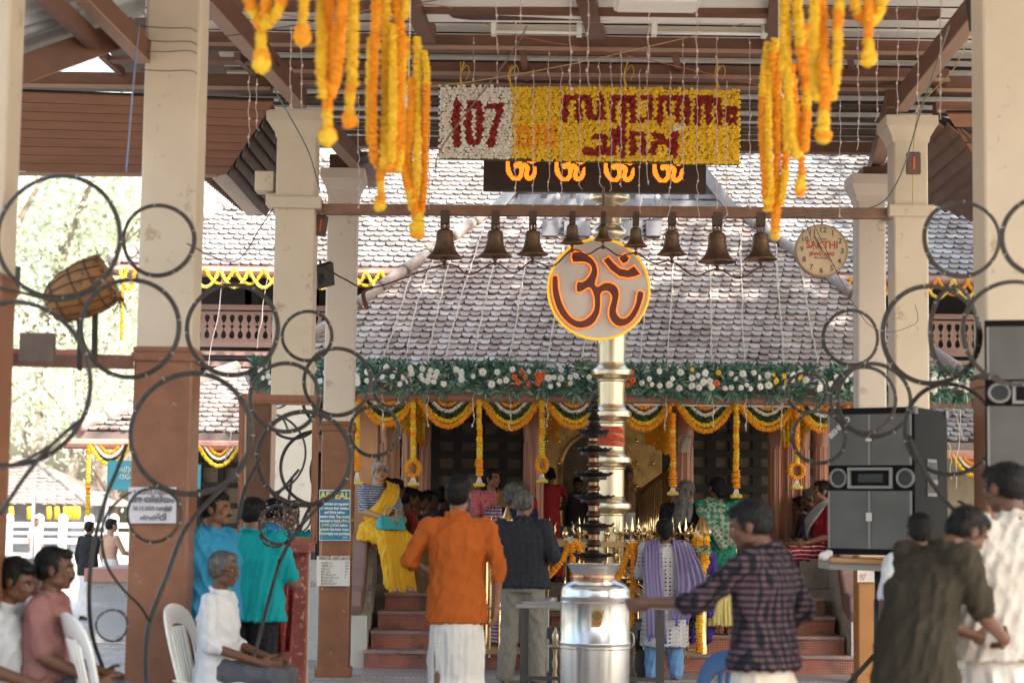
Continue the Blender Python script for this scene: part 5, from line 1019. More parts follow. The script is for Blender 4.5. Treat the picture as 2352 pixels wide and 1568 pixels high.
for _ in range(70): p = P(rng.gauss(648, 26), rng.uniform(1150, 1236), YM + .012); r_ = px(rng.uniform(.5, 1.6), YM); mb.ell(p, (r_, .002, r_), 6, 4)
mb.build('powder_specks', spk, mir)
mb = M(); a, b = P(598, 1240, YM), P(702, 1600, YM); stn = nmat('red_powder_wood', (.27, .075, .06), .8, var=.3, scale=8, spots=((.50, .30, .26), 26, .56), bump=.3)
mb.box(((a.x + b.x) / 2, YM - .03, (a.z - .02) / 2), (b.x - a.x, .12, a.z - .02)); mb.box(((a.x + b.x) / 2, YM - .12, a.z - .05), (b.x - a.x + .08, .34, .07)); mb.build('table', stn, mir, bevel=.01)
mb = M(); cl = nmat('red_brocade', (.27, .02, .028), .55, var=.4, scale=9, spots=((.50, .26, .04), 30, .57)); 
def drape(mb, u0, u1, v0, v1, Y, amp, nx_=26, nz_=18, ph=0, taper=0):
    vs = []
    for j in range(nz_ + 1):
        t = j / nz_
        for i in range(nx_ + 1):
            s_ = i / nx_; u = u0 + (u1 - u0) * s_ + taper * t * (s_ - .5) * -1; p = P(u, v0 + (v1 - v0) * t + 6 * math.sin(s_ * 5 + ph), Y); a = amp * (.3 + t) * math.sin(s_ * 17 + ph + math.sin(t * 3 + s_ * 4)) + amp * .5 * math.sin(s_ * 37 + 2 * t + ph)
            vs.append(p + Vector((0, -.02 - abs(amp) + a, 0)))
    k = nx_ + 1; o = len(vs); mb.add(vs + [v + Vector((0, .012, 0)) for v in vs], [(j * k + i, j * k + i + 1, (j + 1) * k + i + 1, (j + 1) * k + i) for j in range(nz_) for i in range(nx_)] + [(o + j * k + i, o + (j + 1) * k + i, o + (j + 1) * k + i + 1, o + j * k + i + 1) for j in range(nz_) for i in range(nx_)])
drape(mb, 598, 682, 1300, 1500, YM - .28, .035, taper=20); o = mb.build('red_cloth', cl, smooth=True, label='crimson brocade cloth with gold edging draped over the mirror stand', cat='cloth')
mb = M(); drape(mb, 597, 632, 1440, 1530, YM - .33, .03, 12, 10, 2, 14); mb.build('gold_cloth', nmat('gold_brocade', (.55, .36, .05), .45, var=.5, scale=30), smooth=True, label='shiny gold cloth end hanging below the crimson brocade', cat='cloth')
mb = M(); c = P(655, 1262, YM - .2); 
mb.lathe(c, [(.06, 0), (.075, .02), (.07, .03), (.05, .035), (.02, .06), (.004, .07)], 20); mb.ell(c + Vector((-.05, -.05, .02)), (.05, .05, .03)); mb.build('metal_bowl', steel, label='small shiny metal bowls on the mirror stand beside the outstretched hand', cat='bowl', smooth='auto')
# ================================================================ posters and papers
def flat(u0, v0, u1, v1, Y, m, name, label=None, cat=None, parent=None, th=.003, curl=0, group=None):
    """sheet facing the camera"""
    nx_, nz_ = 10, 12; a, b = P(u0, v0, Y), P(u1, v1, Y); c = P(u1, v0, Y); d_ = P(u0, v1, Y); vs = []
    for j in range(nz_ + 1):
        for i in range(nx_ + 1):
            s_, t = i / nx_, j / nz_; p = a.lerp(c, s_).lerp(d_.lerp(b, s_), t); vs.append(Vector((p.x, Y - curl * (abs(2 * s_ - 1) ** 3) * (.4 + t) - curl * .4 * math.sin(s_ * 5 + t * 4), p.z)))
    k = nx_ + 1; o = len(vs); mb = M(); mb.add(vs + [v + Vector((0, th, 0)) for v in vs], [(j * k + i, j * k + i + 1, (j + 1) * k + i + 1, (j + 1) * k + i) for j in range(nz_) for i in range(nx_)] + [(o + j * k + i, o + (j + 1) * k + i, o + (j + 1) * k + i + 1, o + j * k + i + 1) for j in range(nz_) for i in range(nx_)])
    return mb.build(name, m, parent, label=label, cat=cat, group=group)
Yq = 17.47; paper = nmat('white_paper', (.74, .72, .69), .7, var=.04, scale=6); blk = nmat('black_ink', (.05, .045, .05), .6)
ps = E('poster', P(768, 1184, Yq), 'blue APPEAL poster asking devotees to remove shirts, taped to the brown pillar foot', 'poster')
flat(733, 1124, 805, 1241, Yq - .012, nmat('poster_border', (.7, .76, .8), .5), 'border', parent=ps); bm_ = nmat('poster_blue', (.03, .13, .34), .45, col2=(.02, .30, .42), scale=1.6, var=.2)
flat(735, 1127, 803, 1239, Yq - .017, bm_, 'sheet', parent=ps); fq = D(Yq)
text('APPEAL', 21 * fq, nmat('poster_yellow', (.80, .68, .12), .5), P(769, 1138, Yq - .022), ps, 'headline', ext=.001, bold=.0025, xscale=.95)
mb = M(); mb.bar(P(738, 1148, Yq - .02), P(800, 1148.6, Yq - .02), .002, .004); mb.build('underline', nmat('poster_red', (.5, .1, .2), .5), ps)
wt = nmat('poster_white', (.85, .88, .9), .5)
for i, s_ in enumerate(('All devotees are requested', 'to remove their banians', 'and Shirts before', 'entering inside. They are also', 'requested to Switch off their', 'mobile phones before', 'entering the inner room.', 'Photography not permitted')):
    text(s_, 9.5 * fq, wt, P(768.5, 1156.5 + i * 9.75, Yq - .022), ps, 'text_line', ext=.0006, bold=.0012, xscale={0: .62, 3: .60, 4: .62, 7: .68}.get(i, .70))
text('S.G.O', 6 * fq, wt, P(793, 1233.5, Yq - .022), ps, 'text_line', ext=.0005, bold=.0005, xscale=.8)
mb = M(); mb.tube(smoothpts([P(735, 1207, Yq - .03), P(760, 1205, Yq - .04), P(790, 1197, Yq - .035), P(812, 1194, Yq - .01)], 4), .005, 5); mb.tube(smoothpts([P(741, 1205, Yq - .03), P(739, 1240, Yq - .04), P(737, 1280, Yq - .03), P(740, 1355, Yq - .03)], 4), .003, 5); mb.build('jute_string', nmat('jute', (.55, .40, .22), .9), label='pale jute string tied round the pillar across the blue poster', cat='string')
import unicodedata
def ml(s_, size, loc, par, m=blk, **k): return text(s_, size, m, loc, par, 'text_line', ext=.0004, **k)
pn = E('paper_notice', P(764, 1312, Yq), 'white price list in Malayalam taped below the blue poster', 'notice'); flat(728, 1276, 804, 1345, Yq - .02, paper, 'sheet', parent=pn, curl=.02)
ml('ദേവീ ദർശന', 12 * fq, P(768, 1281, Yq - .042), pn, bold=.0003)
for i, (a, b) in enumerate((('തൽപറ', '160'), ('നിൽ പറ', '240'), ('വി പറ', '180'), ('തി പറ', '300'), ('അക്കപറ', '390'), ('നവസാര പറ', '330'), ('ആരംഭം', '65'), ('വൈയ്പ്പ്', '25'))):
    y = 1292 + i * 6.7; ml(a, 6.5 * fq, P(738, y, Yq - .036), pn, align='LEFT'); ml('-', 6 * fq, P(785, y, Yq - .036), pn); ml(b, 6 * fq, P(796, y, Yq - .036), pn)
Y1 = 11.88; pn = E('paper_notice', P(350, 1160, Y1), 'white dated paper notice in bold Malayalam on the thick near pillar', 'notice'); f1 = D(Y1); lil = nmat('lilac_paper', (.64, .62, .68), .7, var=.04, scale=6)
flat(295, 1118, 405, 1201, Y1 - .012, lil, 'sheet', parent=pn, curl=.006); 
ml('9.12.2025 ബുധൻ', 13 * f1, P(350, 1130, Y1 - .024), pn, bold=.0006, xscale=.85); ml('ആയില്യം', 19 * f1, P(350, 1147, Y1 - .024), pn, bold=.001); ml('26.12.2025 വെള്ളി', 13 * f1, P(350, 1167, Y1 - .024), pn, bold=.0006, xscale=.85); ml('ഷഷ്ഠി', 19 * f1, P(352, 1188, Y1 - .024), pn, bold=.001)
Y2 = 17.47; pn = E('paper_notice', P(1995, 1310, Y2), 'torn white price list with red marks on the ochre pillar foot under the loudspeaker', 'notice'); flat(1969, 1285, 2022, 1336, Y2 - .012, paper, 'sheet', parent=pn, curl=.01)
for i, s_ in enumerate(('240', '160', '390', '390', '65', '25')): ml(s_, 7 * fq, P(2012, 1290 + i * 7, Y2 - .02), pn)
mb = M(); 
for a, b in (((1976, 1316), (1984, 1331)), ((1984, 1331), (1990, 1314)), ((1979, 1321), (1990, 1319))): mb.bar(P(*a, Y2 - .03), P(*b, Y2 - .03), .008, .003)
mb.build('red_mark', redk, pn)
Y3 = 20.07; pn = E('paper_notice', P(1572, 1018, Y3), 'small torn printed notice pasted on the round brown porch post', 'notice'); flat(1557, 998, 1587, 1038, Y3 - .03, nmat('aged_paper', (.48, .42, .38), .8, var=.15, scale=20), 'sheet', parent=pn, curl=-.03)
for i in range(6): ml(('ശ്രീ ജനാർദ്ദ', 'ഹരിദാസ് പാർ', 'വെള്ളം കെപി', 'ജി.വാകോട് ന', 'നിയിൽ വികെ', 'കോടതി റോഡ്')[i], (7.5 if i == 0 else 4.2) * D(Y3), P(1573, 1003 + i * 6.2, Y3 - .036), pn, xscale=.8)
# ochre painted foot on that pillar: band of ochre paint
# blue sign boards behind the thick pillar
for u0, u1, v0, v1, lab, w_ in ((246, 335, 1058, 1124, 'turquoise name board with white Malayalam letters beside the thick pillar, towards the trees', ('എല്ലാ', 'ദേവസ്')), (425, 462, 1066, 1122, 'edge of a turquoise board showing past the thick pillar, towards the mirror', ('', ''))):
    t = E('name_board', P(u0, v1, 20.5), lab, 'sign'); a, b = P(u0, v1, 20.5), P(u1, v0, 20.5); mb = M(); mb.box(((a.x + b.x) / 2, 20.5, (a.z + b.z) / 2), (b.x - a.x, .03, b.z - a.z)); mb.build('board', nmat('turquoise_board', (.08, .42, .52), .5, var=.05), t)
    for i, s_ in enumerate(w_): 
        if s_: text(s_, 20 * D(20.5), whitep, P(308, 1076 + i * 18, 20.48), t, 'lettering', ext=.001, bold=.001)
t = E('banner', P(6, 1000, 15), 'narrow orange and navy banner end at the very edge beside the near pillar', 'banner'); a, b = P(4, 1110, 15), P(17, 925, 15); mb = M(); mb.mat(nmat('banner_orange', (.5, .13, .05), .6)).box(((a.x + b.x) / 2, 15, a.z * .4 + b.z * .6), (b.x - a.x, .01, (b.z - a.z) * .55)); mb.mat(nmat('banner_navy', (.06, .05, .16), .6)).box(((a.x + b.x) / 2, 15, a.z + (b.z - a.z) * .16), (b.x - a.x, .01, (b.z - a.z) * .33)); mb.build('cloth', None, t)
# ================================================================ loudspeakers
grill = bpy.data.materials.new('speaker_grille'); grill.use_nodes = True; n = grill.node_tree; b_ = n.nodes['Principled BSDF']; tc = n.nodes.new('ShaderNodeTexCoord'); vo = n.nodes.new('ShaderNodeTexVoronoi'); vo.inputs['Scale'].default_value = 95; vo.inputs['Randomness'].default_value = 0
rp = n.nodes.new('ShaderNodeValToRGB'); rp.color_ramp.elements[0].color = (.05, .05, .05, 1); rp.color_ramp.elements[0].position = .25; rp.color_ramp.elements[1].color = (.18, .177, .17, 1); rp.color_ramp.elements[1].position = .4
nz = n.nodes.new('ShaderNodeTexNoise'); nz.inputs['Scale'].default_value = 5; mx = n.nodes.new('ShaderNodeMix'); mx.data_type = 'RGBA'; mx.blend_type = 'MULTIPLY'; mx.inputs[0].default_value = .6
n.links.new(tc.outputs['Object'], vo.inputs['Vector']); n.links.new(vo.outputs['Distance'], rp.inputs[0]); n.links.new(tc.outputs['Object'], nz.inputs['Vector']); n.links.new(rp.outputs[0], mx.inputs[6]); n.links.new(nz.outputs[0], mx.inputs[7]); n.links.new(mx.outputs[2], b_.inputs['Base Color']); b_.inputs['Roughness'].default_value = .5
grey = nmat('grey_trim', (.24, .24, .235), .5, var=.05); whd = nmat('silver_badge', (.62, .6, .57), .4, var=.05)
def speaker(u0, v0, u1, v1, Y, label, ang=R(12), depth=.45):
    a = P(u0, v1, Y); b = P(u1, v0, Y); wd = (b.x - a.x) / math.cos(ang); ht = b.z - a.z; t = E('loudspeaker', (a.x, Y, a.z), label, 'loudspeaker', None, ang)
    def bl(mb, name, m, parent=t, bevel=0, smooth=False):
        me = bpy.data.meshes.new(name); me.from_pydata(mb.v, [], mb.f); me.materials.append(m); me.update(); bm = bmesh.new(); bm.from_mesh(me); bmesh.ops.recalc_face_normals(bm, faces=bm.faces); bm.to_mesh(me); bm.free(); o = bpy.data.objects.new(name, me); C.objects.link(o); o.parent = parent
        if bevel: m_ = o.modifiers.new('b', 'BEVEL'); m_.width = bevel; m_.segments = 2
        if smooth: me.polygons.foreach_set('use_smooth', [True] * len(me.polygons))
        return o
    mb = M(); mb.box((wd / 2, depth / 2, ht / 2), (wd, depth, ht)); cab = bl(mb, 'cabinet', blackplastic, bevel=.008)
    for z0, z1 in ((.04, .435), (.605, .955)):
        mb = M(); mb.box((wd / 2, -.012, ht * (z0 + z1) / 2), (wd * .95, .02, ht * (z1 - z0))); g_ = bl(mb, 'grille', grill, bevel=.004)
        mb = M(); mb.box((wd * .5, -.026, ht * (z0 + z1) / 2), (.012, .006, ht * (z1 - z0) * .98)); mb.box((wd * .03, -.024, ht * (z0 + z1) / 2), (.012, .006, ht * (z1 - z0) * .98)); mb.box((wd * .97, -.024, ht * (z0 + z1) / 2), (.012, .006, ht * (z1 - z0) * .98)); bl(mb, 'grille_bars', grey, g_)
        mb = M(); mb.box((wd * .5, -.032, ht * (z0 + (z1 - z0) * .55)), (.04, .01, .055)); bl(mb, 'badge', whd, g_, bevel=.003)
    mb = M(); zc_ = ht * .52; hw, hh = wd * .24, ht * .062
    for s_ in (-1, 1):
        mb.box((wd / 2, -.012, zc_ + s_ * hh), (hw * 2 + .02, .03, .018)); mb.box((wd / 2 + s_ * hw, -.012, zc_), (.018, .03, hh * 2))
    ho = bl(mb, 'horn_frame', grey, bevel=.003); mb = M(); mb.add([(wd / 2 - hw, -.005, zc_ - hh), (wd / 2 + hw, -.005, zc_ - hh), (wd / 2 + hw, -.005, zc_ + hh), (wd / 2 - hw, -.005, zc_ + hh), (wd / 2 - hw * .4, .06, zc_ - hh * .5), (wd / 2 + hw * .4, .06, zc_ - hh * .5), (wd / 2 + hw * .4, .06, zc_ + hh * .5), (wd / 2 - hw * .4, .06, zc_ + hh * .5)], [(0, 1, 5, 4), (1, 2, 6, 5), (2, 3, 7, 6), (3, 0, 4, 7), (4, 5, 6, 7)]); mb.box((wd / 2, -.004, zc_), (hw * 1.2, .002, hh * .9)); bl(mb, 'horn_throat', blackm, ho)
    for s_ in (.13, .90):
        mb = M(); mb.tube([(wd * s_ + .055 * math.cos(q), -.01, zc_ + hh * .95 * math.sin(q)) for q in np.linspace(0, 2 * math.pi, 25)[:-1]], .009, 6, True); bl(mb, 'port_ring', grey, smooth=True)
        mb = M(); mb.lathe((wd * s_, 0, zc_), [(.05, 0), (.05, .004)], 24, rotx); bl(mb, 'port', blackm)
    mb = M(); mb.box((wd + .003, depth * .5, ht * .53), (.006, .16, .24)); hd = bl(mb, 'handle', grey); mb = M(); mb.box((wd + .005, depth * .5, ht * .53), (.008, .13, .2)); bl(mb, 'handle_recess', blackm, hd); mb = M(); mb.box((wd + .012, depth * .5, ht * .5), (.014, .13, .025)); bl(mb, 'grip', grey, hd)
    for y in (0.02, depth - .02):
        for z in (.02, ht - .02): mb = M(); mb.box((wd, y, z), (.02, .05, .05)); bl(mb, 'corner_guard', nmat('scuffed_metal', (.2, .2, .19), .5, .4), t, bevel=.004)
    return t, wd, ht, depth
sp1, wd1, ht1, dp1 = speaker(1902, 940, 2076, 1272, 12.6, 'black double loudspeaker with grey grilles on a stand before the ochre pillar', R(-33), .60)
def place_text_on(sp, wd, ht): 
    cu = text('BEHERO', .05, whd, (0, 0, 0), None, 'sticker_lettering', ext=.001, bold=.002); cu.parent = sp; cu.location = (wd * .16, -.03, ht * .865); cu.rotation_euler = (math.pi / 2, R(-42), 0)
place_text_on(sp1, wd1, ht1)
st = E('speaker_stand', P(2010, 1500, 12.7), 'black tripod stand and plywood shelf carrying the double loudspeaker', 'speaker stand')
a, b = P(1893, 1283, 12.75), P(2075, 1290, 12.75); mb = M(); mb.bar(a, b, .5, .03); mb.build('shelf', nmat('plywood', (.42, .22, .11), .6, var=.15), st); mb = M(); mb.bar(a - Vector((0, -.02, .04)), b - Vector((0, -.02, .04)), .46, .045); mb.build('shelf_frame', grey, st); mb = M(); mb.ell(P(1893, 1276, 12.5), (.035, .04, .03)); mb.ell(P(1903, 1270, 12.5), (.03, .03, .025)); mb.build('plastic_wrap', whitep, st, smooth=True)
p = P(2018, 1300, 12.75); mb = M(); mb.tube([(p.x, p.y, .35), (p.x, p.y, p.z)], .028, 12); mb.tube([(p.x, p.y, .5), (p.x, p.y, .95)], .034, 12); mb.build('pole', blackm, st, smooth=True)
for k in range(3): a_ = k * 2.094 + 2.6; mb = M(); mb.tube([(p.x, p.y, .62), (p.x + .55 * math.cos(a_), p.y + .5 * math.sin(a_), .03)], .016, 8); mb.tube([(p.x, p.y, .3), (p.x + .3 * math.cos(a_), p.y + .28 * math.sin(a_), .33)], .01, 6); mb.build('leg', blackm, st, smooth=True)
sp2, wd2, ht2, dp2 = speaker(2264, 738, 2500, 1085, 10.4, 'big near loudspeaker at the frame edge hanging over the man in the pale shirt', R(-14), .45)
mb = M(); q = P(2330, 1098, 10.6); mb.box((q.x + .1, 10.7, q.z / 2), (.08, .08, q.z)); mb.box((q.x + .2, 10.7, q.z + .005), (.4, .35, .04)); mb.build('speaker_stand', blackm, label='dark post stand under the big near loudspeaker', cat='speaker stand')
# ================================================================ ring trees (decorative hoops of cable-wrapped pipe)
hoop = nmat('cable_wrapped_hoop', (.045, .037, .033), .5, var=.5, scale=30, spots=((.16, .13, .11), 60, .68)); tiem = nmat('clear_tie', (.55, .52, .50), .4)
def ringtree(name, label, rings, stems, Y0):
    t = E(name, P(*rings[0][:2], Y0), label, 'light frame')
    for rg in rings:
        u, v, r, Y, th = rg[:5]; rx = rg[5] if len(rg) > 5 else r; c = P(u, v, Y); f = D(Y); mb = M(); ph = rng.uniform(0, 6)
        mb.tube([c + Vector((rx * f * math.cos(a), .02 * math.sin(2 * a + ph), r * f * math.sin(a))) for a in np.linspace(0, 2 * math.pi, 57)[:-1]], th * f * .5, 8, True)
        mb.tube([c + Vector(((rx - th * .5) * f * math.cos(a), -.01 + .02 * math.sin(2 * a + ph), (r - th * .5) * f * math.sin(a))) for a in np.linspace(0, 2 * math.pi, 57)[:-1]], th * f * .28, 6, True)
        o = mb.build('hoop', hoop, t, smooth=True); mb = M()
        for k in range(9):
            a = k * 2 * math.pi / 9 + ph; pc = c + Vector((rx * f * math.cos(a), .02 * math.sin(2 * a + ph), r * f * math.sin(a))); dr = Vector((math.cos(a), 0, math.sin(a))); mb.tube([pc - dr * th * f * .75 - Vector((0, th * f * .3, 0)), pc - Vector((0, th * f * .6, 0)), pc + dr * th * f * .65 - Vector((0, th * f * .3, 0))], .0022, 4)
        mb.build('tie', tiem, o)
    for pts, th in stems:
        mb = M(); pp = smoothpts([P(u, v, Y) for u, v, Y in pts], 6); mb.tube(pp, th * D(Y0) * .5, 8); mb.tube([p + Vector((.012, -.015, 0)) for p in pp], th * D(Y0) * .25, 6); mb.build('stem', hoop, t, smooth=True)
    return t
ringtree('ring_tree', 'tree-like frame of dark cable-wrapped hoops spreading across the thick pillar', [(136, 543, 143, 9.6, 9), (365, 553, 83, 10.4, 8), (300, 754, 114, 10.2, 9), (20, 880, 190, 9.2, 9), (535, 757, 106, 11.0, 9), (706, 771, 58, 12.2, 6.5), (440, 995, 140, 10.6, 10), (655, 912, 80, 11.8, 8), (775, 877, 78, 12.6, 7.5), (900, 891, 44, 13.4, 6), (860, 990, 58, 13.2, 7), (699, 1052, 108, 12.4, 9), (354, 1182, 62, 10.6, 6), (641, 1204, 45, 12.4, 6), (632, 1222, 34, 12.4, 4), (258, 1436, 36, 10.2, 4)],
 [([(338, 1640, 10.9), (335, 1500, 10.9), (345, 1420, 10.9), (380, 1330, 10.9), (420, 1225, 11), (470, 1160, 11.2), (530, 1100, 11.4), (570, 1040, 11.6)], 12), ([(342, 1425, 10.9), (320, 1390, 10.7), (280, 1350, 10.5), (246, 1300, 10.4), (232, 1240, 10.3), (240, 1190, 10.2), (270, 1150, 10.3), (300, 1130, 10.4)], 5), ([(280, 1640, 10.2), (235, 1530, 10.2), (210, 1450, 10.1), (204, 1350, 10), (215, 1250, 10), (240, 1150, 10), (268, 1080, 10.1), (290, 1020, 10.2)], 8), ([(0, 1180, 9.2), (60, 1090, 9.2), (120, 1020, 9.2), (190, 960, 9.3)], 9), ([(0, 1075, 9), (60, 1055, 9.1), (120, 1020, 9.2)], 7), ([(545, 1200, 11.8), (560, 1130, 12), (585, 1075, 12.1), (597, 1050, 12.2)], 10), ([(640, 1290, 12.4), (680, 1220, 12.4), (730, 1165, 12.4), (790, 1110, 12.5)], 9), ([(560, 1580, 11.5), (590, 1480, 11.6), (610, 1400, 11.8), (640, 1290, 12.4)], 7), ([(0, 660, 9.3), (50, 672, 9.3), (140, 690, 9.5), (230, 665, 9.7)], 7), ([(0, 700, 9.3), (60, 695, 9.3), (150, 740, 9.5), (190, 800, 9.6)], 6)], 10.5)
ringtree('ring_tree', 'tree-like frame of dark hoops around the double loudspeaker', [(2207, 549, 88, 10.4, 8), (2392, 545, 92, 9.4, 9), (2138, 768, 114, 10.8, 9), (2192, 760, 103, 10.6, 8, 56), (1954, 776, 64, 12, 6.5), (1983, 918, 76, 11.8, 7), (2006, 918, 85, 11.6, 8), (1851, 901, 46, 12.6, 6), (1880, 1003, 61, 12.4, 7), (2180, 985, 105, 11, 8), (2330, 765, 120, 9.8, 8)],
 [([(2240, 1240, 11), (2210, 1190, 11), (2170, 1150, 11), (2120, 1080, 11), (2085, 1000, 11)], 8), ([(2200, 1150, 11), (2260, 1185, 11), (2330, 1215, 11)], 6), ([(2230, 870, 10.6), (2250, 865, 10.4), (2290, 868, 10.2)], 12)], 11)
# ================================================================ strings of fairy lights
strm = nmat('clear_wire', (.46, .36, .35), .35, var=.1); bead = nmat('pink_bulb', (.60, .46, .46), .3)
def lstring(u, v0, v1, Y, lab, r=.0032, bd_=.0085, sp_=52):
    t = E('light_string', P(u, v0, Y), lab, 'string light', 'fairy light strings hanging from the pavilion ceiling'); mb = M(); pts = []; vs = []
    v = v0
    while v < v1: pts.append(P(u + rng.uniform(-2.5, 2.5), v, Y)); vs.append(v); v += 14
    pts.append(P(u + rng.uniform(-8, 8), v1, Y)); mb.tube(smoothpts(pts, 2), r, 5); mb.build('wire', strm, t)
    mb = M(); k = 3
    for i in range(1, len(pts) - 1, 3): mb.ell(pts[i], (bd_, bd_, bd_ * 1.3), 6, 5)
    mb.build('bulbs', bead, t)
GL = 'clear fairy light string '
for u, v0, v1, Y, s_ in ((1184, 40, 470, 14.2, 'crossing the seam of the white and yellow flower panels'), (1225, 160, 475, 14.9, 'in front of the first display symbol'), (1261, 110, 440, 15.0, 'above the orange flower letters'), (1290, 155, 470, 14.9, 'in front of the display between its first two symbols'), (1331, 130, 435, 15.0, 'crossing the start of the red lettering'), (1376, 140, 430, 14.9, 'crossing the first red letter'), (1404, 140, 440, 15.1, 'in front of the hanging rod'), (1426, 115, 430, 14.8, 'between the second and third display symbols'), (1470, 160, 490, 15, 'at the middle of the red lettering'), (1487, 110, 425, 14.9, 'just past the middle of the red lettering'), (1539, 165, 500, 15, 'crossing the last display symbol'), (1569, 90, 415, 14.8, 'over the later red letters'), (1602, 150, 500, 15, 'at the display end, over the red lettering'), (1646, 75, 480, 14.6, 'near the end of the yellow panel'), (1668, 185, 500, 15.1, 'crossing the ring-shaped last red letter'), (1722, 85, 480, 14.8, 'just outside the yellow panel end'), (1195, -20, 60, 12.2, 'short and blurred at the top above 107'), (1310, -20, 210, 12.2, 'blurred near one above the first red letter'), (1350, -20, 200, 12.4, 'blurred near one beside the ceiling light'), (1490, 30, 170, 12.2, 'blurred near one below the square ceiling light'), (1600, 20, 180, 12.3, 'blurred near one at the square ceiling light end'),
    (1140, -20, 120, 12.4, 'blurred near one above the white flower panel'), (1088, 85, 190, 15, 'above the white flower panel'), (985, 150, 480, 14.8, 'between the marigold bundles and the white flower panel'), (824, 210, 480, 15, 'beside the marigold garlands above the rear pillar'), (1143, 90, 210, 15, 'above the figure 7 of the white panel'), (1972, 55, 345, 14, 'beyond the long-tailed marigold garland'), (2015, 70, 280, 13.8, 'below the looped marigold garland at the end'), (2062, 10, 265, 13.6, 'in front of the flared capital beyond the clock'), (2108, -10, 260, 13.5, 'past the flared capital beyond the clock'), (2160, -10, 275, 13.2, 'beside the thick end pillar'), (1930, 230, 500, 15.2, 'long one near the clock'), (572, 175, 330, 13.8, 'before the plank soffit beside the first pillars'), (590, 180, 300, 14, 'before the soffit planks'), (668, 60, 250, 12.8, 'over the diagonal rafter'), (693, 95, 255, 12.8, 'just past the diagonal rafter')):
    lstring(u, v0, v1, Y, GL + s_)
# coloured lines across
for pts, col, r_, lab in (([(560, 0, 12), (700, 40, 13), (1000, 12, 13.5), (1180, 80, 14.8), (1450, 130, 14.9), (1760, 200, 15)], (.42, .12, .09), .004, 'thin red line crossing above the flower board'), ([(740, 215, 15.2), (985, 200, 15), (1250, 160, 14.9), (1500, 105, 14.8), (1720, 52, 14.6), (1900, 0, 14)], (.50, .38, .16), .004, 'thin yellow line rising across above the flower board'), ([(630, 205, 14.6), (700, 330, 15), (722, 390, 15.4), (735, 440, 15.8)], (.13, .17, .17), .006, 'dark cable running down the flared capital'), ([(2180, 60, 13), (2120, 240, 14.6), (2060, 420, 15.7), (1990, 480, 16), (1800, 495, 16)], (.15, .19, .18), .0065, 'grey-green cable from the ceiling to the bell rail'), ([(2230, 70, 13), (2190, 160, 13.4), (2115, 245, 14.8), (2098, 345, 15.8), (2096, 470, 15.9)], (.45, .36, .12), .005, 'yellow cable drooping over the capital beyond the clock'), ([(320, 55, 11.7), (306, 200, 11.6), (298, 300, 11.6), (290, 395, 11.6)], (.20, .26, .42), .006, 'blue cord hanging beside the thick pillar'), ([(1870, 575, 15.6), (1850, 480, 15.6), (1990, 740, 15.5), (2100, 745, 15.8), (2102, 700, 15.9)], (.12, .06, .05), .003, 'dark wire looping from the clock to the pillar'), ([(430, 560, 11), (540, 600, 12), (600, 520, 14), (628, 478, 15.8)], (.10, .07, .06), .005, 'dark wire slanting to the pillar band'), ([(1000, 400, 12), (1020, 330, 12), (1170, 130, 12), (1210, 60, 11.8)], (.14, .08, .06), .005, 'blurred brown cord slanting above the white flower panel'), ([(1005, 0, 12), (420, 95, 12.5), (330, 30, 11.8)], (.08, .06, .05), .004, 'dark wire crossing the ceiling to the thick pillar')):
    mb = M(); mb.tube(smoothpts([P(*p) for p in pts], 8), r_, 5); mb.build('cable', nmat('cable_%d' % (len(lab) + int(col[0] * 1000)), col, .6), label=lab, cat='cable', smooth=True)
mb = M()
for v in (60, 92, 118, 160): a = P(322, v, 11.83); b = P(440, v + rng.uniform(-6, 8), 11.83); mb.tube(smoothpts([a, a.lerp(b, .5) - Vector((0, .02, .01)), b, b + Vector((.02, .2, 0))], 4), .003, 5)
mb.build('binding_wire', blackm, label='dark wires bound round the top of the thick near pillar', cat='wire', smooth=True)
# fairy lights lying on the shrine roof
O_ = EL.copy(); Nn = Ns.copy()
def onroof(u, v): d = ray(u, v); t = (O_ - CAM).dot(Nn) / d.dot(Nn); return CAM + d * t + Nn * .045
rw = nmat('pale_wire', (.62, .56, .48), .6)
RS_ = [[(944, 641), (905, 760), (877, 842)], [(1035, 600), (1005, 720), (982, 838)], [(1112, 525), (1075, 640), (1045, 740), (1020, 838)], [(1140, 588), (1110, 720), (1085, 838)], [(1212, 587), (1190, 720), (1170, 827)], [(1293, 568), (1275, 720), (1256, 837)], [(1347, 780), (1334, 838)], [(1437, 775), (1434, 830)], [(1546, 611), (1540, 720), (1532, 827)], [(1630, 604), (1632, 720), (1634, 840)], [(1699, 537), (1704, 700), (1709, 847)], [(1781, 568), (1790, 700), (1799, 840)], [(1838, 618), (1858, 740), (1878, 840)], [(1956, 685), (1971, 790)], [(1002, 590), (960, 700), (930, 838)], [(1490, 600), (1480, 720), (1470, 830)]]
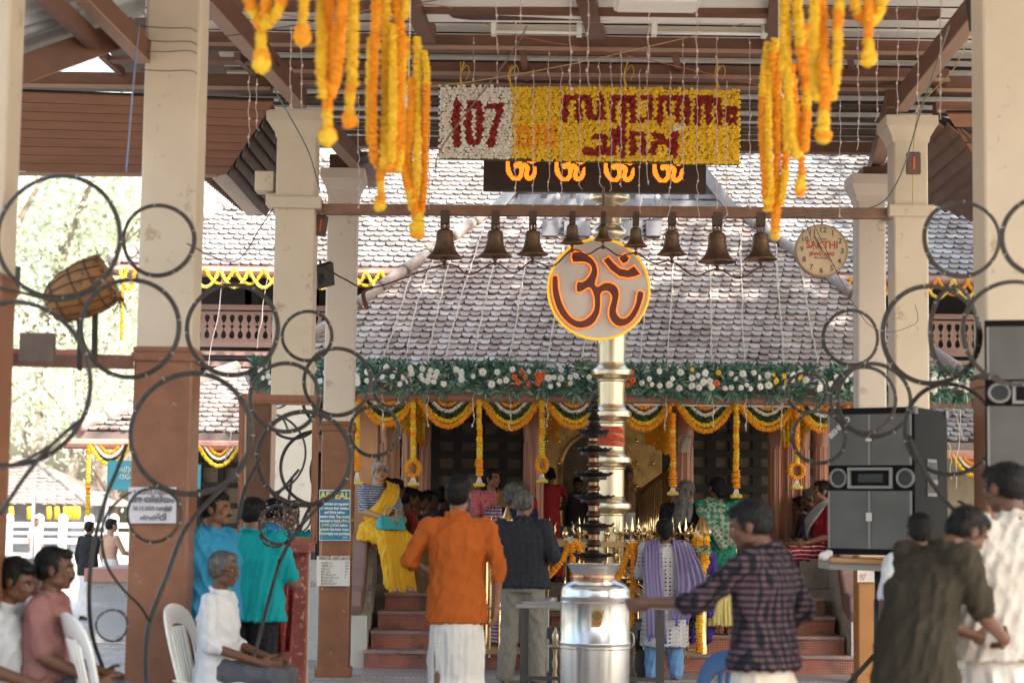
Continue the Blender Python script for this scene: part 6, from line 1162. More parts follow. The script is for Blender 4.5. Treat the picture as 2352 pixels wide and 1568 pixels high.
for i, q in enumerate(RS_):
    mb = M(); pp = smoothpts([onroof(*p) for p in q], 8); pp = [p + Vector((rng.uniform(-.006, .006), 0, 0)) for p in pp]; mb.tube(pp, .0052, 5); mb.tube([p + Vector((rng.uniform(-.018, .018), 0, 0)) for p in pp], .0035, 5)
    if i in (0, 1, 3, 4, 5, 7, 8, 9, 10, 11, 12):
        u = q[-1][0] + rng.uniform(-6, 6); a = [P(u + rng.uniform(-3, 3), v, 18.82) for v in range(905, 985 + rng.randrange(12), 12)]; mb.tube(smoothpts(a, 3), .0045, 5)
        for p in a[2::2]: mb.ell(p, (.011, .011, .016), 6, 5)
    mb.build('light_string', rw, label='pale fairy light wire on the temple roof tiles, ' + ('first', 'second', 'third', 'fourth', 'fifth', 'sixth', 'seventh', 'eighth', 'ninth', 'tenth', 'eleventh', 'twelfth', 'thirteenth', 'fourteenth', 'fifteenth', 'last')[sorted(r_[-1][0] for r_ in RS_).index(q[-1][0])] + ' of the row', cat='string light', group='pale light wires on the temple roof')
for i, (u0, v0, u1, v1) in enumerate(((575, 880, 560, 960), (530, 985, 518, 1060), (620, 610, 590, 800), (680, 500, 640, 610), (512, 640, 480, 840), (2180, 1015, 2185, 1100), (2160, 940, 2170, 1040), (2205, 930, 2195, 1120), (2188, 935, 2215, 1010))):
    mb = M(); Yx = 20.8; mb.tube(smoothpts([P(u0 + (u1 - u0) * t + rng.uniform(-3, 3), v0 + (v1 - v0) * t, Yx) for t in np.linspace(0, 1, 7)], 3), .005, 5); mb.build('light_string', rw, label='pale fairy light wire hanging loose ' + ('at the border end by the mirror', 'from the lower roof beside the mirror', 'across the balcony beside the flared pillar', 'before the upper roof by the bell rail end', 'across the carved balcony', 'lowest behind the loudspeaker', 'first above the loudspeaker side face', 'farthest past the loudspeaker', 'slanting behind the loudspeaker')[i], cat='string light', group='pale light wires on the side roofs')
# bulbs, boxes, floodlight
for u, v, Y, lab in ((938, 228, 10.9, 'white light bulb between the two marigold bundles before the white flower panel'), (1789, 226, 10.9, 'white light bulb half hidden in the marigold bundle above the clock side')):
    t = E('light_bulb', P(u, v, Y), lab, 'light bulb'); c = P(u, v + 20, Y); f = D(Y); mb = M(); mb.lathe(c, [(1 * f, 0), (9 * f, 1 * f), (12 * f, 8 * f), (12 * f, 24 * f), (9 * f, 32 * f), (6 * f, 38 * f)], 20); mb.build('globe', whitep, t, smooth=True); mb = M(); mb.lathe(c, [(5.5 * f, 38 * f), (5.5 * f, 52 * f), (2 * f, 56 * f), (1 * f, 60 * f), (1 * f, 300 * f)], 10); mb.build('holder', whiteplastic, t)
def ctrl(u0, v0, u1, v1, Y, lab, tilt=0):
    a, b = P(u0, v1, Y), P(u1, v0, Y); t = E('control_box', ((a.x + b.x) / 2, Y, a.z), lab, 'control box'); mb = M(); rt_ = Matrix.Rotation(tilt, 3, 'Y'); c = (a + b) / 2; mb.box(c, (b.x - a.x, .05, b.z - a.z), rt_); mb.build('case', nmat('brown_plastic', (.11, .065, .045), .5, var=.15), t, bevel=.006); mb = M(); mb.box(c - Vector((0, .028, 0)), (.018, .004, (b.z - a.z) * .6), rt_); mb.build('label_strip', nmat('red_label', (.6, .1, .05), .5), t); mb = M(); mb.box(c + Vector((0, 0, (b.z - a.z) * .5)), ((b.x - a.x) * .8, .04, .012), rt_); mb.build('top_clip', blackm, t)
    mb = M(); 
    for k in range(3): mb.tube(smoothpts([c + Vector((.02 * (k - 1), -.01, (b.z - a.z) * .5)), c + Vector((.03 * (k - 1), -.02, .14)), c + Vector((.02 * k, 0, .24))], 4), .003, 4)
    mb.build('leads', rw, t)
ctrl(2082, 352, 2114, 400, 15.8, 'small brown control box with red label on the cream pillar beyond the clock'); ctrl(722, 496, 752, 542, 16.2, 'small brown control box hanging tilted under the bell rail end', R(8))
fl = E('floodlight', P(745, 630, 16.4), 'black square floodlight tilted on the pillar below the bell rail', 'floodlight'); mb = M(); mb.box(P(745, 632, 16.4), (px(44, 16.4), .06, px(56, 16.4)), Euler((R(25), R(-18), R(30)))); mb.build('housing', blackm, fl, bevel=.006); mb = M(); mb.tube([P(735, 600, 16.45), P(742, 640, 16.32), P(735, 655, 16.4)], .01, 6); mb.build('bracket', blackm, fl)
fl = E('camera_box', P(2232, 30, 12.4), 'black box lamp at the top beside the thick end pillar', 'floodlight'); mb = M(); mb.box(P(2238, 28, 12.4), (px(24, 12.4), .12, px(84, 12.4)), Euler((0, R(-6), 0))); mb.build('housing', blackm, fl, bevel=.006)
for u, v, s_, lab in ((610, 420, 44, 'cream timber bracket block beside the flared capital of the second pillar'), (626, 462, 26, 'small cream block under the bracket beside the second pillar')):
    mb = M(); mb.box(P(u, v, 16.2), (px(s_, 16.2), .2, px(s_ * 1.05, 16.2))); mb.build('bracket_block', cream, label=lab, cat='bracket', bevel=.008)
# pigeons
def pigeon(p, label, m, s_=1, rz=0):
    t = E('pigeon', p, label, 'pigeon', None, rz); mb = M(); mb.ell((0, 0, .10 * s_), (.11 * s_, .055 * s_, .06 * s_), 12, 8, Matrix.Rotation(R(20), 3, 'Y')); mb.tube([(.07 * s_, 0, .12 * s_), (.10 * s_, 0, .18 * s_)], [.045 * s_, .026 * s_], 10); mb.ell((.11 * s_, 0, .20 * s_), (.032 * s_, .026 * s_, .026 * s_)); mb.tube([(.135 * s_, 0, .197 * s_), (.16 * s_, 0, .19 * s_)], [.008 * s_, .002 * s_], 6); mb.tube([(-.08 * s_, 0, .11 * s_), (-.20 * s_, 0, .15 * s_)], [.035 * s_, .02 * s_], 8)
    for k in (-1, 1): mb.tube([(0, k * .02 * s_, .06 * s_), (.005 * s_, k * .02 * s_, 0)], .006 * s_, 5)
    me = bpy.data.meshes.new('body'); me.from_pydata(mb.v, [], mb.f); me.materials.append(m); me.polygons.foreach_set('use_smooth', [True] * len(me.polygons)); me.update(); o = bpy.data.objects.new('body', me); C.objects.link(o); o.parent = t
    md = o.modifiers.new('r', 'REMESH'); md.mode = 'VOXEL'; md.voxel_size = .008; md.use_smooth_shade = True
pigeon(P(832, 388, 17.45), 'grey pigeon perched on the capital of the pillar with the poster', nmat('pigeon_grey', (.10, .10, .11), .6, var=.5, scale=20), 1, R(200)); pw = nmat('pigeon_white', (.75, .75, .76), .6, var=.2, scale=20)
pigeon(PZ(294, 1466, 0), 'white pigeon standing on the paving near the pink shirt', pw, 1.1, R(120)); pigeon(PZ(400, 1482, 0), 'white pigeon just behind the thick pillar on the paving', pw, 1.1, R(60)); pigeon(PZ(448, 1480, 0), 'white pigeon beside the thick pillar near the white shirt', pw, 1.0, R(150)); pigeon(PZ(403, 1455, 0), 'white and dark pigeon farther back by the bluish plinth', pw, 1.0, R(30))
# hanging basket lantern and its cross beam
lan = E('basket_lantern', P(180, 675, 10.8), 'tilted boat-shaped amber basket lantern hanging among the hoops', 'lantern'); Yq2 = 10.8; f = D(Yq2); c = P(188, 668, Yq2); amb = nmat('amber_skin', (.26, .115, .03), .6, var=.35, scale=8, spots=((.12, .06, .03), 9, .56)); rt_ = Matrix.Rotation(R(-33), 3, 'Y')
pr = [(1, -88), (30, -84), (48, -60), (60, -20), (64, 20), (60, 55), (56, 72)]; ax = Matrix.Rotation(R(62), 3, 'Y')
mb = M(); mb.lathe(c, [(a * f, b * f) for a, b in pr], 28, ax); mb.build('shell', amb, lan, smooth=True)
mb = M()
for k in range(14): a = k * 2 * math.pi / 14; mb.tube([c + ax @ Vector((r_ * 1.015 * f * math.cos(a + z * .004), r_ * 1.015 * f * math.sin(a + z * .004), z * f)) for r_, z in pr[1:]], .0045, 5)
for r_, z in ((49, -58), (62, -5), (63, 38)): mb.tube([c + ax @ Vector((r_ * 1.02 * f * math.cos(a), r_ * 1.02 * f * math.sin(a), z * f)) for a in np.linspace(0, 2 * math.pi, 29)[:-1]], .005, 5, True)
mb.build('ribs', nmat('dark_rib', (.06, .03, .02), .7), lan); mb = M()
for k in range(60): a = rng.uniform(0, 6.28); p = c + ax @ Vector((58 * f * math.cos(a), 58 * f * math.sin(a), 70 * f)); mb.tube([p, p + Vector((rng.uniform(-.05, .05), rng.uniform(-.04, .04), rng.uniform(-.09, .04)))], .003, 4)
mb.build('ragged_fringe', MATS['dark_rib'], lan)
cb_ = E('cross_beam', P(150, 832, 10.9), 'rusty iron cross beam bolted to the thick pillar, carrying a timber block', 'beam'); mb = M(); mb.bar(P(-40, 822, 10.95), P(300, 832, 11.9), .06, px(34, 11)); mb.build('beam', nmat('rusty_beam', (.14, .06, .045), .6, var=.4, scale=10), cb_); mb = M(); mb.bar(P(-40, 806, 10.9), P(218, 810, 11.3), .07, .03); mb.build('flange', nmat('red_oxide', (.30, .10, .08), .5), cb_)
mb = M(); a, b = P(44, 830, 10.85), P(126, 765, 10.85); mb.box(((a.x + b.x) / 2, 10.86, (a.z + b.z) / 2), (b.x - a.x, .05, b.z - a.z)); mb.build('wood_block', nmat('weathered_block', (.12, .08, .065), .7, var=.3), cb_); mb = M(); mb.bar(P(217, 830, 10.95), P(219, 680, 10.85), .03, .03, (0, 1, 0)); mb.bar(P(183, 850, 10.95), P(182, 680, 10.85), .025, .025, (0, 1, 0)); mb.build('hanger', blackm, cb_); mb = M(); mb.tube([P(38, 665, 10.7), P(40, 612, 10.7)], .02, 6); mb.build('iron_stub', blackm, cb_)
# ================================================================ chairs
def chair(label, pos, rz, m, group='plastic chairs'):
    t = E('plastic_chair', pos, label, 'chair', group, rz)
    def bl(mb, name, th=0, par=t):
        me = bpy.data.meshes.new(name); me.from_pydata(mb.v, [], mb.f); me.materials.append(m); me.polygons.foreach_set('use_smooth', [True] * len(me.polygons)); me.update(); bm = bmesh.new(); bm.from_mesh(me); bmesh.ops.remove_doubles(bm, verts=bm.verts, dist=1e-4); bmesh.ops.recalc_face_normals(bm, faces=bm.faces); bm.to_mesh(me); bm.free(); o = bpy.data.objects.new(name, me); C.objects.link(o); o.parent = par
        if th: s_ = o.modifiers.new('s', 'SOLIDIFY'); s_.thickness = th; s_.offset = 0; q = o.modifiers.new('b', 'BEVEL'); q.width = .003; q.segments = 2
        return o
    # faces +Y
    mb = M(); n_ = 10; vs = []
    for j in range(n_ + 1):
        for i in range(n_ + 1): x, y = (i / n_ - .5), (j / n_ - .5); vs.append((x * (.44 + .04 * y), y * .44, .43 + .02 * (4 * x * x) - .015 * math.cos(y * 6)))
    mb.add(vs, [(j * (n_ + 1) + i, j * (n_ + 1) + i + 1, (j + 1) * (n_ + 1) + i + 1, (j + 1) * (n_ + 1) + i) for j in range(n_) for i in range(n_)]); bl(mb, 'seat', .012)
    def bk(x, z): return (x, -.20 - (z - .43) * .26 + .5 * x * x, z)
    mb = M(); ol = [(-.20, .43), (-.235, .60), (-.235, .76), (-.17, .87), (0, .91), (.17, .87), (.235, .76), (.235, .60), (.20, .43)]; il = [(-.14, .43), (-.165, .6), (-.165, .70), (-.11, .77), (0, .79), (.11, .77), (.165, .70), (.165, .6), (.14, .43)]
    so_ = smoothpts([(x, z, 0) for x, z in ol], 4); si = smoothpts([(x, z, 0) for x, z in il], 4); k = len(so_); mb.add([bk(p.x, p.y) for p in so_] + [bk(p.x, p.y) for p in si], [(i, i + 1, k + i + 1, k + i) for i in range(k - 1)])
    for xx in (-.10, -.05, 0, .05, .10): mb.add([bk(xx - .014, .45), bk(xx + .014, .45), bk(xx + .014, .62), bk(xx + .014, .775), bk(xx - .014, .775), bk(xx - .014, .62)], [(0, 1, 2, 5), (5, 2, 3, 4)])
    bl(mb, 'backrest', .014)
    for sx in (-1, 1):
        for sy in (-1, 1): mb = M(); mb.tube([(sx * .20, sy * .19, .43), (sx * .235, sy * .24, 0)], [.024, .017], 8); bl(mb, 'leg')
    return t
WCH = whiteplastic
# ================================================================ PEOPLE
def V(*a): return Vector(a)
def loft(mb, rings, n=28):
    """rings: (centre, rx, ry[, power]) stacked; horizontal ellipses"""
    vs = []; fs = []
    for rg in rings:
        c = Vector(rg[0])
        for q in range(n): a = 2 * math.pi * q / n; vs.append(c + V(rg[1] * math.cos(a), rg[2] * math.sin(a), 0))
    for i in range(len(rings) - 1):
        for q in range(n): q2 = (q + 1) % n; fs.append((i * n + q, i * n + q2, (i + 1) * n + q2, (i + 1) * n + q))
    fs.append(tuple(range(n))[::-1]); fs.append(tuple((len(rings) - 1) * n + q for q in range(n))); mb.add(vs, fs)
def limb(mb, pts, rs, n=12):
    pts = [Vector(p) for p in pts]
    pp = smoothpts(pts, 3) if len(pts) > 2 else pts; k = len(pp); r2 = [np.interp(i / (k - 1), np.linspace(0, 1, len(rs)), rs) for i in range(k)]
    mb.tube(pp, r2, n); mb.ell(pts[0], (rs[0],) * 3, 12, 8); mb.ell(pts[-1], (rs[-1],) * 3, 12, 8)
def limb2(mb, a, b, ra, rb, n=12):
    mb.tube([a, b], [ra, rb], n); mb.ell(a, (ra,) * 3, 12, 8); mb.ell(b, (rb,) * 3, 12, 8)
def remesh(mb, vox, sm=4, fac=.5):
    me = bpy.data.meshes.new('t'); me.from_pydata(mb.v, [], mb.f); bm = bmesh.new(); bm.from_mesh(me); bmesh.ops.recalc_face_normals(bm, faces=bm.faces); bm.to_mesh(me); bm.free()
    o = bpy.data.objects.new('t', me); C.objects.link(o); r = o.modifiers.new('r', 'REMESH'); r.mode = 'VOXEL'; r.voxel_size = vox; r.use_smooth_shade = True
    if sm: s_ = o.modifiers.new('s', 'SMOOTH'); s_.factor = fac; s_.iterations = sm
    dg = bpy.context.evaluated_depsgraph_get(); out = bpy.data.meshes.new_from_object(o.evaluated_get(dg)); bpy.data.objects.remove(o); bpy.data.meshes.remove(me); return out
def folds(me, amp, seed, wl=.10, dirv=(0, 0, 1), aniso=.35, where=None):
    """cloth folds: warped ridges running along dirv"""
    n = len(me.vertices); co = np.empty(n * 3); me.vertices.foreach_get('co', co); co = co.reshape(-1, 3); no = np.empty(n * 3); me.vertices.foreach_get('normal', no); no = no.reshape(-1, 3)
    r = np.random.default_rng(seed); d = np.zeros(n); ax = np.array(dirv, float); ax /= np.linalg.norm(ax)
    for k in range(7):
        w_ = r.normal(size=3); w_ -= ax * (w_ @ ax) * (1 - aniso); w_ /= np.linalg.norm(w_); L_ = wl * r.uniform(.6, 1.8); ph = r.uniform(0, 6.28); wv = r.normal(size=3) * 5
        s_ = np.sin(co @ w_ * 2 * np.pi / L_ + ph + 1.4 * np.sin(co @ wv + ph)); d += (1 - np.abs(s_)) ** 1.6 * r.uniform(.4, 1)
    d = (d / d.std()); d -= d.mean(); d *= amp * .6
    if where is not None: d *= where(co)
    co = co + no * d[:, None]; me.vertices.foreach_set('co', co.reshape(-1)); me.update()
def put_mesh(me, name, m, parent, smooth=True, label=None):
    me.name = name; me.materials.clear(); me.materials.append(m)
    if smooth: me.polygons.foreach_set('use_smooth', [True] * len(me.polygons))
    o = bpy.data.objects.new(name, me); C.objects.link(o); o.parent = parent
    if label: o['label'] = label
    return o
def lmesh(mb, name, m, parent, smooth=True):
    me = bpy.data.meshes.new(name); me.from_pydata(mb.v, [], mb.f); bm = bmesh.new(); bm.from_mesh(me); bmesh.ops.recalc_face_normals(bm, faces=bm.faces); bm.to_mesh(me); bm.free()
    return put_mesh(me, name, m, parent, smooth)
hairb = nmat('black_hair', (.009, .008, .008), .55, spec=.25, var=.5, scale=60, stretch=(1, 1, .25), bump=.3, bscale=120); hairg = nmat('grey_hair', (.035, .033, .032), .5, col2=(.19, .185, .18), scale=45, stretch=(1, 1, .3), soft=.35, bump=.3, bscale=120); hairw = nmat('silver_hair', (.28, .27, .26), .5, col2=(.55, .54, .52), scale=45, stretch=(1, 1, .3), bump=.3, bscale=120)
eyew = nmat('eye_white', (.36, .33, .30), .3); irism = nmat('iris', (.02, .012, .01), .2); lipm = nmat('lips', (.22, .07, .055), .5); bindi = nmat('bindi', (.3, .01, .015), .6); goldj = nmat('gold_jewel', (.75, .5, .15), .25, 1)
def cloth(name, col, **k):
    k.setdefault('bump', .25); k.setdefault('bscale', 55); k.setdefault('var', .07); k.setdefault('scale', 9); return nmat(name, col, .82, spec=.2, **k)
def hand(mb, w_, d, pn, curl=.5, s_=1, left=1):
    """palm and five fingers; w_ wrist, d direction of the hand, pn palm normal (the side the fingers close to)"""
    d = Vector(d).normalized(); pn = Vector(pn); pn = (pn - d * pn.dot(d)).normalized(); x = d.cross(pn).normalized() * left
    pc = w_ + d * .045 * s_; q = Matrix((x, pn, d)).transposed(); mb.ell(pc, (.042 * s_, .018 * s_, .052 * s_), 12, 8, q); mb.tube([w_ - d * .01, pc + d * .02 * s_], [.027 * s_, .03 * s_], 10)
    for k, (off, ln) in enumerate(((-.031, .064), (-.011, .076), (.011, .083), (.031, .074))):
        p = w_ + d * .082 * s_ + x * off * s_; a = 0; dd = d; c_ = curl * (1.15 - .12 * k)
        for j, fr in enumerate((.45, .32, .25)):
            a += c_ * (.7 if j == 0 else 1.0); dd = d * math.cos(a) + pn * math.sin(a); p2 = p + dd * ln * fr * s_; limb2(mb, p, p2, (.0098 - .001 * j) * s_, (.0088 - .001 * j) * s_, 8); p = p2
    p = w_ + d * .022 * s_ + x * .030 * s_; 
    for ln, e_ in ((.035, .9), (.03, .55), (.025, .3)):
        dd = (d + x * e_ + pn * .45 * (1 + curl)).normalized(); p2 = p + dd * ln * s_; limb2(mb, p, p2, .012 * s_, .010 * s_, 8); p = p2
STAND = dict(pel=(0, 0, .95), che=(0, 0, 1.25), sh=(.180, -.005, 1.395), nk=(0, -.01, 1.455), hd=(0, .015, 1.588), el=(.235, -.03, 1.12), wr=(.25, .03, .875), hp=(.085, 0, .92), kn=(.095, .02, .50), an=(.10, -.02, .08))
SIT = dict(pel=(0, 0, .55), che=(0, .0, .85), sh=(.175, 0, 1.0), nk=(0, 0, 1.06), hd=(0, .03, 1.195), el=(.22, .02, .72), wr=(.16, .25, .64), hp=(.085, .03, .55), kn=(.11, .44, .52), an=(.11, .42, .08))
def person(label, u, Y, rz, top_v=None, z0=0, base=STAND, ov={}, h=None, sk=1, head=(0, 0), top=None, bottom=None, hair=('short', hairb), fem=False, extras=(), vox=.011, hands=True, build=1.0, age=0, seed=1, xyz=None, curl=.45, tuck=0, group=None):
    J = {}
    for k, v in base.items():
        if k in ('sh', 'el', 'wr', 'hp', 'kn', 'an'): J[k + 'R'] = V(*v); J[k + 'L'] = V(-v[0], v[1], v[2])
        else: J[k] = V(*v)
    for k, v in ov.items(): J[k] = V(*v)
    t0 = J['hd'].z + .118
    if xyz is not None: pos = Vector(xyz)
    else: p = P(u, 1194, Y); pos = V(p.x, Y, z0)
    if h is None: h = ((P(u, top_v, Y).z - z0) / t0) if top_v else 1.0
    t = E('person', pos, label, 'person', group, rz); t.scale = (h * build ** .5, h * build ** .5, h)
    # head frame
    yaw, pit = head[0], head[1]; Rm = Matrix.Rotation(yaw, 3, 'Z') @ Matrix.Rotation(pit, 3, 'X') @ (Matrix.Rotation(head[2], 3, 'Y') if len(head) > 2 else Matrix.Identity(3)); hc = J['hd']
    # move head so that tilting pivots near the neck
    hc = J['nk'] + V(0, .012, .02) + Rm @ (J['hd'] - J['nk'] - V(0, .012, .02)); H_ = lambda x, y, z: hc + Rm @ V(x, y, z)
    mb = M(); e_ = lambda c, d: mb.ell(H_(*c), d, 16, 12, Rm)
    e_((0, -.014, .030), (.0745, .094, .086)); e_((0, .024, -.038), (.056, .060, .068)); e_((0, .058, -.086), (.024, .022, .019)); e_((0, .081, .004), (.0095, .014, .022)); e_((0, .087, -.016), (.0115, .016, .019)); e_((0, .092, -.028), (.014, .0125, .010)); e_((0, .070, .028), (.050, .017, .013))
    for s_ in (-1, 1): e_((s_ * .036, .058, -.022), (.021, .019, .02)); e_((s_ * .0755, -.004, -.008), (.009, .019, .030)); e_((s_ * .011, .094, -.030), (.008, .010, .007)); e_((s_ * .045, .012, -.062), (.016, .035, .022))
    e_((0, .080, -.053), (.021, .011, .0065)); e_((0, .078, -.063), (.018, .011, .0065))
    nr = .050 if not fem else .044; limb2(mb, H_(0, -.022, -.055), J['nk'] + V(0, 0, -.02), nr, nr * 1.12, 14)
    bw = build; loft(mb, [(J['pel'] + V(0, 0, -.09), .12 * bw, .09), (J['pel'], .15 * bw, .10), (J['pel'].lerp(J['che'], .5), .125 * bw, .085), (J['che'], .15 * bw, .10), (J['nk'].lerp(J['che'], .4) + V(0, 0, .0), .13 * bw, .075), (J['nk'] + V(0, 0, -.03), .055, .045)])
    for s_, q in (('R', 1), ('L', -1)):
        limb2(mb, J['sh' + s_], J['el' + s_], .043 * bw, .036 * bw); limb2(mb, J['el' + s_], J['wr' + s_], .036 * bw, .024 * bw, 12); limb2(mb, J['hp' + s_], J['kn' + s_], .078, .052); limb2(mb, J['kn' + s_], J['an' + s_], .05, .034)
        limb2(mb, J['kn' + s_].lerp(J['an' + s_], .3) + V(0, -.012, 0), J['kn' + s_].lerp(J['an' + s_], .5), .047, .036)
        if hands:
            pn = ov.get('pn' + s_, (-q, .25, 0)); dd = J.get('hd' + s_) if ('hd' + s_) in J else None; d = (dd if dd is not None else (J['wr' + s_] - J['el' + s_])); hand(mb, J['wr' + s_], d, pn, curl, .98, q)
        a = J['an' + s_]; fd = V(ov.get('ft' + s_, (q * .12, 1, 0))[0], ov.get('ft' + s_, (q * .12, 1, 0))[1], 0).normalized(); limb2(mb, a + V(0, 0, -.035), a + fd * .12 + V(0, 0, -.052), .036, .028, 10); mb.ell(a + fd * -.025 + V(0, 0, -.048), (.032, .035, .030)); limb2(mb, a + fd * .12 + V(-.018, 0, -.055), a + fd * .165 + V(-.018, 0, -.062), .016, .013, 8); limb2(mb, a + fd * .12 + V(.018, 0, -.056), a + fd * .155 + V(.022, 0, -.062), .015, .012, 8)
    put_mesh(remesh(mb, vox * .62, 3), 'body', skin(sk), t)
    # face details
    for s_ in (-1, 1):
        mb = M(); mb.ell(H_(s_ * .030, .0735, .006), (.0125, .0095, .007), 12, 8, Rm); ey = lmesh(mb, 'eye', eyew, t); mb = M(); mb.ell(H_(s_ * .030, .080, .006), (.006, .004, .0058), 10, 6, Rm); lmesh(mb, 'iris', irism, ey)
    mb = M()
    for s_ in (-1, 1): mb.tube([H_(s_ * .014, .083, .0245), H_(s_ * .030, .0835, .030), H_(s_ * .046, .072, .027)], [.0030, .0038, .0022], 6)
    for s_ in (-1, 1): mb.tube([H_(s_ * .017, .082, .013), H_(s_ * .030, .084, .0165), H_(s_ * .044, .074, .012)], [.0016, .002, .0014], 5)
    lmesh(mb, 'eyebrows', hairb if age < 2 else hairg, t)
    mb = M(); mb.ell(H_(0, .0865, -.0535), (.019, .006, .0042), 10, 6, Rm); mb.ell(H_(0, .0845, -.0615), (.016, .006, .0045), 10, 6, Rm); lmesh(mb, 'lips', lipm, t)
    # hair
    hs, hm = hair[0], hair[1]
    if hs != 'none':
        mb = M(); e_ = lambda c, d: mb.ell(H_(*c), d, 18, 12, Rm)
        if hs in ('short', 'full', 'bald'):
            if hs != 'bald': e_((0, -.024, .044), (.0785, .0915, .0815)); e_((0, .025, .080), (.058, .055, .036))
            e_((0, -.046, .010), (.074, .066, .078))
            for s_ in (-1, 1): e_((s_ * .066, .006, .016), (.0125, .024, .040))
            if hs == 'full': e_((0, -.03, .055), (.086, .095, .083)); e_((.02, .04, .09), (.05, .045, .03))
        else:
            e_((0, -.024, .040), (.079, .096, .083)); e_((0, -.052, .004), (.074, .062, .078)); e_((0, .022, .078), (.056, .056, .034))
            for s_ in (-1, 1): e_((s_ * .062, .012, .030), (.018, .038, .040))
            if hs == 'bun': e_((0, -.105, -.020), (.040, .034, .040)); e_((.008, -.115, -.035), (.03, .03, .03))
            if hs == 'lowbun': e_((0, -.075, -.050), (.05, .038, .055)); e_((0, -.092, -.075), (.042, .034, .038))
            if hs == 'pony': limb(mb, [H_(0, -.10, -.02), H_(.0, -.13, -.09), J['nk'] + V(0, -.115, -.12), J['nk'] + V(.0, -.13, -.28)], [.03, .036, .032, .014])
            if hs == 'long':
                limb(mb, [H_(0, -.085, 0), H_(0, -.10, -.07), J['nk'] + V(-.02, -.13, -.10), J['nk'] + V(-.07, -.17, -.25), J['nk'] + V(-.12, -.17, -.42)], [.05, .06, .075, .07, .03]); limb(mb, [H_(.03, -.085, -.02), J['nk'] + V(.05, -.13, -.08), J['nk'] + V(.03, -.17, -.25)], [.04, .05, .03])
        me = remesh(mb, vox * .62, 3); folds(me, .0034 if hs in ('short', 'bald') else .0045, seed + 5, .022, (0, -.3, 1), .2); ho = put_mesh(me, 'hair', hm, t)
        n_ = len(me.vertices); co = np.empty(n_ * 3); me.vertices.foreach_get('co', co); co = co.reshape(-1, 3); no = np.empty(n_ * 3); me.vertices.foreach_get('normal', no); no = no.reshape(-1, 3); r_ = np.random.default_rng(seed); ix = r_.integers(0, n_, 2600 if vox < .0125 else 900)
        cm = np.array([0, -.25, -1.0]) if hs not in ('short', 'full') else np.array([.25, .1, -.35]); dd = no[ix] * (.5 if hs in ('short', 'full') else .22) + cm * .6 + r_.normal(size=(len(ix), 3)) * .28; dd /= np.linalg.norm(dd, axis=1)[:, None]; sd_ = np.cross(dd, no[ix]) ; sd_ /= np.linalg.norm(sd_, axis=1)[:, None] + 1e-9; L_ = r_.uniform(.010, .022, (len(ix), 1)) * (1 if hs in ('short', 'full') else 1.7)
        b_ = co[ix] - no[ix] * .002; vv_ = np.stack([b_ - sd_ * .0014, b_ + sd_ * .0014, b_ + dd * L_], 1).reshape(-1, 3); hw_ = M(); hw_.v = [tuple(x) for x in vv_]; hw_.f = [(3 * i, 3 * i + 1, 3 * i + 2) for i in range(len(ix))]; m3 = bpy.data.meshes.new('hair_wisps'); m3.from_pydata(hw_.v, [], hw_.f); put_mesh(m3, 'hair_wisps', hm, ho, False)
    mus = [x for x in extras if x in ('moustache', 'greymoustache')]
    if mus: mb = M(); mb.tube([H_(-.030, .080, -.052), H_(-.014, .091, -.043), H_(0, .095, -.0415), H_(.014, .091, -.043), H_(.030, .080, -.052)], [.004, .0065, .006, .0065, .004], 8); lmesh(mb, 'moustache', hairb if mus[0] == 'moustache' else hairg, t)
    if 'bindi' in extras: mb = M(); mb.ell(H_(0, .0845, .043), (.0062, .003, .0062), 10, 6, Rm); lmesh(mb, 'bindi', bindi, t)
    if 'glasses' in extras:
        mb = M()
        for s_ in (-1, 1):
            mb.tube([H_(s_ * .031 + .023 * math.cos(a), .0935 - .006 * abs(math.cos(a)) * (1 if math.cos(a) * s_ > 0 else 0), .002 + .019 * math.sin(a)) for a in np.linspace(0, 2 * math.pi, 25)[:-1]], .0021, 6, True); mb.tube([H_(s_ * .054, .089, .008), H_(s_ * .077, .04, .010), H_(s_ * .081, -.01, .004)], .0018, 5)
        mb.tube([H_(-.009, .096, .006), H_(.009, .096, .006)], .0018, 5); lmesh(mb, 'glasses', nmat('spectacle_frame', (.25, .18, .12), .3, .8), t)
    if 'earring' in extras: mb = M(); [mb.ell(H_(s_ * .083, .002, -.042), (.006, .006, .007)) for s_ in (-1, 1)]; lmesh(mb, 'earrings', goldj, t)
    if 'chain' in extras:
        mb = M(); mb.tube([J['nk'] + V(.075 * math.sin(a), .062 * math.cos(a) + .02, -.035 - .05 * (math.cos(a) > 0) * math.cos(a)) for a in np.linspace(0, 2 * math.pi, 33)[:-1]], .0025, 5, True); lmesh(mb, 'necklace', goldj, t)
    if 'bangles' in extras:
        mb = M()
        for s_ in 'RL':
            d = (J['wr' + s_] - J['el' + s_]).normalized(); o1 = d.orthogonal().normalized(); o2 = d.cross(o1)
            for k in (.02, .035): c = J['wr' + s_] - d * k; mb.tube([c + (o1 * math.cos(a) + o2 * math.sin(a)) * .034 for a in np.linspace(0, 2 * math.pi, 17)[:-1]], .0028, 5, True)
        lmesh(mb, 'bangles', goldj, t)
    # upper garment
    sitting = base is SIT
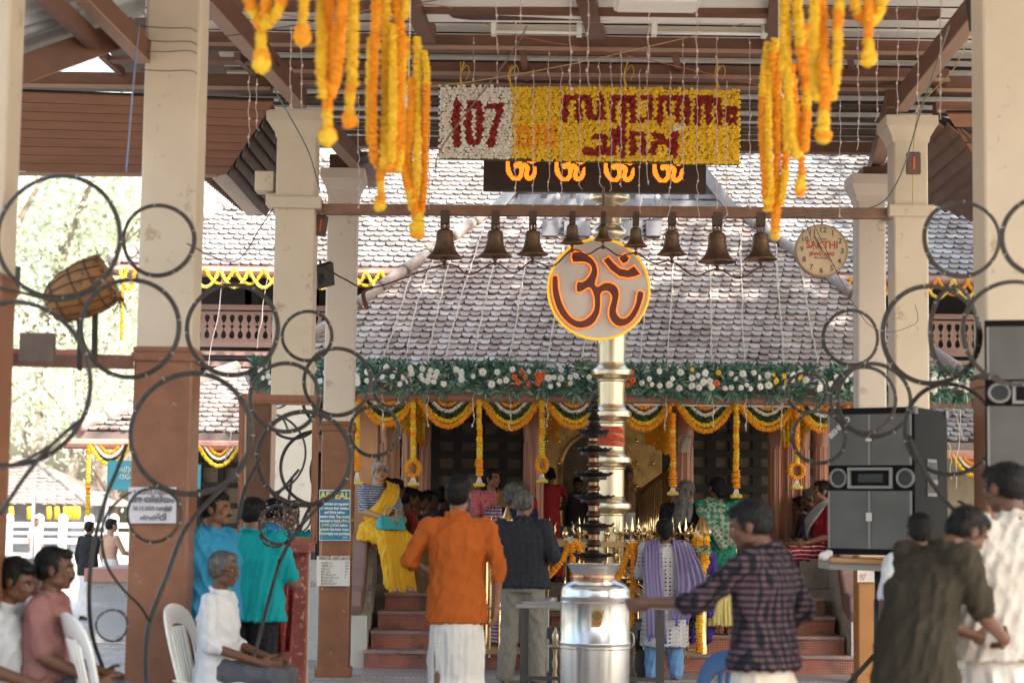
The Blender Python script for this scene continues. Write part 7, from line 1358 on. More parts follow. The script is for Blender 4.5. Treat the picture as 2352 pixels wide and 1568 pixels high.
    if top:
        m = top['m']; sl = top.get('sl', .75); hem = top.get('hem', -.12); lo = top.get('loose', 1.0); mb = M(); pe, ch, nk = J['pel'], J['che'], J['nk']
        hb = pe + V(0, 0, hem)
        rings = []
        if hem < -.05: rings.append((hb, .196 * bw * lo, .150 * lo))
        rings += [(pe + V(0, 0, .02), .178 * bw * lo, .130 * lo), (pe.lerp(ch, .5), .162 * bw * lo, .120 * lo), (ch, .178 * bw * lo, .128 * lo), (ch.lerp(nk, .45), .182 * bw, .115), (ch.lerp(nk, .72), .145 * bw, .095), (nk + V(0, -.005, -.035), .082, .068), (nk + V(0, -.005, -.012), .066, .060)]
        if top.get('crop'): rings = [(pe.lerp(ch, .62), .150 * bw, .112)] + rings[-4:]
        if fem: rings = [(c, a * .93, b * .96) for c, a, b in rings]
        loft(mb, rings)
        if fem:
            for s_ in (-1, 1): mb.ell(ch + V(s_ * .065, .085, .01), (.06, .05, .06), 12, 8)
        for s_ in 'RL':
            a, b, c = J['sh' + s_], J['el' + s_], J['wr' + s_]; mb.ell(a + V(0, 0, -.008), (.060 * bw,) * 3, 14, 10); limb2(mb, nk + V(0, 0, -.065), a + V(0, 0, -.002), .055, .052)
            f1 = min(sl, 1.0); limb2(mb, a, a.lerp(b, f1), 0.060 * bw * (.86 if fem else 1), (.056 if f1 < 1 else .052) * bw * (.84 if fem else 1))
            if sl > 1: limb2(mb, b, b.lerp(c, sl - 1), .052 * bw, .044 * bw)
        if top.get('collar', True): mb.tube([nk + V(.064 * math.sin(a), .060 * math.cos(a) - .004, .008 + .014 * -math.cos(a)) for a in np.linspace(0, 2 * math.pi, 25)[:-1]], .016, 8, True)
        me = remesh(mb, vox, 4); folds(me, top.get('amp', .006), seed, top.get('wl', .13), top.get('dir', (.25, .1, 1)), .3); put_mesh(me, top.get('name', 'shirt'), m, t)
    if bottom:
        k_ = bottom['k']; m = bottom['m']; mb = M(); pe = J['pel']
        if k_ == 'trousers':
            if not sitting: loft(mb, [(pe + V(0, 0, -.14), .165 * bw, .125), (pe + V(0, 0, -.05), .170 * bw, .122), (pe + V(0, 0, .06), .150 * bw, .108)])
            else: loft(mb, [(pe + V(0, 0, -.08), .17 * bw, .14), (pe, .17 * bw, .13), (pe + V(0, 0, .06), .15 * bw, .11)])
            for s_ in 'RL': limb2(mb, J['hp' + s_], J['kn' + s_], .095 * bw, .072 * bw); limb2(mb, J['kn' + s_], J['an' + s_] + V(0, 0, .0), .070 * bw, bottom.get('cuff', .062))
            nm_ = 'trousers'; amp = .007; dr = (0, .3, 1)
        else:
            nm_ = bottom.get('name', 'skirt'); amp = bottom.get('amp', .010); dr = (0, 0, 1)
            if not sitting:
                z1 = bottom.get('z', .08); cx = (J['anR'] + J['anL']) / 2; kx = (J['knR'] + J['knL']) / 2; sw = abs(J['anR'].x - J['anL'].x) / 2 + .10; sy = abs(J['anR'].y - J['anL'].y) / 2; fl_ = bottom.get('flare', 1.0)
                loft(mb, [(V(cx.x, cx.y, z1), sw * fl_ + .02, .14 * fl_ + sy), (V(kx.x, kx.y, .45), .175 * fl_, .15 * fl_), (pe + V(0, 0, -.18), .172 * bw, .138), (pe + V(0, 0, -.02), .160 * bw, .12), (pe + V(0, 0, .09), .140 * bw, .105)])
            else:
                loft(mb, [(pe + V(0, 0, -.1), .19 * bw, .16), (pe, .18 * bw, .14), (pe + V(0, 0, .1), .15 * bw, .115)])
                for s_ in 'RL': limb2(mb, J['hp' + s_], J['kn' + s_], .105 * bw, .082); limb2(mb, J['kn' + s_], J['an' + s_] + V(0, 0, .03), .082, .085)
                kc_, ac_, pc_ = (J['knR'] + J['knL']) / 2, (J['anR'] + J['anL']) / 2, pe; limb2(mb, pc_, kc_, .10, .078); limb2(mb, kc_, ac_ + V(0, 0, .04), .078, .085)
        me = remesh(mb, vox, 4); zt_ = pe.z + (top or {}).get('hem', 0) if not sitting else 9; folds(me, amp, seed + 1, bottom.get('wl', .12), dr, .12 if k_ != 'trousers' else .5, lambda co: np.clip((zt_ - co[:, 2]) / .08, 0, 1)); put_mesh(me, nm_, m, t)
    return t, J, hc, Rm
def strip(t, pts, wv, m, name, th=.008, amp=.012, n=14, seed=3, vox=None, ph=5):
    """cloth band following pts with width vectors wv, pleated along its length"""
    pp = smoothpts(pts, 6); k = len(pp); ws = [Vector(wv[0]).lerp(Vector(wv[-1]), i / (k - 1)) if len(wv) == 2 else None for i in range(k)]
    if len(wv) > 2:
        wp = smoothpts(wv, 6); ws = wp
    vs = []; r = random.Random(seed); p0 = r.uniform(0, 6)
    for i, (p, w_) in enumerate(zip(pp, ws)):
        tg = pp[min(i + 1, k - 1)] - pp[max(i - 1, 0)]; nn = tg.cross(w_).normalized()
        for j in range(n + 1):
            s_ = j / n - .5; a = amp * math.sin(s_ * 2 * math.pi * ph + p0 + .5 * math.sin(i * .35)) + amp * .4 * math.sin(s_ * 31 + i * .2); vs.append(p + w_ * s_ + nn * a)
    mb = M(); o = len(vs); N_ = n + 1
    nrm = []
    mb.add(vs, [(i * N_ + j, i * N_ + j + 1, (i + 1) * N_ + j + 1, (i + 1) * N_ + j) for i in range(k - 1) for j in range(n)])
    ob = lmesh(mb, name, m, t); s_ = ob.modifiers.new('s', 'SOLIDIFY'); s_.thickness = th; s_.offset = 0; return ob
# cloth patterns ------------------------------------------------------
def pat(name, fn, rough=.8):
    m = bpy.data.materials.new(name); m.use_nodes = True; n = m.node_tree; b = n.nodes['Principled BSDF']; b.inputs['Roughness'].default_value = rough; b.inputs['Specular IOR Level'].default_value = .25
    tc = n.nodes.new('ShaderNodeTexCoord'); out = fn(n, tc.outputs['Object']); n.links.new(out, b.inputs['Base Color'])
    bn = n.nodes.new('ShaderNodeTexNoise'); bn.inputs['Scale'].default_value = 50; n.links.new(tc.outputs['Object'], bn.inputs['Vector']); bp = n.nodes.new('ShaderNodeBump'); bp.inputs['Strength'].default_value = .25; bp.inputs['Distance'].default_value = .01; n.links.new(bn.outputs[0], bp.inputs['Height']); n.links.new(bp.outputs[0], b.inputs['Normal']); return m
def ramp(n, src, cols, const=True):
    rp = n.nodes.new('ShaderNodeValToRGB'); cr_ = rp.color_ramp
    if const: cr_.interpolation = 'CONSTANT'
    while len(cr_.elements) < len(cols): cr_.elements.new(.5)
    for i, (p, c) in enumerate(cols): cr_.elements[i].position = p; cr_.elements[i].color = (*c, 1)
    n.links.new(src, rp.inputs[0]); return rp.outputs[0]
def wave(n, src, sc, dirn, prof_='SIN', dist=0):
    w_ = n.nodes.new('ShaderNodeTexWave'); w_.bands_direction = dirn; w_.inputs['Scale'].default_value = sc; w_.inputs['Distortion'].default_value = dist; w_.wave_profile = prof_; n.links.new(src, w_.inputs['Vector']); return w_.outputs['Fac']
def mixc(n, f, a, b, mode='MIX'):
    mx = n.nodes.new('ShaderNodeMix'); mx.data_type = 'RGBA'; mx.blend_type = mode
    for i, q in ((0, f), (6, a), (7, b)):
        if isinstance(q, (int, float)): mx.inputs[i].default_value = q
        elif isinstance(q, tuple): mx.inputs[i].default_value = (*q, 1)
        else: n.links.new(q, mx.inputs[i])
    return mx.outputs[2]
def f_plaid(n, s_):
    a = wave(n, s_, 9.5, 'X'); b = wave(n, s_, 9.5, 'Z'); ra = ramp(n, a, [(0, (.012, .012, .020)), (.5, (.085, .052, .066))], True); rb = ramp(n, b, [(0, (.16, .16, .2)), (.45, (1, 1, 1)), (.95, (1.3, 1.1, 1.15))]); o = mixc(n, 1.0, ra, rb, 'MULTIPLY'); return o
def f_dots(bg, fg, sc, th, jit=0):
    def f(n, s_):
        v = n.nodes.new('ShaderNodeTexVoronoi'); v.inputs['Scale'].default_value = sc; v.inputs['Randomness'].default_value = jit; n.links.new(s_, v.inputs['Vector']); return ramp(n, v.outputs['Distance'], [(0, fg), (th, bg)])
    return f
def f_zig(n, s_):
    sp_ = n.nodes.new('ShaderNodeSeparateXYZ'); n.links.new(s_, sp_.inputs[0]); a = n.nodes.new('ShaderNodeMath'); a.operation = 'ADD'; n.links.new(sp_.outputs[0], a.inputs[0]); n.links.new(sp_.outputs[1], a.inputs[1])
    pp = n.nodes.new('ShaderNodeMath'); pp.operation = 'PINGPONG'; n.links.new(a.outputs[0], pp.inputs[0]); pp.inputs[1].default_value = .009; c = n.nodes.new('ShaderNodeMath'); c.operation = 'ADD'; n.links.new(sp_.outputs[2], c.inputs[0]); n.links.new(pp.outputs[0], c.inputs[1]); m_ = n.nodes.new('ShaderNodeMath'); m_.operation = 'FRACT'; k = n.nodes.new('ShaderNodeMath'); k.operation = 'MULTIPLY'; k.inputs[1].default_value = 40; n.links.new(c.outputs[0], k.inputs[0]); n.links.new(k.outputs[0], m_.inputs[0]); return ramp(n, m_.outputs[0], [(0, (.035, .055, .16)), (.5, (.42, .46, .56))])
def f_str(c1, c2, sc, dirn='X', th=.55, dist=0):
    return lambda n, s_: ramp(n, wave(n, s_, sc, dirn, 'SIN', dist), [(0, c1), (th, c2)])
def f_green(n, s_):
    v = n.nodes.new('ShaderNodeTexVoronoi'); v.inputs['Scale'].default_value = 26; v.inputs['Randomness'].default_value = .15; v.distance = 'MANHATTAN'; n.links.new(s_, v.inputs['Vector']); return ramp(n, v.outputs['Distance'], [(0, (.16, .42, .28)), (.22, (.012, .14, .085)), (.62, (.02, .20, .12))])
def f_greenpallu(n, s_):
    v = n.nodes.new('ShaderNodeTexVoronoi'); v.inputs['Scale'].default_value = 15; v.inputs['Randomness'].default_value = .35; v.distance = 'MANHATTAN'; n.links.new(s_, v.inputs['Vector']); return ramp(n, v.outputs['Distance'], [(0, (.03, .26, .16)), (.26, (.02, .09, .06)), (.36, (.52, .50, .40)), (.52, (.17, .14, .08)), (.62, (.50, .48, .38)), (.74, (.04, .22, .14))])
plaid = pat('dark_plaid', f_plaid); kurta = pat('dotted_kurta', f_dots((.52, .50, .53), (.10, .10, .17), 24, .27)); zigm = pat('zigzag_blouse', f_zig); greens = pat('green_print', f_green); greenp = pat('green_pallu_print', f_greenpallu)
dotw = pat('dotted_white', f_dots((.50, .48, .46), (.08, .07, .07), 36, .17)); strp = pat('lilac_stripe_shirt', f_str((.48, .45, .52), (.30, .26, .36), 22)); purps = pat('purple_stripe_shawl', f_str((.50, .40, .44), (.20, .07, .16), 9, 'Z', .5, 1)); pinkd = pat('pink_dotted_blouse', f_dots((.56, .16, .18), (.42, .05, .09), 22, .28)); redp = pat('red_check_blouse', f_dots((.30, .035, .035), (.48, .20, .17), 34, .25)); blkp = pat('black_print_sari', f_str((.012, .011, .013), (.10, .08, .08), 14, 'DIAGONAL', .8, 8)); redw = pat('red_white_sari', f_str((.30, .012, .030), (.62, .50, .48), 7, 'Z', .83, 3)); yels = pat('yellow_print_skirt', f_dots((.72, .60, .22), (.45, .12, .25), 9, .16, .3))
orange = cloth('orange_shirt', (.40, .092, .014)); white_m = cloth('white_mundu', (.66, .64, .61)); cream_m = cloth('cream_mundu', (.58, .52, .45)); char = cloth('charcoal_shirt', (.033, .035, .044)); khaki = cloth('grey_khaki', (.25, .235, .205)); lav = cloth('lavender_shawl', (.27, .225, .42)); bluep = cloth('blue_pants', (.16, .32, .58)); polo = cloth('blue_polo', (.035, .26, .46)); teal = cloth('teal_shirt', (.008, .33, .36)); blackt = cloth('black_trousers', (.02, .02, .024)); whites = cloth('white_shirt', (.62, .63, .65)); greyt = cloth('grey_trousers', (.095, .095, .11)); pinks = cloth('dusty_pink_shirt', (.27, .125, .115)); whiteg = cloth('bluish_white_shirt', (.50, .53, .57)); olive = cloth('olive_brown_shirt', (.040, .033, .023)); beige = cloth('beige_shirt', (.50, .47, .43)); ysari = cloth('yellow_sari', (.82, .42, .025), col2=(.86, .52, .05)); gsari = cloth('mustard_sari', (.35, .21, .09)); navy = cloth('navy_blouse', (.02, .022, .07)); pgreen = cloth('pale_green_blouse', (.42, .46, .33)); darkc = cloth('dark_sari', (.035, .03, .035)); redc = cloth('red_blouse', (.30, .02, .03)); purp = cloth('indigo_blouse', (.06, .04, .22)); dblu = cloth('slate_blouse', (.10, .11, .20)); greybag = cloth('pale_sari', (.45, .44, .46)); brnp = cloth('brown_stripe_trousers', (.30, .22, .22))
TT = lambda m, **k: dict(m=m, **k)
# ---- standing figures near the steps
person('man in a long orange shirt and white mundu walking away, centre of the crowd', 1052, 12.2, R(2), 1093, ov=dict(elR=(.265, -.03, 1.14), wrR=(.25, -.02, .90), elL=(-.31, .02, 1.17), wrL=(-.20, .22, 1.10), knR=(.10, .10, .5), anR=(.10, .12, .08), knL=(-.09, -.02, .5), anL=(-.09, -.16, .12)), sk=1, head=(R(-12), R(4)), top=TT(orange, sl=1.3, hem=-.16, loose=1.05, amp=.008), bottom=dict(k='mundu', m=white_m, name='mundu'), build=.98, seed=11, vox=.012)
person('man in a charcoal shirt and grey-khaki trousers standing barefoot, seen from behind', 1201, 17.2, R(-8), 1128, ov=dict(elR=(.27, -.03, 1.13), wrR=(.14, .18, 1.02), elL=(-.27, -.03, 1.13), wrL=(-.14, .18, 1.04), anR=(.13, .02, .08), knR=(.12, .03, .5), anL=(-.13, -.02, .08)), sk=1, head=(R(-22), R(-6)), top=TT(char, sl=1.05, hem=-.10, loose=1.08, amp=.008), bottom=dict(k='trousers', m=khaki, cuff=.075), hair=('short', hairg), build=1.15, seed=12, age=2)
t, J, hc, Rm = person('woman in a dotted white kurta and lavender shawl seen from behind', 1527, 17.6, R(0), 1190, ov=dict(elR=(.235, .03, 1.12), wrR=(.16, .20, 1.02), elL=(-.235, .03, 1.12), wrL=(-.16, .20, 1.02), anL=(-.11, 0, .08), anR=(.12, .03, .08)), sk=1, head=(0, R(-8)), top=TT(kurta, sl=1.1, hem=-.30, loose=1.02, collar=False, name='kurta'), bottom=dict(k='trousers', m=bluep, cuff=.07), hair=('lowbun', hairb), fem=True, build=1.25, seed=13)
mb = M(); loft(mb, [(V(0, 0, .37), .235, .17), (V(0, 0, .60), .215, .16), (V(0, 0, .85), .20, .15), (V(0, 0, 1.0), .165, .125)]); me = remesh(mb, .012, 3); folds(me, .008, 5, .14, (0, 0, 1), .1); put_mesh(me, 'kurta_skirt', kurta, t)
strip(t, [(-.10, .10, 1.36), (-.12, .0, 1.475), (-.125, -.11, 1.38), (-.12, -.155, 1.15), (-.10, -.165, .9), (-.09, -.175, .62), (-.08, -.175, .48)], [(.13, 0, .03), (.14, 0, .03), (.15, 0, .03), (.16, 0, 0), (.17, 0, 0), (.18, 0, 0), (.19, 0, 0)], lav, 'shawl', seed=4)
strip(t, [(.13, .10, 1.34), (.15, .0, 1.465), (.17, -.10, 1.38), (.22, -.14, 1.18), (.24, -.16, .98), (.17, -.18, .80), (.13, -.185, .66)], [(.15, 0, -.03), (.17, 0, -.04), (.19, 0, -.04), (.24, 0, 0), (.26, .05, 0), (.20, 0, 0), (.17, 0, 0)], lav, 'shawl', seed=6, amp=.018)
mb = M(); [mb.tube([V(*p), V(*p) + V(0, 0, -.07)], [.006, .014], 6) for p in ((-.15, -.185, .50), (.0, -.185, .48), (.10, -.19, .66), (.2, -.19, .68))]; lmesh(mb, 'tassels', nmat('blue_tassel', (.03, .10, .5), .7), t)
t, J, hc, Rm = person('woman in a patterned green sari over a pale yellow skirt on the steps', 1648, 18.98, R(6), 1095, .35, ov=dict(elL=(-.23, .06, 1.14), wrL=(-.14, .2, 1.05), elR=(.22, .06, 1.14), wrR=(.13, .2, 1.05)), sk=1, head=(R(16), 0), top=TT(greens, sl=.6, crop=True, collar=False, name='blouse'), bottom=dict(k='skirt', m=yels, name='skirt', z=.10, flare=1.1), hair=('lowbun', hairb), fem=True, build=1.2, extras=('glasses', 'earring', 'chain'), seed=14)
mb = M(); loft(mb, [(V(.03, -.0, .60), .19, .17), (V(0, 0, .80), .205, .17), (V(0, 0, 1.0), .185, .15), (V(0, 0, 1.18), .17, .14), (V(0, -.0, 1.3), .16, .12)]); me = remesh(mb, .012, 3); folds(me, .01, 8, .16, (.3, 0, 1), .15); put_mesh(me, 'sari', greens, t)
strip(t, [(-.17, .10, 1.34), (-.15, 0, 1.455), (-.10, -.13, 1.36), (0, -.165, 1.22), (.07, -.185, 1.08), (.10, -.19, .95)], [(.14, 0, .06), (.16, 0, .08), (.28, 0, .10), (.33, 0, .08), (.30, 0, .08), (.22, 0, .06)], greenp, 'pallu', seed=8, amp=.008, ph=3)
t, J, hc, Rm = person('woman with long loose grey hair in a black printed sari, head bowed, seen from behind', 1572, 19.0, R(-10), 1102, .35, ov=dict(elL=(-.24, .06, 1.15), wrL=(-.20, .16, 1.33), elR=(.22, .06, 1.14), wrR=(.13, .2, 1.05)), sk=1, head=(R(-28), R(-16)), top=TT(cloth('black_blouse', (.016, .014, .017)), sl=.75, crop=True, collar=False, name='blouse'), bottom=dict(k='skirt', m=blkp, name='sari'), hair=('long', hairg), fem=True, build=1.2, seed=15, extras=('bangles',))
strip(t, [(.14, -.16, 1.0), (.0, -.175, 1.12), (-.13, -.14, 1.3), (-.17, 0, 1.44), (-.16, .12, 1.3)], [(0, 0, .18), (.03, 0, .16), (.08, 0, .12), (.12, 0, .04), (.12, 0, 0)], blkp, 'pallu', seed=9, amp=.01)
t, J, hc, Rm = person('woman in a pink blouse and mustard sari standing on the steps, glancing aside', 1128, 19.3, R(-165), 1076, .527, ov=dict(elL=(-.2, .08, 1.13), wrL=(-.04, .2, 1.0), elR=(.2, .08, 1.13), wrR=(.04, .2, 1.0)), sk=1, head=(R(32), 0), top=TT(pinkd, sl=.85, crop=True, collar=False, name='blouse'), bottom=dict(k='skirt', m=gsari, name='sari'), hair=('bun', hairb), fem=True, build=1.15, extras=('bindi', 'chain', 'earring'), seed=16)
strip(t, [(.16, .05, .95), (.05, .155, 1.08), (-.08, .13, 1.26), (-.14, .0, 1.445), (-.13, -.12, 1.3), (-.10, -.14, 1.0)], [(.0, .0, .22), (.05, 0, .2), (.1, 0, .1), (.14, 0, .03), (.16, 0, 0), (.2, 0, 0)], gsari, 'pallu', seed=10)
t, J, hc, Rm = person('grey-haired woman in navy blouse and striped purple shawl beside the charcoal shirt', 1176, 18.7, R(-12), 1108, .183, sk=1, head=(R(-30), R(-8)), top=TT(navy, sl=.7, crop=True, collar=False, name='blouse'), bottom=dict(k='skirt', m=purps, name='sari'), hair=('lowbun', hairg), fem=True, build=1.2, extras=('chain', 'earring'), seed=17, ov=dict(elL=(-.25, .05, 1.14), wrL=(-.2, .2, 1.1)))
strip(t, [(-.16, .1, 1.3), (-.17, 0, 1.455), (-.16, -.12, 1.34), (-.13, -.16, 1.1), (-.12, -.165, .9)], [(.12, 0, 0), (.14, 0, .02), (.18, 0, .05), (.2, 0, 0), (.2, 0, 0)], purps, 'shawl', seed=12)
person('older woman with a red bindi peering over others near the round porch post', 1197, 20.0, R(178), 1104, .72, sk=1, head=(R(4), R(-4)), top=TT(redc, sl=.7, collar=False, name='blouse'), bottom=dict(k='skirt', m=gsari, name='sari'), hair=('bun', hairg), fem=True, build=1.05, extras=('bindi',), seed=18, age=2)
person('grey-haired person in a dotted white top half hidden behind the orange shirt', 1086, 19.6, R(-120), 1090, .60, sk=1, head=(R(10), 0), top=TT(dotw, sl=.9, hem=-.25, collar=False, name='kurta'), bottom=dict(k='trousers', m=greybag), hair=('short', hairg), build=1.1, seed=19, age=2)
person('dim figure in dark red with raised arm beside the golden doorway and round post', 1262, 21.0, R(20), 1072, .78, sk=2, head=(R(20), R(-10)), top=TT(redc, sl=.7, collar=False, name='blouse'), bottom=dict(k='skirt', m=redc, name='sari'), hair=('bun', hairb), fem=True, ov=dict(elR=(.30, .12, 1.25), wrR=(.34, .3, 1.15)), seed=20)
person('dim bare-chested man standing inside the golden arch behind the flagpole', 1442, 22.2, R(170), 1078, .78, sk=1, head=(R(10), R(-15)), bottom=dict(k='mundu', m=white_m, name='mundu'), hair=('short', hairg), seed=21, age=2, hands=True)
person('dark figure bowing inside the doorway arch behind the oil lamp', 1325, 22.4, R(190), 1095, .78, sk=2, head=(0, R(-20)), top=TT(darkc, sl=.8), bottom=dict(k='mundu', m=darkc, name='mundu'), seed=22)
t_, J_, _, _ = person('seated woman with black bun in an indigo blouse behind the brass fence end post', 1583, 18.55, R(-10), None, .10, base=SIT, h=1.02, sk=1, head=(R(20), R(-12)), top=TT(purp, sl=.8, collar=False, name='blouse'), bottom=dict(k='skirt', m=purp, name='sari'), hair=('bun', hairb), fem=True, build=1.15, seed=23, ov=dict(knR=(.11, .40, .50), anR=(.11, .38, .20), knL=(-.11, .40, .50), anL=(-.11, .38, .2)))
# ---- yellow sari woman seated on the parapet
t, J, hc, Rm = person('elderly woman in a bright yellow sari and zigzag blue blouse seated on the parapet', 868, 19.35, R(-146), None, 0, base=SIT, xyz=(P(868, 1194, 19.35).x, 19.35, .80), h=.93, sk=3, head=(R(-16), R(0)), top=TT(zigm, sl=.9, crop=True, collar=False, name='blouse', amp=.003), bottom=dict(k='skirt', m=ysari, name='sari', wl=.09, amp=.012), hair=('pony', hairw), fem=True, build=1.14, extras=('bindi', 'glasses', 'chain', 'bangles'), seed=24, age=2, vox=.009, curl=.6,
    ov=dict(elR=(.21, .06, .76), wrR=(.05, .27, .69), hdR=(-.5, .3, -.05), elL=(-.21, .05, .76), wrL=(-.06, .26, .70), hdL=(.6, .25, -.1), pnR=(0, -.2, -1), pnL=(0, -.2, -1), knR=(.10, .36, .47), anR=(.10, .46, .0), knL=(-.10, .38, .47), anL=(-.03, .48, .0)))
strip(t, [(.17, .04, .62), (.10, .17, .72), (0, .17, .86), (-.10, .115, .98), (-.145, .0, 1.075), (-.14, -.12, .95), (-.12, -.15, .7)], [(.05, 0, .24), (.06, 0, .24), (.10, .02, .2), (.14, .02, .12), (.16, 0, .04), (.18, 0, 0), (.2, 0, 0)], ysari, 'pallu', seed=14, amp=.006, ph=4)
strip(t, [(.03, .40, .54), (.03, .46, .42), (.02, .50, .25), (.02, .54, .06), (.02, .56, -.08)], [(.24, 0, 0), (.26, 0, 0), (.28, 0, 0), (.30, 0, 0), (.32, 0, 0)], ysari, 'sari_pleats', seed=15, amp=.02, ph=5)
bagp = t.matrix_world
mb = M(); th = R(-146); Rz = Matrix.Rotation(th, 3, 'Z'); bc = V(t.location.x, 19.35, .80) + Rz @ V(.02, .28, .58) * 1.0
tq = nmat('turquoise_cloth', (.03, .36, .42), .6, var=.1); bt = E('handbag', bc, 'small turquoise cloth bag with pale handles held on the yellow sari lap', 'bag'); mb.add([bc + Rz @ V(*q) for q in ((-.15, -.06, -.03), (.15, -.06, -.03), (.15, .08, -.05), (-.15, .08, -.05), (-.13, -.05, .05), (.13, -.05, .05), (.13, .02, .09), (-.13, .02, .09))], [(0, 3, 2, 1), (4, 5, 6, 7), (0, 1, 5, 4), (1, 2, 6, 5), (2, 3, 7, 6), (3, 0, 4, 7)]); mb.build('pouch', tq, bt, bevel=.015)
mb = M(); mb.tube(smoothpts([bc + Rz @ V(*q) for q in ((-.07, .0, .07), (-.06, .0, .15), (0, 0, .18), (.06, 0, .15), (.07, 0, .07))], 4), .009, 6); mb.build('strap', greybag, bt, smooth=True)
# ---- seated rows inside the porch
def bench(u0, u1, lab, Y0=19.9, Y1=21.9, z=1.13):
    a, b = P(u0, 1194, Y0).x, P(u1, 1194, Y1).x; mb = M(); mb.box(((a + b) / 2, (Y0 + Y1) / 2, (PF + z) / 2), (.38, Y1 - Y0, z - PF)); mb.build('porch_bench', conc, label=lab, cat='bench', bevel=.01); return (a + b) / 2
bx = bench(880, 930, 'low worn cement seat wall inside the porch under the seated women by the yellow sari', 19.98)
GRP = 'women seated in a row on the porch'
for i, (u, Y, v, tm, bm2, hr, sk_, ex, lab) in enumerate(((884, 20.0, 1096, pinkd, gsari, hairb, 1, ('bindi',), 'seated woman whose face peeks out right behind the yellow sari woman'), (903, 20.2, 1098, pgreen, pgreen, hairb, 2, (), 'seated woman in a pale green blouse with dark bun facing away'), (934, 20.55, 1118, redp, redc, hairb, 2, (), 'seated woman in a red checked blouse with black hair, third in the porch row'), (955, 20.9, 1126, darkc, darkc, hairb, 2, (), 'seated woman in dark clothes, fourth in the porch row'), (981, 21.3, 1125, dblu, darkc, hairb, 2, ('glasses',), 'seated woman with glasses and a slate blue blouse farther in the porch row'), (1014, 21.7, 1118, darkc, darkc, hairb, 2, (), 'seated dim woman in black at the far end of the porch row'))):
    person(lab, u, Y, R(-95 + 14 * (i % 3)), None, 0, base=SIT, xyz=(P(u, 1194, Y).x, Y, P(u, v, Y).z - 1.25), h=.95, sk=sk_, head=(R([-45, 30, -10, 5, -35, 10][i]), R(-4)), top=TT(tm, sl=.8, collar=False, name='blouse'), bottom=dict(k='skirt', m=bm2, name='sari'), hair=('bun', hr), fem=True, build=1.08, extras=ex, seed=30 + i, vox=.014, group=GRP)
bench(1812, 1875, 'low worn cement seat wall inside the porch under the seated women by the loudspeaker', 19.95)
for i, (u, Y, v, tm, bm2, hr, sk_, ex, lab) in enumerate(((1793, 21.6, 1143, darkc, darkc, hairb, 2, (), 'dim seated woman with a bun, farthest of the row by the loudspeaker'), (1817, 21.3, 1158, greybag, greybag, hairb, 2, (), 'seated woman in pale grey-white cloth in the row by the loudspeaker'), (1822, 21.9, 1138, darkc, darkc, hairb, 2, (), 'seated person whose dark hair shows above the pale grey clothes'), (1847, 20.9, 1138, redc, darkc, hairb, 2, ('earring',), 'seated woman in dark red leaning forward in the row by the loudspeaker'), (1868, 20.6, 1120, dblu, darkc, hairg, 2, (), 'grey-haired seated person in slate blue, hand to the face, behind the red sari'))):
    person(lab, u, Y, R(95 - 10 * (i % 3)), None, 0, base=SIT, xyz=(P(u, 1194, Y).x, Y, P(u, v, Y).z - 1.25), h=.95, sk=sk_, head=(R([5, -10, 15, 0, 10][i]), R(-6)), top=TT(tm, sl=.8, collar=False, name='blouse'), bottom=dict(k='skirt', m=bm2, name='sari'), hair=('bun', hr), fem=True, build=1.08, extras=ex, seed=40 + i, vox=.014, group='women seated in a row by the loudspeaker', ov=dict(elR=(.16, .22, .72), wrR=(.06, .16, .98)) if i == 4 else {})
t, J, hc, Rm = person('woman in a red and white sari seated by the loudspeaker', 1891, 20.15, R(100), None, 0, base=SIT, xyz=(P(1893, 1194, 20.15).x, 20.15, P(1893, 1104, 20.15).z - 1.27), h=.97, sk=1, head=(R(0), R(2)), top=TT(redc, sl=.95, collar=False, name='blouse'), bottom=dict(k='skirt', m=redw, name='sari'), hair=('bun', hairb), fem=True, build=1.15, extras=('earring', 'bangles', 'chain'), seed=50)
strip(t, [(.16, .05, .66), (.08, .16, .8), (-.06, .13, .95), (-.13, 0, 1.07), (-.13, -.12, .9)], [(0, 0, .16), (.05, 0, .14), (.1, 0, .1), (.13, 0, .03), (.15, 0, 0)], greybag, 'pallu', seed=16)
strip(t, [(.02, .48, .50), (.02, .52, .36), (.02, .54, .2), (.02, .54, .05)], [(.3, 0, 0), (.32, 0, 0), (.33, 0, 0), (.34, 0, 0)], redw, 'sari_pleats', seed=17, amp=.02)
# ---- near left group
person('moustached man in a sky-blue polo shirt standing beside the thick pillar', 492, 12.4, R(-112), 1130, ov=dict(elR=(.25, -.10, 1.13), wrR=(.10, -.20, .98), elL=(-.26, -.06, 1.12), wrL=(-.12, -.2, .97)), sk=1, head=(R(8), R(2)), top=TT(polo, sl=.75, hem=-.12, loose=1.12, amp=.008), bottom=dict(k='trousers', m=blackt), hair=('short', hairb), build=1.25, extras=('moustache',), seed=60, vox=.012)
person('man in a teal shirt and black trousers seen from behind, reaching to the mirror stand', 580, 13.0, R(-14), 1143, ov=dict(elR=(.27, .05, 1.10), wrR=(.20, .27, 1.06), hdR=(.1, .6, .1), elL=(-.24, 0, 1.12), wrL=(-.16, .18, 1.0)), sk=1, head=(R(-6), R(0)), top=TT(teal, sl=.85, hem=-.14, loose=1.1, amp=.008), bottom=dict(k='trousers', m=blackt), build=1.2, seed=61, vox=.012)
def seatman(label, u, Y, rz, v, chair_lab, **k):
    p = P(u, 1194, Y); z = P(u, v, Y).z; h = z / 1.313
    person(label, u, Y, rz, None, 0, base=SIT, h=h, **k)
    dv = Matrix.Rotation(rz, 3, 'Z') @ V(0, .02, 0)
    if chair_lab: chair(chair_lab, (p.x + dv.x, Y + dv.y, 0), rz, WCH)
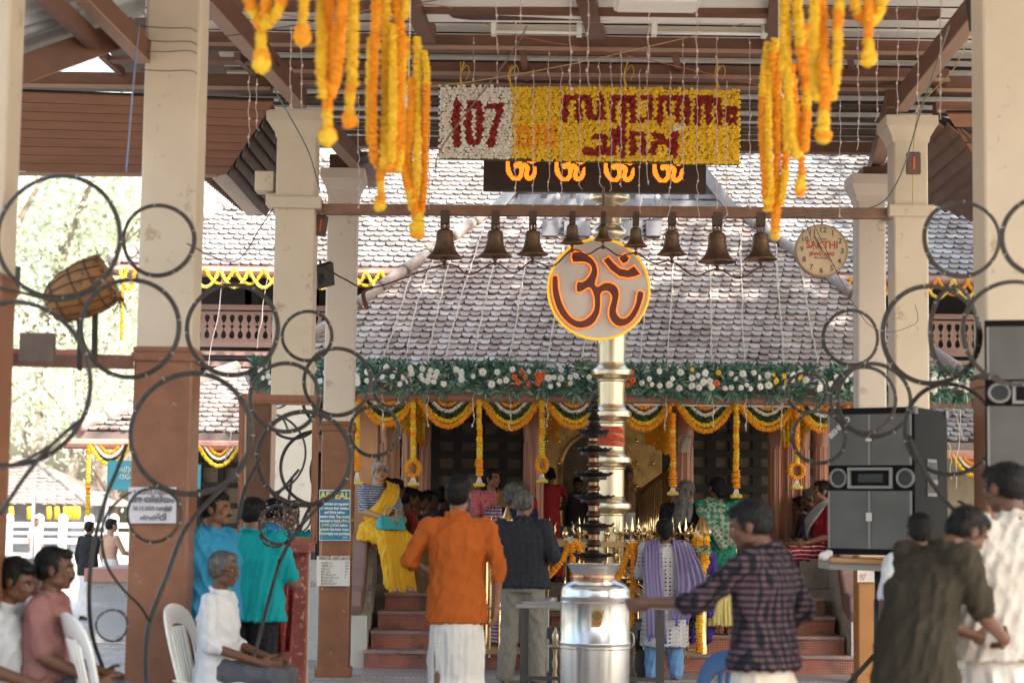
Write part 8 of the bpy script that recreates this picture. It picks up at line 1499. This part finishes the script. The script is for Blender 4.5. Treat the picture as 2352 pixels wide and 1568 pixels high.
seatman('thin elderly man in a white shirt, glasses and grey trousers seated on a white chair', 508, 11.7, R(-102), 1266, 'white plastic chair under the elderly man with glasses', sk=2, head=(R(-8), R(-2)), top=TT(whites, sl=1.2, hem=-.1, loose=1.05, amp=.006, wl=.17), bottom=dict(k='trousers', m=greyt), hair=('short', hairg), extras=('glasses', 'greymoustache'), seed=62, vox=.011, age=2, ov=dict(wrR=(.13, .33, .62), wrL=(-.13, .33, .62)))
seatman('moustached man in a dusty pink shirt seated in profile on a white chair', 118, 10.0, R(-92), 1256, 'white plastic chair under the man in the dusty pink shirt', sk=2, head=(R(0), R(-2)), top=TT(pinks, sl=.8, hem=-.1, loose=1.15, amp=.008), bottom=dict(k='trousers', m=greyt), extras=('moustache',), seed=63, vox=.011, build=1.12, ov=dict(elR=(.22, .06, .74), wrR=(.16, .30, .62)))
seatman('dark-haired man in a bluish white shirt looking down, cut by the frame edge', 20, 9.9, R(-98), 1282, 'white plastic chair mostly outside the frame under the man in bluish white', sk=2, head=(R(-5), R(-16)), top=TT(whiteg, sl=.85, hem=-.1, loose=1.1), bottom=dict(k='trousers', m=khaki), hair=('full', hairb), seed=64, vox=.012, build=1.1)
seatman('grey-haired man in a lilac striped shirt seated behind the pink shirt', 66, 11.6, R(-95), 1284, 'white plastic chair hidden behind the pink shirt, under the grey-haired man', sk=2, head=(R(-10), R(-4)), top=TT(strp, sl=1.1, hem=-.1, loose=1.05), bottom=dict(k='trousers', m=greyt), hair=('short', hairw), seed=65, vox=.012, age=2)
seatman('person in a grey striped shirt and navy trousers mostly hidden behind the thick pillar', 425, 12.6, R(-95), 1290, None, sk=2, top=TT(pat('grey_stripe_shirt', f_str((.22, .23, .25), (.12, .12, .15), 20, 'Z')), sl=.8, hem=-.1), bottom=dict(k='trousers', m=navy), hair=('short', hairb), seed=66, vox=.014)
chair('white plastic chair with a pierced back, empty before the thick brown pillar', V(P(300, 1194, 9.9).x, 9.9, 0) + V(0, 0, P(300, 1413, 9.9).z - .89), R(-62), WCH)
chair('blue plastic chair standing before the man in the plaid shirt', V(P(1632, 1194, 11.2).x, 11.2, P(1632, 1495, 11.2).z - .91), R(142), nmat('blue_plastic', (.018, .07, .20), .35, var=.05))
# ---- near right group
person('man in a dark plaid shirt and cream mundu stretching out his arm, in profile', 1755, 8.9, R(62), 1150, ov=dict(hd=(0, .05, 1.57), elL=(-.24, .24, 1.18), wrL=(-.19, .50, 1.165), hdL=(0, 1, -.15), elR=(.27, -.10, 1.13), wrR=(.26, .10, .98)), sk=2, head=(R(16), R(-14)), top=TT(plaid, sl=1.25, hem=-.10, loose=1.1, amp=.008), bottom=dict(k='mundu', m=cream_m, name='mundu'), hair=('full', hairb), build=1.15, seed=70, vox=.011)
person('man in an olive-brown shirt bending his head over his hands beside the pale shirt', 2100, 8.8, R(-62), None, z0=0, h=.955, ov=dict(che=(0, .06, 1.22), sh=(.2, .12, 1.37), shR=(.2, .12, 1.37), shL=(-.2, .12, 1.37), nk=(0, .17, 1.42), hd=(0, .26, 1.53), elR=(.24, .20, 1.08), wrR=(.10, .42, .98), elL=(-.24, .2, 1.08), wrL=(-.10, .42, .98)), sk=2, head=(R(-10), R(-32)), top=TT(olive, sl=.85, hem=-.20, loose=1.1, amp=.009), bottom=dict(k='trousers', m=brnp), build=1.12, seed=71, vox=.012)
person('man in a pale beige shirt with folded arms at the frame edge, turned away', 2322, 9.3, R(30), 1063, ov=dict(elR=(.25, .06, 1.14), wrR=(.02, .26, 1.10), elL=(-.27, .06, 1.13), wrL=(-.02, .27, 1.12)), sk=2, head=(R(6), R(-10)), top=TT(beige, sl=.75, hem=-.16, loose=1.2, amp=.009), bottom=dict(k='mundu', m=white_m, name='mundu'), build=1.3, seed=72, vox=.012)
person('dark-haired person almost hidden behind the olive-brown shirt under the loudspeaker', 2112, 11.0, R(0), 1178, sk=2, top=TT(whites, sl=.8), bottom=dict(k='trousers', m=greyt), seed=73, vox=.014)
# ---- far courtyard figures
person('slim person in a black shirt standing in the sunlit courtyard behind the plinth', 206, 26.5, R(-30), 1197, .0, sk=1, top=TT(blackt, sl=1.5, hem=-.18, loose=1.1), bottom=dict(k='mundu', m=white_m, name='mundu'), seed=80, vox=.016, ov=dict(elR=(.25, .1, 1.12), wrR=(.3, .32, 1.0)), head=(0, 0))
person('bare-backed man with a white cloth on his shoulder in the sunlit courtyard', 256, 26.2, R(-50), 1191, .0, sk=3, bottom=dict(k='mundu', m=white_m, name='mundu'), seed=81, vox=.014, ov=dict(elR=(.24, .1, 1.15), wrR=(.2, .34, 1.1)), build=1.15)
person('person in white sitting on the fence wall across the courtyard', 83, 33.2, R(-120), 1190, .35, sk=1, top=TT(whites, sl=.8), bottom=dict(k='mundu', m=white_m, name='mundu'), seed=82, vox=.016)
# ================================================================ TREES
def tree(label, pos, ht, rad, nleaf, seed, leaf=.16, lean=0, m=None, zc=.62, sx=1.0, nb=9, flat=.75, name='tree', trunk=True):
    r = random.Random(seed); t = E(name, pos, label, 'tree'); x, y, z = pos; base = V(x, y, 0)
    mb = M(); tops = []; c0 = base + V(lean, 0, ht * .45); tr_ = ht * .022
    mb.tube(smoothpts([base, base + V(lean * .3, .1, ht * .2), c0], 4), [tr_ * 1.3, tr_ * 1.15, tr_ * 1.05, tr_, tr_, tr_ * .95, tr_ * .9, tr_ * .85, tr_ * .8], 10)
    for k in range(nb):
        a = r.uniform(0, 6.28); e_ = c0 + V(math.cos(a) * rad * r.uniform(.4, .9) * sx, math.sin(a) * rad * r.uniform(.4, .9), ht * r.uniform(.08, .5)); mid = c0.lerp(e_, .5) + V(r.uniform(-.3, .3), r.uniform(-.3, .3), r.uniform(-.2, .4)); mb.tube(smoothpts([c0 - V(0, 0, r.uniform(0, ht * .15)), mid, e_], 4), [tr_ * .5, tr_ * .42, tr_ * .36, tr_ * .3, tr_ * .26, tr_ * .2, tr_ * .14, tr_ * .1, tr_ * .05], 6); tops += [mid, e_, mid.lerp(e_, .6)]
        for j in range(3): e2 = mid.lerp(e_, r.uniform(.2, 1)) + V(r.gauss(0, 1), r.gauss(0, 1), r.gauss(.2, .8)) * rad * .28; mb.tube([mid.lerp(e_, .4), e2], [tr_ * .15, tr_ * .04], 5); tops.append(e2)
    if trunk: mb.build('trunk', nmat('bark', (.20, .16, .13), .9, var=.3, scale=4), t)
    mb = M(); vs = []; fs = []; R_ = np.random.default_rng(seed); T_ = np.array([tuple(q) for q in tops]); idx = R_.integers(0, len(T_), nleaf); cl = R_.normal(size=(len(T_), 1)) * .25 + 1
    cen = T_[idx] + R_.normal(size=(nleaf, 3)) * rad * .17 * cl[idx] * np.array([sx, 1, flat]); d = R_.normal(size=(nleaf, 3)); d[:, 2] -= .3; d /= np.linalg.norm(d, axis=1)[:, None]; e_ = np.cross(d, R_.normal(size=(nleaf, 3))); e_ /= np.linalg.norm(e_, axis=1)[:, None]; L_ = leaf * R_.uniform(.6, 1.3, (nleaf, 1))
    co = np.stack([cen - d * L_ * .5, cen + e_ * L_ * .22, cen + d * L_ * .5, cen - e_ * L_ * .22], 1).reshape(-1, 3); me = bpy.data.meshes.new('crown'); me.vertices.add(len(co)); me.vertices.foreach_set('co', (co - np.array(pos)).reshape(-1)); me.loops.add(4 * nleaf); me.loops.foreach_set('vertex_index', np.arange(4 * nleaf)); me.polygons.add(nleaf); me.polygons.foreach_set('loop_start', np.arange(nleaf) * 4); me.polygons.foreach_set('loop_total', np.full(nleaf, 4)); me.update(calc_edges=True); me.materials.append(m); o = bpy.data.objects.new('crown', me); C.objects.link(o); o.parent = t; return t
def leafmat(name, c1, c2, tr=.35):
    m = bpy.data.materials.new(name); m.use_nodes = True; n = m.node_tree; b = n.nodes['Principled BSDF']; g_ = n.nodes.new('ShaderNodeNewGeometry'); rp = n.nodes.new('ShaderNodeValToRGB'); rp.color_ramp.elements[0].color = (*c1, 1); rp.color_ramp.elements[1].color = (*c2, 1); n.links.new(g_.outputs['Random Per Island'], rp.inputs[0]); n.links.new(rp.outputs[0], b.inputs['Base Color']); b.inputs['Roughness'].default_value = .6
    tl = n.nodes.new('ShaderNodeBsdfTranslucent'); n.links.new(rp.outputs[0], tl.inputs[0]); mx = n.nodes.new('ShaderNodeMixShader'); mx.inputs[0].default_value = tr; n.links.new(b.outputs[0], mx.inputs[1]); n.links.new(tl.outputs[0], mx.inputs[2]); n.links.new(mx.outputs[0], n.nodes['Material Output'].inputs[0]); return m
lt = leafmat('glare_pale_leaf', (.40, .46, .32), (.64, .68, .52)); lt2 = leafmat('tree_leaf', (.05, .09, .035), (.11, .16, .06))  # first leaf colour is lightened to carry the glare and haze over the far trees
def far(u, Y): return (P(u, 1194, Y).x, Y, 0)
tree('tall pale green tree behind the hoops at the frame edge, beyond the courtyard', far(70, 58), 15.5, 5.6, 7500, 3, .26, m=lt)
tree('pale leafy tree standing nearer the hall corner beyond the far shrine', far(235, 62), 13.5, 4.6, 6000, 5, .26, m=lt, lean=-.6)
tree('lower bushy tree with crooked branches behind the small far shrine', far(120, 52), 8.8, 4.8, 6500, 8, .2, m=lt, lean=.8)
tree('pale tree farther off filling the gap beside the thick pillar', far(330, 75), 14, 6.0, 5500, 9, .3, m=lt)
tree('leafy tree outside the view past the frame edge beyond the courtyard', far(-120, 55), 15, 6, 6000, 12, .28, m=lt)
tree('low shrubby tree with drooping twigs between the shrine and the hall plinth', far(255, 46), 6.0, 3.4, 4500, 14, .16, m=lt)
# shade tree beside the temple forecourt (throws the dappled shade over porch roof and hall)
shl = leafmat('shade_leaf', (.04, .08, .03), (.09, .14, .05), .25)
tree('tall shade tree standing outside the view beside the temple forecourt', (12.5, 16.0, 0), 15.5, 5.2, 15000, 21, .34, m=shl, lean=-4.2, nb=16, sx=1.15)
tree('second shade tree outside the view behind the first one', (15.5, 21.0, 0), 15.0, 5.0, 13000, 22, .34, m=shl, lean=-3.5, nb=14)
